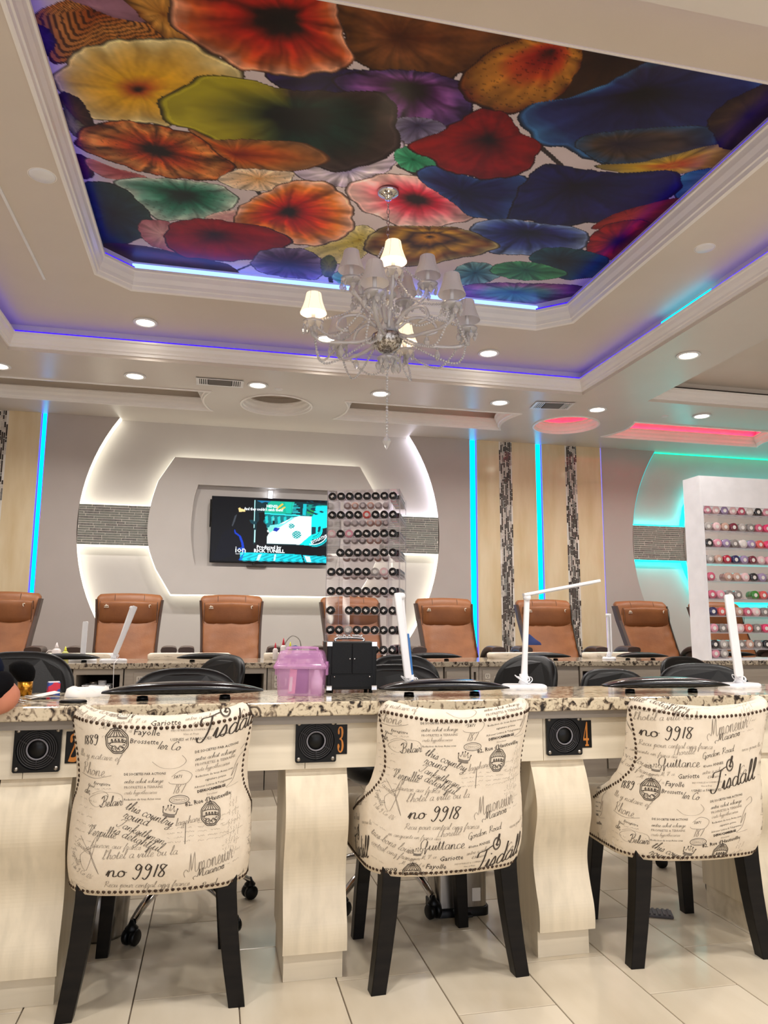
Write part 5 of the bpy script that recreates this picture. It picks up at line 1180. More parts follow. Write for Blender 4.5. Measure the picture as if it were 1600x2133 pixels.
# ------------------------------------------------------------------ white folding desk lamps
def cord(parent, pts, r=.0022): b = MB(); b.tube(smoothpath(pts, 5), r, 6); return b.build('cord', M['white_plastic'], parent)
def make_lamp(lean, fold, head_rot=0, blue=False, lab='', loc=(0, 0, 0), rz=0, height=.33, headw=.034, cords=True, side=0.0):
    """lean: sideways tilt of the arm; fold: head angle measured from the arm direction, 180 is folded down"""
    e = empty('desk_lamp', loc, rz, lab, 'desk lamp', 'white folding desk lamps')
    b = MB(); po = rounded(-.085, .085, -.05, .05, .035, 6); b.loft([[(x*k, y*k, z) for x, y in po] for z, k in ((0, .98), (.006, 1), (.013, .98), (.017, .9))]); b.build('base', M['white_plastic'], e)
    l = R(lean); top = Vector((math.sin(l)*height, 0, math.cos(l)*height)); st_ = Vector((-.045*0, 0, .015))
    b = MB(); b.tube([st_, st_+Vector((0, 0, .04))], .016, 14); d = (top-st_); b.loft([[st_+d*t+Vector((x, y, 0)) for x, y in superell(w_, .009, 14, 4)] for t, w_ in ((.08, .013), (.3, .0105), (1, .0105))]); b.build('arm', M['white_plastic'], e)
    b = MB(); b.lathe([(0, -.014), (.013, -.014), (.013, .014), (0, .014)], 14, M=Matrix.Translation(top) @ Matrix.Rotation(R(90), 4, 'X')); b.build('hinge', M['white_plastic'], e)
    a = l+R(fold); dirv = Vector((math.sin(a)*math.cos(R(head_rot)), math.sin(a)*math.sin(R(head_rot)), math.cos(a))); n = Vector((0, -1, 0)) if abs(dirv.z) > .5 else Vector((0, 0, 1))
    sd = dirv.cross(n).normalized(); n = sd.cross(dirv); off = n*(.020 if abs(dirv.z) > .5 else .012)
    b = MB(); o0 = top+off-dirv*(.012)+Vector((side, 0, 0)); Lh = .30*height/.33; th = .0065
    b.loft([[o0+dirv*(Lh*t)+sd*x+n*y for x, y in superell(headw/2*k, th, 20, 4)] for t, k in ((0, .75), (.015, .95), (.04, 1), (.96, 1), (.985, .95), (1, .75))]); h = b.build('lamp_head', M['white_plastic'], e)
    b = MB(); b.loft([[o0+dirv*(Lh*t)+sd*x*.78*headw/2/.017*.017/ (headw/2)*headw/2/ (headw/2)+n*(-th-.0006)+n*y*.0 for x, y in superell(headw/2*.7, th, 12, 4)] for t in (.08, .92)]) if False else b.box(-.001, .001, -.001, .001, -.001, .001)
    b = MB(); c0 = o0+dirv*(Lh*.1)-n*(th+.0004); c1 = o0+dirv*(Lh*.9)-n*(th+.0004); w2 = sd*headw*.36
    b.add([c0-w2, c0+w2, c1+w2, c1-w2, c0-w2-n*.001, c0+w2-n*.001, c1+w2-n*.001, c1-w2-n*.001], [(0, 1, 2, 3), (7, 6, 5, 4), (0, 4, 5, 1), (1, 5, 6, 2), (2, 6, 7, 3), (3, 7, 4, 0)]); b.build('diffuser', mat('matte_lamp_diffuser', '#e4e4e6', .7), h)
    if blue: b = MB(); m_ = st_+d*.1; b.loft([[st_+d*t+Vector((.0112, -.0105, 0))+Vector((x, y, 0)) for x, y in superell(.004, .001, 8, 3)] for t in (.12, .58)]); b.build('blue_film', mat('blue_film', '#3f78b8', .3), e)
    if cords:
        pts = [(.022*math.cos(t)*(1+.5*math.sin(t*1.3)), .018*math.sin(t), .028+.010*math.sin(t*2.1)+t*.0008) for t in [i*.6 for i in range(30)]]; cord(e, pts, .0018)
    return e
make_lamp(-6, 178, 0, True, 'white folded desk lamp with a blue film strip, behind the middle printed chair', (.712, 2.735, DT), R(8), .345, headw=.028, side=-.020)
make_lamp(3.2, 76, 6, False, 'white desk lamp with its head stretched out to the right', (1.155, 2.715, DT), R(-12), .345)
make_lamp(-4.5, 179, 0, False, 'white folded desk lamp standing in front of the white polish display', (2.05, 2.66, DT), R(10), .355, headw=.044, side=-.022)
make_lamp(1, 180, 0, False, 'small white folded lamp standing upright at the far left of the rear desk', (-.83, 5.27, FT), 0, .245, cords=False)
make_lamp(15, 184, 0, False, 'white folded lamp leaning right in front of a tan massage chair', (-.635, 5.22, FT), R(4), .36, side=.020)
make_lamp(0, 181, 0, False, 'slim white folded lamp on the rear desk beside the violet light line', (2.93, 5.25, FT), R(60), .33)
b = MB(); b.tube(smoothpath([(-.60, 5.24, FT+.02), (-.60, 5.02, FT+.006), (-.60, 4.978, FT-.01), (-.598, 4.972, .70), (-.595, 4.972, .62)], 5), .002, 6); tag(b.build('cord', M['white_plastic']), 'thin white cord hanging over the rear desk edge beside the cubby', 'cord')

# ------------------------------------------------------------------ black wrist rests and printed pads
def rest(x, y, z, L, rz, lab, m='black_leather'):
    e = empty('wrist_rest', (x, y, z), rz, lab, 'wrist rest', 'black lens-shaped wrist rests'); b = MB(); secs = []
    for i in range(21):
        t = -1+2*i/20; k = max(.16, (1-abs(t)**2.4)**.62); secs.append([(t*L/2, yy*(.35+.65*k)-.03*t*t, .026+zz*k+.010*k) for yy, zz in superell(.062, .020, 16, 2.4)])
    b.loft(secs); b.build('cushion', M[m], e)
    for s in (-1, 1): b = MB(); b.lathe([(0, 0), (.018, 0), (.016, .012), (0, .014)], 12, c=(s*L*.26, 0, 0)); b.build('foot', M['black_plastic'], e)
    return e
M['vinyl'] = mat('glossy_black_vinyl', '#0d0d0f', .16, spec=.6)
rest(-.085, 2.50, DT, .485, R(2), 'glossy black wrist rest behind the left printed chair', 'vinyl'); rest(.765, 2.50, DT, .445, R(-1), 'glossy black wrist rest behind the middle printed chair', 'vinyl'); rest(1.60, 2.50, DT, .475, R(-3), 'glossy black wrist rest behind the right printed chair', 'vinyl')
for x, lab in ((-.905, 'black wrist rest at the far left end of the rear desk'), (-.03, 'black wrist rest on the rear desk in front of the central massage chair'), (.60, 'black wrist rest on the rear desk behind the pink box'), (1.50, 'black wrist rest right of the polish tower'), (2.33, 'black wrist rest on the rear desk under the outstretched lamp'), (3.12, 'black wrist rest on the rear desk behind the low black stool'), (4.03, 'black wrist rest seen through the white display shelves')):
    rest(x, 5.13 if x < 3.9 else 5.32, FT+.001, .40 if x != .60 else .28, 0, lab)
def pad(x, y, w_, lab):
    e = empty('arm_pad', (x, y+.05, FT), 0, lab, 'arm pad', 'cream printed arm pads on the rear desk'); b = MB()
    b.loft([[(a, c*.9, z) for a, c in superell(w_/2*k, .085*k, 28, 6)] for z, k in ((0, .97), (.012, 1), (.036, 1), (.044, .95))]); b.build('cushion', M['fabric'], e)
    b = MB(); rr = random.Random(int(x*100)+900)
    for k in range(9):
        a = rr.uniform(-w_/2+.03, w_/2-.05); c = rr.uniform(.014, .034); vs, fs = ribbon([(a+t*.012, c+.004*math.sin(t*3+k)) for t in range(4)], .0018); b.add([(p[0], -.0775, p[1]) for p in vs], fs)
    stuff(b.build('printed_lettering', M['ink'], e, recalc=False))
for x, w_, lab in ((-.93, .55, 'cream printed arm pad at the far left of the rear desk'), (-.16, .56, 'cream printed arm pad below the television massage chair'), (.50, .30, 'cream printed arm pad behind the pink box'), (2.30, .52, 'cream printed arm pad under the outstretched lamp'), (3.04, .42, 'cream printed arm pad behind the slim rear lamp')): pad(x, 5.40, w_, lab)
# ------------------------------------------------------------------ crystal chandelier
def build_chandelier():
    cx, cy = .850, 3.75
    e = empty('chandelier', (cx, cy, Z2-.01), 0, 'crystal chandelier with small white shades and a long bead pendant, hanging from the mural', 'chandelier')
    Z = lambda z: z-(Z2-.01)
    b = MB(); b.lathe([(0, Z(3.385)), (.018, Z(3.385)), (.022, Z(3.395)), (.03, Z(3.40)), (.055, Z(3.412)), (.062, Z(3.425)), (.062, 0), (0, 0)], 28); b.build('canopy', M['chrome'], e)
    z = 3.385
    b0 = None
    for k in range(9):
        b = MB(); zc = 3.372-k*.030; T = Matrix.Rotation(R(90*(k % 2)), 4, 'Z')
        pts = [T @ Vector((.0075*math.cos(a), 0, Z(zc)+.019*math.sin(a))) for a in [2*PI*i/14 for i in range(14)]]; b.tube(pts, .0022, 6, closed=True); b.build('chain_link', M['chrome'], e)
    # central column, glass vases and the lattice bowl
    b = MB(); b.tube([(0, 0, Z(3.12)), (0, 0, Z(2.44))], .007, 10); b.build('stem', M['chrome'], e)
    for z0, prof in ((2.98, [(.008, .11), (.03, .10), (.014, .085), (.03, .06), (.045, .03), (.02, .005), (.008, 0)]), (2.80, [(.008, .16), (.018, .15), (.028, .11), (.020, .06), (.048, .03), (.05, .02), (.008, 0)]), (2.60, [(.008, .19), (.028, .18), (.040, .14), (.026, .09), (.045, .04), (.050, .02), (.008, 0)])):
        b = MB(); b.lathe([(r, Z(z0)+h) for r, h in prof], 20); b.build('glass_vase', M['crystal'], e)
    b = MB(); b.lathe([(.02, Z(2.600)), (.082, Z(2.592)), (.085, Z(2.575)), (.075, Z(2.54)), (.05, Z(2.505)), (.02, Z(2.495)), (0, Z(2.495))], 28); bw = b.build('hub_bowl', mat('etched_silver_bowl', '#dcd8d2', .3, metal=.8, var='#8a837a', scale=(70, 70, 70), thresh=(.45, .55)), e)
    b = MB()
    for k in range(14):
        a = 2*PI*k/14; b.tube([(.084*math.cos(a), .084*math.sin(a), Z(2.585)), (.062*math.cos(a+.4), .062*math.sin(a+.4), Z(2.52)), (.03*math.cos(a+.7), .03*math.sin(a+.7), Z(2.498))], .0022, 4)
        b.tube([(.084*math.cos(a), .084*math.sin(a), Z(2.585)), (.062*math.cos(a-.4), .062*math.sin(a-.4), Z(2.52)), (.03*math.cos(a-.7), .03*math.sin(a-.7), Z(2.498))], .0022, 4)
    stuff(b.build('lattice', M['chrome'], bw))
    b = MB(); b.lathe([(.008, Z(2.495)), (.05, Z(2.47)), (.056, Z(2.462)), (.045, Z(2.452)), (.012, Z(2.44)), (0, Z(2.44))], 24); b.build('bottom_dish', M['crystal'], e)
    # drops
    def drop(p, s=1.0, parent=e):
        q = MB(); q.lathe([(0, 0), (.0045*s, -.004*s), (.0045*s, -.010*s), (.001, -.013*s), (.006*s, -.020*s), (.0115*s, -.034*s), (.008*s, -.046*s), (0, -.056*s)], 8, smooth=False); return q.build('crystal_drop', M['crystal'], parent, loc=p)
    first = None
    def add_drop(x, y, z, s=1.0):
        nonlocal first
        if first is None: first = drop((x, y, Z(z)), 1.0)
        else:
            o = first.copy(); C.objects.link(o); o.location = (x, y, Z(z)); o.scale = (s, s, s)
    def beads(pts, r=.0072, step=.0150, name='bead_string'):
        P = smoothpath(pts, 8); b = MB(); acc = 0
        for a, c in zip(P, P[1:]):
            d = (c-a).length; t = acc
            while t < d: b.ball(a+(c-a)*(t/d), r, 6, 4); t += step
            acc = t-d
        stuff(b.build(name, M['crystal'], e))
    lower = [(-6, .44), (-52, .42), (-112, .40), (172, .40), (122, .40), (62, .40)]; upper = [(-95, .205), (-165, .22), (-25, .22), (48, .20), (125, .20)]
    lit = {('l', 3), ('u', 0), ('l', 5)}
    def armset(tag_, k, a, r, zs):
        c, s = math.cos(R(a)), math.sin(R(a)); pt = lambda rr, z: (rr*c, rr*s, Z(z))
        if tag_ == 'l': path = [pt(.06, 2.60), pt(.12, 2.56), pt(.22, zs-.17), pt(r-.05, zs-.165), pt(r+.005, zs-.12), pt(r, zs-.065)]
        else: path = [pt(.045, 2.62), pt(.08, 2.70), pt(.13, 2.735), pt(r-.02, zs-.13), pt(r, zs-.065)]
        P = smoothpath(path, 6); b = MB(); b.tube(P, [.0105+.0022*math.sin(i*1.5) for i in range(len(P))], 8); ar = b.build('arm', M['crystal'], e)
        if tag_ == 'l':
            b = MB(); b.tube(smoothpath([pt(.06, 2.64), pt(.14, 2.70), pt(.24, 2.69), pt(.27, 2.63), pt(.21, 2.61)], 6), .009, 7); b.build('scroll', M['crystal'], ar)
        b = MB(); b.lathe([(.006, zs-.088), (.02, zs-.085), (.050, zs-.072), (.056, zs-.058), (.052, zs-.058), (.044, zs-.066), (.012, zs-.075)], 20, c=(r*c, r*s, Z(0))); b.build('drip_dish', M['crystal'], ar)
        b = MB(); b.lathe([(0, zs-.06), (.011, zs-.06), (.011, zs+.02), (0, zs+.02)], 12, c=(r*c, r*s, Z(0))); b.build('candle_tube', M['white_plastic'], ar)
        on = (tag_, k) in lit
        b = MB(); b.lathe([(0, zs+.02), (.010, zs+.03), (.014, zs+.045), (.009, zs+.065), (0, zs+.08)], 10, c=(r*c, r*s, Z(0))); b.build('bulb', glow('candle_bulb', '#ffd9a0', 14) if on else M['white_plastic'], ar)
        b = MB(); pr = [(.072, -.012), (.066, .004), (.056, .030), (.047, .060), (.040, .100)]; n = 16
        b.lathe([(q, zs+h) for q, h in pr], n, c=(r*c, r*s, Z(0)))
        sh = b.build('lamp_shade', M['shade_lit'] if on else M['shade'], e, recalc=False)
        b = MB()
        for i in range(6):
            an = PI*i/3; b.tube([(r*c+(q+.0006)*math.cos(an), r*s+(q+.0006)*math.sin(an), Z(zs+h)) for q, h in pr], .0009, 4)
        stuff(b.build('shade_rib', M['trim'], sh))
        for q in range(7): an = 2*PI*q/7+.3; add_drop(r*c+.050*math.cos(an), r*s+.050*math.sin(an), zs-.066, .85+.35*(q % 2))
    for k, (a, r) in enumerate(lower): armset('l', k, a, r, 2.715)
    for k, (a, r) in enumerate(upper): armset('u', k, a, r, 2.925)
    # swags from the column to the arms and under the bowl
    for k, (a, r) in enumerate(lower):
        c, s = math.cos(R(a)), math.sin(R(a)); a2, r2 = lower[(k+1) % 6]; c2, s2 = math.cos(R(a2)), math.sin(R(a2))
        beads([(.03*c, .03*s, Z(2.96)), (r*.45*c, r*.45*s, Z(2.74)), (r*c*.93, r*s*.93, Z(2.665))])
        beads([(r*c, r*s, Z(2.645)), ((r*c+.075*c2)*.75, (r*s+.075*s2)*.75, Z(2.44)), (.08*c, .08*s, Z(2.57))])
        add_drop(r*c*.62, r*s*.62, 2.545, 1.5); beads([(r*c, r*s, Z(2.64)), ((r*c+r2*c2)*.55, (r*s+r2*s2)*.55, Z(2.50)), (r2*c2, r2*s2, Z(2.64))]); add_drop(r*c, r*s, 2.64, 1.35)
    for a, r in upper:
        c, s = math.cos(R(a)), math.sin(R(a)); beads([(.03*c, .03*s, Z(3.09)), (r*.5*c, r*.5*s, Z(2.95)), (r*c, r*s, Z(2.865))])
    for k in range(10): a = 2*PI*k/10; add_drop(.05*math.cos(a), .05*math.sin(a), 2.468, .9+.5*(k % 2))
    beads([(0, 0, Z(2.44)), (0, 0, Z(2.25)), (0, 0, Z(2.055))], .0075, .0165, 'pendant_bead_string')
    b = MB(); b.lathe([(0, Z(2.052)), (.006, Z(2.046)), (.004, Z(2.038)), (.020, Z(2.018)), (.024, Z(2.005)), (.010, Z(1.978)), (.003, Z(1.965)), (0, Z(1.962))], 8, smooth=False); b.build('finial', M['crystal'], e)
    for x, y, z in ((-.018, -.204, 2.95), (-.396, .056, 2.74), (.188, .353, 2.74)):
        l = bpy.data.lights.new('candle_light', 'POINT'); l.energy = 2.2; l.color = (1, .8, .55); l.shadow_soft_size = .02; o = bpy.data.objects.new('candle_light', l); o.location = (cx+x, cy+y, z+.03); C.objects.link(o)
build_chandelier()

# ------------------------------------------------------------------ polish and powder jars
def jar_mesh(body, cap, r=.0290, L=.072, capfrac=.44):
    """lies along -Y, cap end toward -Y"""
    e = empty('polish_jar')
    b = MB(); T = Matrix.Rotation(R(90), 4, 'X'); c = L*capfrac
    b.lathe([(0, -L/2), (r*.93, -L/2), (r*.97, -L/2+.002), (r*.97, L/2-c)], 14, M=T); b.build('body', body, e)
    b = MB(); b.lathe([(r*.97, L/2-c+.0005), (r, L/2-c+.001), (r, L/2-.003), (r*.9, L/2), (0, L/2)], 16, M=T); k = b.build('cap', cap, e)
    return e, k
LBL = mat('white_round_label', '#f4efec', .6)
COLS = {'pink': '#e69cb0', 'rose': '#d0607c', 'hot pink': '#ec3f74', 'pale pink': '#efc8cc', 'nude': '#c9a394', 'lilac': '#a48fb8', 'grey': '#8d8684', 'silver': '#b5aeab', 'wine': '#7a2c3e', 'navy': '#2c2c5e', 'green': '#3c8a34', 'black': '#2a282c', 'coral': '#e0605c', 'white': '#e8e0de', 'red': '#b82440'}
JM = {k: mat(k.replace(' ', '_')+'_polish', v, .22, coat=.6, var=v) for k, v in COLS.items()}
JM['black cap'] = mat('black_jar_cap', '#121214', .3)
def label_on(k, r, L, square, rr):
    b = MB(); a = rr.uniform(-.8, .8)
    if square: q = [(-.011, -.008), (.011, -.008), (.011, .008), (-.011, .008)]
    else: q = circle(0, 0, .0150, 12)
    P = [(x*math.cos(a)-z*math.sin(a), -L/2-.0012, x*math.sin(a)+z*math.cos(a)) for x, z in q]; b.add(P+[(x, y+.001, z) for x, y, z in P], [tuple(range(len(P)))]); o = b.build('label', LBL, k)
    b = MB(); b.add([(x*math.cos(a)-z*math.sin(a), -L/2-.0018, x*math.sin(a)+z*math.cos(a)) for x, z in ((-.006, -.0022), (.006, -.0022), (.006, .0022), (-.006, .0022))], [(0, 1, 2, 3)]); return o, b
# tower
def build_tower():
    rz = R(-19.3); org = Vector((.752, 5.215, FT)); H = 1.20; W = .515
    e = empty('polish_tower', org, rz, 'tall clear acrylic tower rack full of polish jars, on the rear desk', 'display rack')
    ac = M['acrylic_thin']; rows = [.075+.1345*k for k in range(9)]
    def plate(x0, x1, y0, y1, z0, z1, name): b = MB(); b.box(x0, x1, y0, y1, z0, z1); return b.build(name, ac, e)
    plate(0, W, 0, W, 0, .012, 'base_plate'); plate(0, W, 0, W, H-.004, H, 'top_plate')
    for k, z in enumerate(rows):
        s = plate(0, W, 0, .10, z-.031, z-.028, 'shelf'); plate(0, W, 0, .003, z-.031, z-.014, 'shelf_lip')
        plate(W-.10, W, .101, W, z-.031, z-.028, 'shelf'); plate(W-.003, W, .101, W, z-.031, z-.014, 'shelf_lip')
        if k > 2: plate(.0, .42, W-.10, W, z-.031, z-.028, 'shelf')
    for x0, x1, y0, y1 in ((0, .003, 0, W), (.4985, .5015, .1005, .102), (W-.003, W, 0, .1), (.10, .41, .101, .104), (.412, .415, .104, W), (0, .41, W-.003, W), (W-.10, W, W-.003, W), (W-.003, W, W*.5, W*.5+.003), (.10, .103, .105, W-.1)): plate(x0, x1, y0, y1, .012, H-.0045, 'upright_panel')
    edge = M['acrylic_edge']; b0 = None
    for x, y in ((0, 0), (W, 0), (W, W), (0, W), (.4395, 0)):
        b = MB(); b.box(x-.0015, x+.0015, y-.0022, y-.0005, 0, H); b.build('polished_edge', edge, e)
    for z in rows: b = MB(); b.box(0, W, -.0026, -.0006, z-.0305, z-.0275); b.build('polished_edge', edge, e); b = MB(); b.box(W+.0006, W+.0026, 0, W, z-.0305, z-.0275); b.build('polished_edge', edge, e)
    rr = random.Random(11); RZ = Matrix.Rotation(rz, 4, 'Z'); cache = {}
    def jar(lx, ly, z, face, capname, bodyname, lab, grp):
        key = (capname, bodyname, rr.randrange(3))
        if key not in cache:
            r0, k = jar_mesh(JM[bodyname], JM[capname if capname != 'black' else 'black cap']); o, lb = label_on(k, .029, .072, capname == 'black', rr); cache[key] = r0; j = r0
        else: j = copy_tree(cache[key])
        p = org+RZ @ Vector((lx, ly, 0)); j.location = (p.x, p.y, org.z+z+.0012); j.rotation_euler = (0, 0, rz+(0, R(90), PI)[face]); tag(j, lab, 'polish jar', grp)
    gaps = {(5, 0), (7, 7)}; light = {(1, 4): 'coral', (2, 0): 'pale pink', (2, 2): 'pink', (4, 5): 'silver', (4, 6): 'pale pink', (7, 2): 'silver'}
    for k in range(9):
        n = 8; row = rows[8-k]
        for i in range(n):
            cp = light.get((k, i), 'black'); body = rr.choice(('pink', 'nude', 'silver', 'rose', 'grey')) if cp == 'black' else cp
            if (k, i) == (3, 0) or (k, i) == (6, 1): continue
            jar(.0325+.0622*i+(.006 if (k, i) == (6, 2) else 0), .040, row, 0, cp, body, '%s-capped jar, %s from the left, %s row down, front of the clear tower' % (cp, ORD[i], ORD[k]) if i else '%s-capped jar, leftmost, %s row down, front of the clear tower' % (cp, ORD[k]), 'jars on the front of the clear tower')
        for i in range(6):
            jar(W-.040, .140+.0640*i, row, 1, 'black', ('pink', 'silver', 'rose', 'lilac', 'nude', 'grey')[(i+k) % 6] if i else ('rose', 'silver', 'green', 'wine', 'nude', 'pale pink', 'rose', 'pink', 'grey')[k], 'dark-capped jar on the right side of the clear tower, %s row down, %s from front' % (ORD[k], ORD[i]), 'jars on the right side of the clear tower')
        if k < 6:
            for i in range(6): jar(.07+.060*i, W-.050, row, 0, rr.choice(('silver', 'grey', 'silver', 'nude')), rr.choice(('grey', 'silver', 'nude', 'pale pink', 'grey', 'rose', 'silver')), 'jar seen through the clear tower at its back, %s row down, %s from left' % (ORD[k], ORD[i]), 'jars on the far side of the clear tower')
def thin_clear(name, a, tint='#ffffff'):
    m = bpy.data.materials.new(name); m.use_nodes = True; n = m.node_tree.nodes; L = m.node_tree.links; n.clear(); o = n.new('ShaderNodeOutputMaterial')
    t = n.new('ShaderNodeBsdfTransparent'); t.inputs[0].default_value = (*lin(tint), 1); g = n.new('ShaderNodeBsdfGlossy'); g.inputs['Roughness'].default_value = .06; g.inputs[0].default_value = (.9, .9, .92, 1)
    f = n.new('ShaderNodeLayerWeight'); f.inputs[0].default_value = .35; mp = n.new('ShaderNodeMath'); mp.operation = 'MULTIPLY_ADD'; mp.inputs[1].default_value = .28; mp.inputs[2].default_value = a; L.new(f.outputs['Facing'], mp.inputs[0])
    x = n.new('ShaderNodeMixShader'); L.new(mp.outputs[0], x.inputs[0]); L.new(t.outputs[0], x.inputs[1]); L.new(g.outputs[0], x.inputs[2]); L.new(x.outputs[0], o.inputs[0]); return m
M['acrylic_thin'] = thin_clear('thin_clear_acrylic', .03, '#fdfcfd'); M['acrylic_edge'] = mat('frosted_acrylic_edge', '#d8d2da', .25, trans=.4, ior=1.3)
build_tower()
# white display
def build_display():
    x0, y0, z0, H, W, D = 3.606, 4.995, FT, 1.405, .84, .205
    e = empty('polish_display', (x0, y0, z0), 0, 'large white open-backed display frame with clear shelves of polish jars', 'display rack')
    wp = M['display_white'] = mat('display_white_gloss', '#fbfaff', .25)
    def bx(a, name, m): b = MB(); b.box(*a); return b.build(name, m, e)
    bx((0, .024, 0, D, 0, H), 'side_panel', wp); bx((W-.024, W, 0, D, 0, H), 'side_panel', wp); bx((.0245, W-.0245, 0, D, H-.235, H), 'header', wp); bx((.0245, W-.0245, .012, D, H-.262, H-.2355), 'header_rail', wp); bx((.0245, W-.0245, 0, D, 0, .012), 'base_board', wp)
    zs = [1.937, 1.809, 1.681, 1.558, 1.424, 1.288, 1.160, 1.036, .915, .850]; zs = [z-z0 for z in zs]; zs[9] = .047
    rr = random.Random(5); cache = {}
    names = ['pink', 'pale pink', 'lilac', 'pale pink', 'rose', 'white', 'black', 'pink', 'pink', 'rose', 'hot pink', 'pink']
    rowsC = [names, ['silver', 'pale pink', 'nude', 'wine', 'silver', 'grey', 'rose', 'hot pink', 'pink', 'rose', 'pink', 'coral'], ['black', 'pink', 'lilac', 'grey', 'white', 'lilac', 'coral', 'hot pink', 'pink', 'rose', 'hot pink', 'pink'], ['silver', 'nude', 'red', 'navy', 'lilac', 'wine', 'pale pink', 'pink', 'hot pink', 'coral', 'pink', 'pink'],
             ['rose', None, 'nude', 'nude', 'pale pink', 'black', 'lilac', 'silver', 'pale pink', 'pink', 'rose', 'pink'], ['rose', 'pink', 'grey', 'grey', None, 'green', 'coral', 'lilac', 'silver', 'pink', 'pink', 'rose'], ['navy', 'coral', 'grey', 'nude', 'rose', 'pale pink', 'grey', 'red', 'coral', 'pink', 'pink', 'rose'],
             ['pink', 'grey', 'pale pink', 'pale pink', 'coral', 'grey', 'hot pink', 'pink', 'coral', 'rose', 'pink', 'pink'], ['black', 'silver', 'silver', 'grey', 'nude', 'grey', 'black', 'silver', 'grey', 'nude', 'grey', 'silver'], ['pink', 'silver', None, None, None, None, None, None, None, None, None, None]]
    for k, z in enumerate(zs):
        w1 = W-.0245 if k < 9 else .17
        b = MB(); b.box(.0245, w1, .004, .17, z-.034, z-.031); b.build('shelf', M['acrylic_thin'], e); b = MB(); b.box(.0245, w1, .001, .0035, z-.034, z-.018); b.build('shelf_lip', M['acrylic_thin'], e); b = MB(); b.box(.0245, w1, -.0005, .0008, z-.036, z-.029); b.build('polished_edge', M['acrylic_edge'], e)
        for i in range(10):
            c = rowsC[k][i]
            if not c: continue
            key = (c, rr.randrange(2))
            if key not in cache: r0, kk = jar_mesh(JM[c], JM[c], r=.0340, L=.075, capfrac=.5); label_on(kk, .034, .075, False, rr); cache[key] = r0; j = r0
            else: j = copy_tree(cache[key])
            j.location = (x0+.068+.0752*i, y0+.046, z0+z+.0035); tag(j, '%s jar, %s from the left, %s row down, in the white display' % (c, ORD[i], ORD[k]) if i else '%s jar, leftmost, %s row down, in the white display' % (c, ORD[k]), 'polish jar', 'jars in the white display')
            b = None
        for i in range(13 if k < 9 else 3): pass
        b = MB()
        for i in range(11 if k < 9 else 3): b.box(.0295+.0752*i, .031+.0752*i, .004, .12, z-.0305, z-.008)
        stuff(b.build('divider', M['acrylic_thin'], e))
build_display()
# ------------------------------------------------------------------ things on the front desk
def translucent(name, col, a): 
    m = mat(name, col, .15, coat=.4); bs = m.node_tree.nodes['Principled BSDF']; bs.inputs['Alpha'].default_value = a; return m
PK = translucent('translucent_pink_plastic', '#e0a0d6', .42)
e = empty('storage_box', (.297, 2.60, DT), R(-14), 'translucent pink plastic storage box with a domed lid and clasp', 'storage box')
b = MB(); b.loft([[(x*k, y*k, z) for x, y in rounded(-.080, .080, -.062, .062, .012, 3)] for z, k in ((0, .90), (.004, .93), (.088, 1.0))], cap=False); b.add([(x*.9, y*.9, .001) for x, y in rounded(-.080, .080, -.062, .062, .012, 3)], [tuple(range(16))]); b.build('body', PK, e)
b = MB(); b.loft([[(x*k, y*k, z) for x, y in rounded(-.080, .080, -.062, .062, .014, 3)] for z, k in ((.089, 1.02), (.089, 1.11), (.098, 1.13), (.104, 1.08), (.110, 1.02), (.138, .93), (.146, .88), (.150, .78))]); ld = b.build('lid', PK, e, bevel=.001)
b = MB(); b.tube(smoothpath([(-.05, 0, .150), (-.045, 0, .157), (.045, 0, .157), (.05, 0, .150)], 4), .005, 8); b.build('handle', PK, ld)
for s in (-1, 1): b = MB(); b.box(s*.086-.004, s*.086+.004, -.016, .016, .066, .112); b.build('clasp', PK, e, bevel=.002)
b = MB(); b.box(-.036, -.013, -.012, .0, .006, .085, M=Matrix.Rotation(R(4), 4, 'Y')); o = tag(b.build('polish_pack', mat('pink_card_pack', '#f0a4b4', .6), loc=(.285, 2.568, DT)), 'pink and white card pack standing inside the translucent pink box', 'pack'); o.rotation_euler = (0, 0, R(-14))
b = MB(); b.box(-.034, -.024, -.0126, -.0121, .012, .06, M=Matrix.Rotation(R(4), 4, 'Y')); b.build('label', M['towel'], o)
b = MB(); b.box(-.04, .012, -.02, .03, .006, .088); o = tag(b.build('purple_carton', mat('purple_card', '#6a3f7c', .6), loc=(.305, 2.592, DT)), 'purple carton inside the translucent pink box', 'box'); o.rotation_euler = (0, 0, R(-14))
b = MB(); b.lathe([(0, .006), (.02, .006), (.021, .05), (.012, .07), (.008, .085), (0, .085)], 16); tag(b.build('lotion_bottle', mat('pale_pink_bottle', '#e8d0e4', .3), loc=(.343, 2.560, DT)), 'pale lotion bottle inside the pink box at its right', 'bottle')
# black train case
e = empty('cosmetics_case', (.478, 2.70, DT), R(-1.5), 'black hard cosmetics case with chrome corners and two small doors', 'case')
W_, D_, H_ = .176, .135, .176; bl = mat('black_textured_case', '#050505', .42, spec=.3, bump=.3, bscale=400)
b = MB(); b.box(-W_/2, W_/2, -D_/2, D_/2, .012, H_); b.build('body', bl, e, bevel=.003)
for s in (-1, 1):
    b = MB(); b.box(min(s*.001, s*.072), max(s*.001, s*.072), -D_/2-.003, -D_/2-.0002, .066, H_-.006); d = b.build('door', bl, e, bevel=.001, seg=1)
    b = MB(); b.ball((s*.008, -D_/2-.006, .118), .0032, 10, 6); b.build('knob', M['chrome'], d)
b = MB(); b.box(-.076, .076, -D_/2-.0025, -D_/2-.0002, .02, .062); d = b.build('drawer', bl, e, bevel=.001, seg=1)
for s in (-1, 1): b = MB(); b.ball((s*.062, -D_/2-.005, .057), .003, 10, 6); b.build('knob', M['chrome'], d)
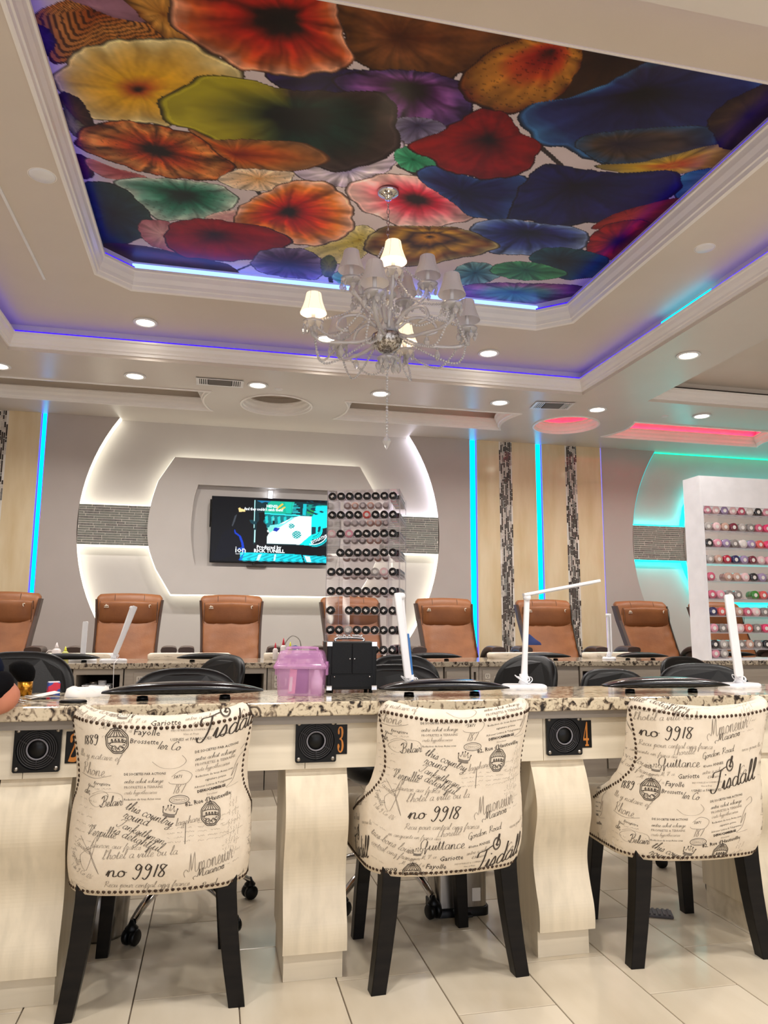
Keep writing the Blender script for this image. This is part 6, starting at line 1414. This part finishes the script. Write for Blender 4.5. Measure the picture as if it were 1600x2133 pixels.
for sx in (-1, 1):
    for sy in (-1, 1):
        for z in (.010, H_+.001):
            b = MB(); x = sx*W_/2; y = sy*D_/2; up = 1 if z < .1 else -1
            b.box(min(x+sx*.0012, x-sx*.018), max(x+sx*.0012, x-sx*.018), min(y+sy*.0035, y+sy*.0005), max(y+sy*.0035, y+sy*.0005), min(z, z+up*.016), max(z, z+up*.016)); b.box(min(x+sx*.0015, x), max(x+sx*.0015, x), min(y, y-sy*.016), max(y, y-sy*.016), min(z, z+up*.016), max(z, z+up*.016)); b.build('corner_guard', M['chrome'], e, bevel=.002)
    b = MB(); b.box(sx*W_/2-.0005 if sx > 0 else -W_/2-.0022, sx*W_/2+.0022 if sx > 0 else -W_/2+.0005, -.05, .05, .085, .095); b.build('side_latch', M['chrome'], e)
for sx in (-1, 1):
    for sy in (-1, 1): b = MB(); b.lathe([(0, 0), (.007, 0), (.007, .0118), (0, .0118)], 10, c=(sx*.07, sy*.05, 0)); b.build('foot', M['black_plastic'], e)
b = MB(); rr = random.Random(2)
b.tube(smoothpath([(-.05, 0, H_), (-.045, 0, H_+.012), (.045, 0, H_+.012), (.05, 0, H_)], 4), .005, 8); b.build('handle', M['chrome'], e)
b = MB()
for k in range(26): b.ball((-.045+.09*k/25, rr.uniform(-.006, .006), H_+.014+rr.uniform(0, .008)), .0035, 6, 4)
stuff(b.build('crystal_trim', M['crystal'], e))
# clutter on the left
e = empty('makeup_brush', (-.598, 2.70, DT), 0, 'fat black-bristled brush standing on a shiny gold handle', 'brush')
b = MB(); b.lathe([(0, 0), (.022, 0), (.0225, .02), (.0235, .046), (0, .046)], 20); b.build('handle', M['gold'], e)
b = MB(); b.loft([[(x*k-dx, y*k, z) for x, y in superell(.024, .024, 20, 2)] for z, k, dx in ((.046, .95, 0), (.058, 1.25, .003), (.080, 1.65, .012), (.098, 1.5, .018), (.108, .95, .020), (.112, .3, .020))]); b.build('bristles', mat('black_bristle', '#070708', .8, spec=.1, bump=1, bscale=500), e)
b = MB(); q = [(-.09, -.05), (-.03, -.075), (.055, -.072), (.10, -.02), (.118, .045), (.06, .062), (-.02, .058), (-.075, .02)]; q = [(v.x, v.y) for v in smoothpath([Vector((x, y, 0)) for x, y in q], 4, True)]
b.loft([[(x*k*.62, y*k*.75, z+.006*math.sin(x*60)*(1 if z > .004 else 0)) for x, y in q] for z, k in ((0, 1), (.004, 1.02), (.022, .93), (.026, .8))]); tag(b.build('paper_towel', M['towel'], loc=(-.405, 2.66, DT)), 'crumpled white paper towel on the front granite', 'paper towel')
e = empty('drink_carton', (-.505, 2.67, DT), R(20), 'small red, white and blue carton beside the white towel', 'carton')
b = MB(); b.prism(rounded(-.019, .019, -.013, .013, .004, 3), .0005, .044); b.build('body', mat('red_blue_print', '#c8283c', .35, var='#2c4a94', scale=(45, 45, 45), thresh=(.48, .52), detail=0), e)
b = MB(); b.prism(rounded(-.017, .017, -.011, .011, .004, 3), .0441, .047); b.build('lid', M['white_plastic'], e)
e = empty('booklet', (-.520, 2.585, DT+.008), R(28), 'half-open grey and white folded booklet lying by the brush', 'booklet')
for k, (rx, zo) in enumerate(((2, 0), (-9, .004))): b = MB(); b.box(-.045, .045, -.028, .028, -.0012, .0012, M=Matrix.Translation((0, 0, zo)) @ Matrix.Rotation(R(rx), 4, 'Y')); b.build('cover', M['towel'] if k else mat('grey_card', '#b4aea6', .6), e)
for x, y, rz, L, c, nm in ((-.585, 2.47, 12, .10, '#5a4a9c', 'violet'), (-.590, 2.435, 2, .09, '#d86a4a', 'orange'), (-.600, 2.505, 22, .08, '#2c5ab8', 'blue'), (-.575, 2.405, 6, .10, '#8a4a9a', 'plum')):
    e = empty('nail_brush_pen', (x, y, DT), R(rz), '%s nail art pen lying near the elbow' % nm, 'pen'); b = MB(); T = Matrix.Translation((0, 0, .0056)) @ Matrix.Rotation(R(90), 4, 'Y')
    b.lathe([(0, -L/2), (.0045, -L/2), (.005, -L*.3), (.005, L*.2), (0, L*.2)], 10, M=T); b.build('barrel', mat(nm+'_pen', c, .3), e); b = MB(); b.lathe([(0, L*.205), (.0038, L*.205), (.001, L/2), (0, L/2)], 10, M=T); b.build('cap', M['chrome'], e)
e = empty('round_mirror', (-.405, 2.445, DT), 0, 'flat dark round compact on the front granite edge', 'compact'); b = MB(); b.loft([[(x*k, y*k, z) for x, y in superell(.04, .022, 24, 2)] for z, k in ((0, .96), (.003, 1), (.007, .96))]); b.build('shell', M['black_plastic'], e)
b = MB(); b.loft([[(x*k, y*k, z) for x, y in superell(.036, .019, 24, 2)] for z, k in ((.0071, 1), (.0085, .97))]); b.build('lid', M['dark_brown'], e)
# things on the rear desk
def bottle(x, y, h, r, body, tip, lab, nozzle=True):
    e = empty('squeeze_bottle', (x, y, FT), 0, lab, 'bottle'); b = MB(); b.lathe([(0, 0), (r, 0), (r*1.02, h*.08), (r, h*.58), (r*.55, h*.68), (0, h*.68)], 18); b.build('body', body, e)
    b = MB(); b.lathe([(0, h*.681), (r*.5, h*.681), (r*.42, h*.76), (r*.12, h), (0, h)], 14); b.build('nozzle', tip, e); return e
bt = mat('milky_bottle', '#e2d8d4', .35); redt = mat('red_tip', '#c0283a', .35); yel = mat('yellow_tip', '#d8d83a', .35); yb = mat('yellow_bottle', '#c8c878', .35)
e = bottle(-1.010, 5.35, .118, .028, bt, bt, 'milky squeeze bottle with a curved pump tube at the far left of the rear desk'); b = MB(); b.tube(smoothpath([(-.02, 0, .062), (-.045, 0, .066), (-.062, 0, .05), (-.068, 0, .02)], 5), .003, 6); b.build('tube', bt, e)
bottle(-.955, 5.35, .092, .020, yb, yel, 'small bottle with a bright yellow tip on the rear desk')
bottle(.420, 5.33, .120, .018, bt, redt, 'slim milky bottle with a red tip, left of its taller neighbour'); bottle(.478, 5.36, .150, .021, bt, redt, 'taller milky bottle with a red tip on the rear desk'); bottle(.528, 5.38, .125, .019, yb, yel, 'yellowish bottle between the red-tipped bottle and the spray bottle')
e = empty('spray_bottle', (.572, 5.33, FT), 0, 'spray bottle with a blue trigger head by the pink box', 'spray bottle'); b = MB(); b.lathe([(0, 0), (.024, 0), (.025, .05), (.012, .075), (0, .075)], 18); b.build('body', bt, e)
b = MB(); blu = mat('blue_trigger', '#2474a8', .3); b.prism([(-.038, .078), (-.02, .068), (.016, .074), (.018, .092), (-.012, .102), (-.042, .096)], -.009, .009, 'y'); h = b.build('spray_head', blu, e, bevel=.002); b = MB(); b.prism([(-.030, .072), (-.022, .070), (-.030, .040), (-.038, .036)], -.005, .005, 'y'); b.build('trigger', blu, h, bevel=.001)
b = MB(); b.tube(smoothpath([(.487, 5.42, FT+.02), (.495, 5.42, FT+.11), (.545, 5.42, FT+.165), (.600, 5.42, FT+.13), (.612, 5.42, FT+.02)], 8), .0035, 8); tag(b.build('gooseneck', M['steel']), 'thin arched grey gooseneck behind the spray bottle', 'gooseneck')
# basket in the cubby
e = empty('basket', (-.710, 5.12, .601), 0, 'white slotted plastic basket in the cubby of the rear desk', 'basket'); bw, bd, bh = .075, .055, .062
b = MB(); b.box(-bw, bw, -bd, bd, 0, .004); b.build('bottom', M['white_plastic'], e)
b = MB(); sweep(b, [(-bw*1.12, -bd*1.12), (bw*1.12, -bd*1.12), (bw*1.12, bd*1.12), (-bw*1.12, bd*1.12)], [(0, bh-.006), (.006, bh-.006), (.006, bh), (0, bh)]); b.build('rim', M['white_plastic'], e)
b0 = None
for s in (-1, 1):
    for k in range(8):
        x = -bw+.006+k*(2*bw-.012)/7; b = MB(); b.add([(x-.0035, s*bd, .004), (x+.0035, s*bd, .004), ((x+.004)*1.1, s*bd*1.1, bh-.006), ((x-.004)*1.1, s*bd*1.1, bh-.006), (x-.0035, s*(bd-.002), .004), (x+.0035, s*(bd-.002), .004), ((x+.004)*1.1, s*(bd*1.1-.002), bh-.006), ((x-.004)*1.1, s*(bd*1.1-.002), bh-.006)], [(0, 1, 2, 3), (7, 6, 5, 4), (0, 4, 5, 1), (1, 5, 6, 2), (2, 6, 7, 3), (3, 7, 4, 0)]); b.build('slat', M['white_plastic'], e)
for x, c, h_, lab in ((-.735, M['steel'], .075, 'round silver-lidded tub in the white basket, left'), (-.682, M['white_plastic'], .082, 'white tub in the basket, right')):
    e2 = empty('tub', (x, 5.12, .6052), 0, lab, 'tub'); b = MB(); b.lathe([(0, 0), (.022, 0), (.024, h_*.8), (0, h_*.8)], 18); b.build('body', M['white_plastic'], e2); b = MB(); b.lathe([(0, h_*.801), (.0255, h_*.801), (.0255, h_), (0, h_)], 18); b.build('lid', c, e2)
# ------------------------------------------------------------------ under the desks
e = empty('waste_bin', (-.345, 2.88, 0), 0, 'small round silver waste bin with a clear liner, behind the left printed chair', 'waste bin')
b = MB(); b.lathe([(0, 0), (.085, 0), (.09, .01), (.105, .22), (.102, .22), (.086, .02), (0, .02)], 28); b.build('body', M['steel'], e)
b = MB(); b.lathe([(.1065+.002*math.sin(i*2), .15+.0) for i in range(1)]+[(.107, .15), (.112, .20), (.108, .245), (.098, .24), (.095, .18)], 28); b.build('liner', translucent('cloudy_liner', '#cfc8c0', .55), e)
zb = at_z(958, 1915, 0)
e = empty('step_bin', (zb.x+.020, zb.y+.10, 0), R(-2), 'rectangular stainless step bin with a black base behind the middle printed chair', 'waste bin')
b = MB(); b.loft([[(x, y, z) for x, y in rounded(-.098, .098, -.075, .075, .025, 4)] for z in (.03, .30)]); bd_ = b.build('body', M['steel'], e)
b = MB(); b.loft([[(x*k, y*k, z) for x, y in rounded(-.105, .105, -.082, .082, .028, 4)] for z, k in ((0, 1), (.028, 1), (.0298, .95))]); b.build('base', M['black_plastic'], e)
b = MB(); b.loft([[(x*k, y*k, z) for x, y in rounded(-.103, .103, -.08, .08, .028, 4)] for z, k in ((.3005, 1), (.325, 1), (.335, .93))]); b.build('lid', M['black_plastic'], e)
b = MB(); b.box(-.03, .03, -.115, -.083, .008, .016); b.build('pedal', M['black_plastic'], e, bevel=.003)
b = MB(); b.box(.038, .070, -.0765, -.0752, .05, .095); b.build('label', M['towel'], bd_)
zb = at_z(1378, 1912, 0)
e = empty('foot_pedal', (zb.x, zb.y+.03, 0), R(-25), 'ribbed grey foot pedal on the floor beneath the right printed chair', 'pedal'); gp = mat('grey_rubber', '#4a4648', .6)
b = MB(); b.box(-.055, .055, -.035, .035, .0005, .010); b.build('plate', gp, e, bevel=.003)
for k in range(6): b = MB(); b.box(-.050+k*.0175, -.042+k*.0175, -.03, .03, .0105, .014); b.build('rib', gp, e)

# ------------------------------------------------------------------ seated customer at the left edge
def skinned(name, nodes, edges, m, parent, root=0, sub=2):
    me = bpy.data.meshes.new(name); me.from_pydata([n[0] for n in nodes], edges, []); o = bpy.data.objects.new(name, me); C.objects.link(o); o.parent = parent
    o.modifiers.new('skin', 'SKIN'); sk = me.skin_vertices[0].data
    for i, n in enumerate(nodes): r = n[1]; sk[i].radius = (r, r) if not isinstance(r, tuple) else r; sk[i].use_root = (i == root)
    s = o.modifiers.new('sub', 'SUBSURF'); s.levels = sub; s.render_levels = sub; o.modifiers['skin'].use_smooth_shade = True; me.materials.append(m)
    return o
def build_person():
    # local frame: metres, origin on the floor under the pelvis, facing +Y
    e = empty('person', (-.898, 2.295, 0), R(6), 'customer in a navy top at the left edge, bare elbow resting on the granite', 'person')
    seat = .485
    N = [((0, -.02, seat+.07), .125), ((0, -.02, seat+.22), .118), ((0, .0, seat+.38), .122), ((0, .02, seat+.52), .105), ((0, .045, seat+.61), .050), ((0, .070, seat+.67), .048),
         ((.165, .02, seat+.525), .060), ((-.165, .02, seat+.525), .060),                       # 6,7 shoulders
         ((.09, .12, seat+.06), .085), ((.13, .42, seat+.05), .065), ((.14, .44, .10), .042), ((.14, .50, .045), .035), ((.14, .58, .035), .03),
         ((-.09, .12, seat+.06), .085), ((-.13, .42, seat+.05), .065), ((-.14, .44, .10), .042), ((-.14, .50, .045), .035), ((-.14, .58, .035), .03)]
    E = [(0, 1), (1, 2), (2, 3), (3, 4), (4, 5), (3, 6), (3, 7), (0, 8), (8, 9), (9, 10), (10, 11), (11, 12), (0, 13), (13, 14), (14, 15), (15, 16), (16, 17)]
    top_z = DT
    # arms: right one bent with its elbow on the desk edge
    n0 = len(N); N += [((.262, .0, seat+.42), .050), ((.345, -.006, top_z+.012), .052), ((.22, .18, top_z+.055), .037), ((.11, .33, top_z+.034), .025), ((.07, .38, top_z+.034), .026),
                       ((-.235, .04, seat+.42), .050), ((-.27, .125, top_z+.052), .042), ((-.13, .26, top_z+.036), .034), ((-.03, .36, top_z+.032), .025), ((0, .40, top_z+.032), .026)]
    E += [(6, n0), (n0, n0+1), (n0+1, n0+2), (n0+2, n0+3), (n0+3, n0+4), (7, n0+5), (n0+5, n0+6), (n0+6, n0+7), (n0+7, n0+8), (n0+8, n0+9)]
    skinned('body', N, E, M['skin'], e)
    # head with face and hair
    hz = seat+.775; b = MB()
    def hd(u, v):
        a = 2*PI*u; t = PI*v; x = .075*math.sin(t)*math.cos(a); y = .095*math.sin(t)*math.sin(a); z = -.118*math.cos(t)
        if z < 0: x *= 1-.28*(-z/.118)**1.4; y = y*(1-.16*(-z/.118))+.010*(-z/.118)
        if y > .06: y += .018*math.exp(-(x/.012)**2-((z+.012)/.020)**2)+.005*math.exp(-(x/.02)**2-((z+.052)/.010)**2)-.006*math.exp(-((abs(x)-.03)/.013)**2-((z-.012)/.012)**2)
        return Vector((x, .095+y, hz+z))
    b.grid(hd, 40, 32, cu=True); hh = b.build('head', M['skin'], e)
    for s in (-1, 1):
        b = MB(); b.ball((s*.030, .095+.080, hz+.012), .0115, 12, 8); b.build('eye', M['white_plastic'], hh); b = MB(); b.ball((s*.076, .09, hz-.005), .022, 10, 8, sc=(.35, .7, 1.2)); b.build('ear', M['skin'], hh)
    b = MB(); b.ball((0, .095+.082, hz-.052), .020, 12, 6, sc=(1.1, .35, .28)); b.build('lips', mat('lips', '#a8584e', .5), hh)
    b = MB()
    def hr(u, v): a = 2*PI*u; t = PI*(.0+.62*v); k = 1.12; y = .105*math.sin(t)*math.sin(a); return Vector((.085*math.sin(t)*math.cos(a), .085+y*(1 if y < 0 else .95), hz+.012+.125*math.cos(t)-(.05*v if math.sin(a) < 0 else 0)+(.05*v if math.sin(a) > .3 else 0)))
    b.grid(hr, 32, 16, cu=True); b.build('hair', M['hair'], e)
    # hands: palm and five fingers each
    for s, wr in ((1, Vector((.07, .38, top_z+.030))), (-1, Vector((0, .40, top_z+.030)))):
        d = Vector((-.55*s, .83, 0)).normalized(); sd = Vector((d.y, -d.x, 0)); NN = [(tuple(wr-d*.01), .022), (tuple(wr+d*.045), .024)]; EE = [(0, 1)]
        skinned('hand', NN, EE, M['skin'], e, sub=1)
        for k, (o_, L) in enumerate(((-.027, .062), (-.010, .072), (.010, .068), (.027, .054))):
            p = wr+d*.05+sd*o_; pts = [p, p+d*L*.45+Vector((0, 0, .006)), p+d*L*.8+Vector((0, 0, -.002)), p+d*L+Vector((0, 0, -.014))]
            skinned('finger', [(tuple(q), .0085-.0008*i) for i, q in enumerate(pts)], [(0, 1), (1, 2), (2, 3)], M['skin'], e, sub=1)
        p = wr+d*.012+sd*(.022*-s); q = (-sd*s*.7+d*.7).normalized(); skinned('thumb', [(tuple(p), .011), (tuple(p+q*.028), .0098), (tuple(p+q*.055), .0085)], [(0, 1), (1, 2)], M['skin'], e, sub=1)
    # clothes follow the body a little outside it
    T = [((0, -.02, seat+.05), .142), ((0, -.02, seat+.22), .134), ((0, .0, seat+.38), .138), ((0, .02, seat+.525), .116), ((.168, .02, seat+.525), .076), ((-.168, .02, seat+.525), .076), ((.300, -.004, seat+.375), .080), ((-.238, .042, seat+.39), .068), ((0, .04, seat+.575), .07)]
    skinned('navy_top', T, [(0, 1), (1, 2), (2, 3), (3, 4), (3, 5), (4, 6), (5, 7), (3, 8)], M['navy'], e)
    J = [((0, -.02, seat+.06), .138), ((.09, .12, seat+.06), .097), ((.13, .42, seat+.05), .078), ((.14, .44, .10), .058), ((-.09, .12, seat+.06), .097), ((-.13, .42, seat+.05), .078), ((-.14, .44, .10), .058)]
    skinned('trousers', J, [(0, 1), (1, 2), (2, 3), (0, 4), (4, 5), (5, 6)], M['jeans'], e)
    for s in (-1, 1): b = MB(); b.loft([[(s*.14+x*k, .515+y*k, z) for x, y in superell(.043, .12, 20, 2.6)] for z, k in ((0, .97), (.02, 1), (.05, .9), (.075, .62), (.085, .5))]); b.build('shoe', M['black_plastic'], e)
    skinned('elbow_sleeve', [((.290, -.020, top_z+.105), .064), ((.306, -.028, top_z+.050), .066), ((.262, .05, top_z+.060), .060)], [(0, 1), (1, 2)], M['black_cloth'], e)
build_person()
c = make_chair(20, -500); c.location = (-.90, 2.30, 0); c.rotation_euler = (0, 0, R(4)); tag(c, 'cream printed linen chair under the seated customer, beyond the left edge', 'chair', 'printed linen chairs at the front desk')
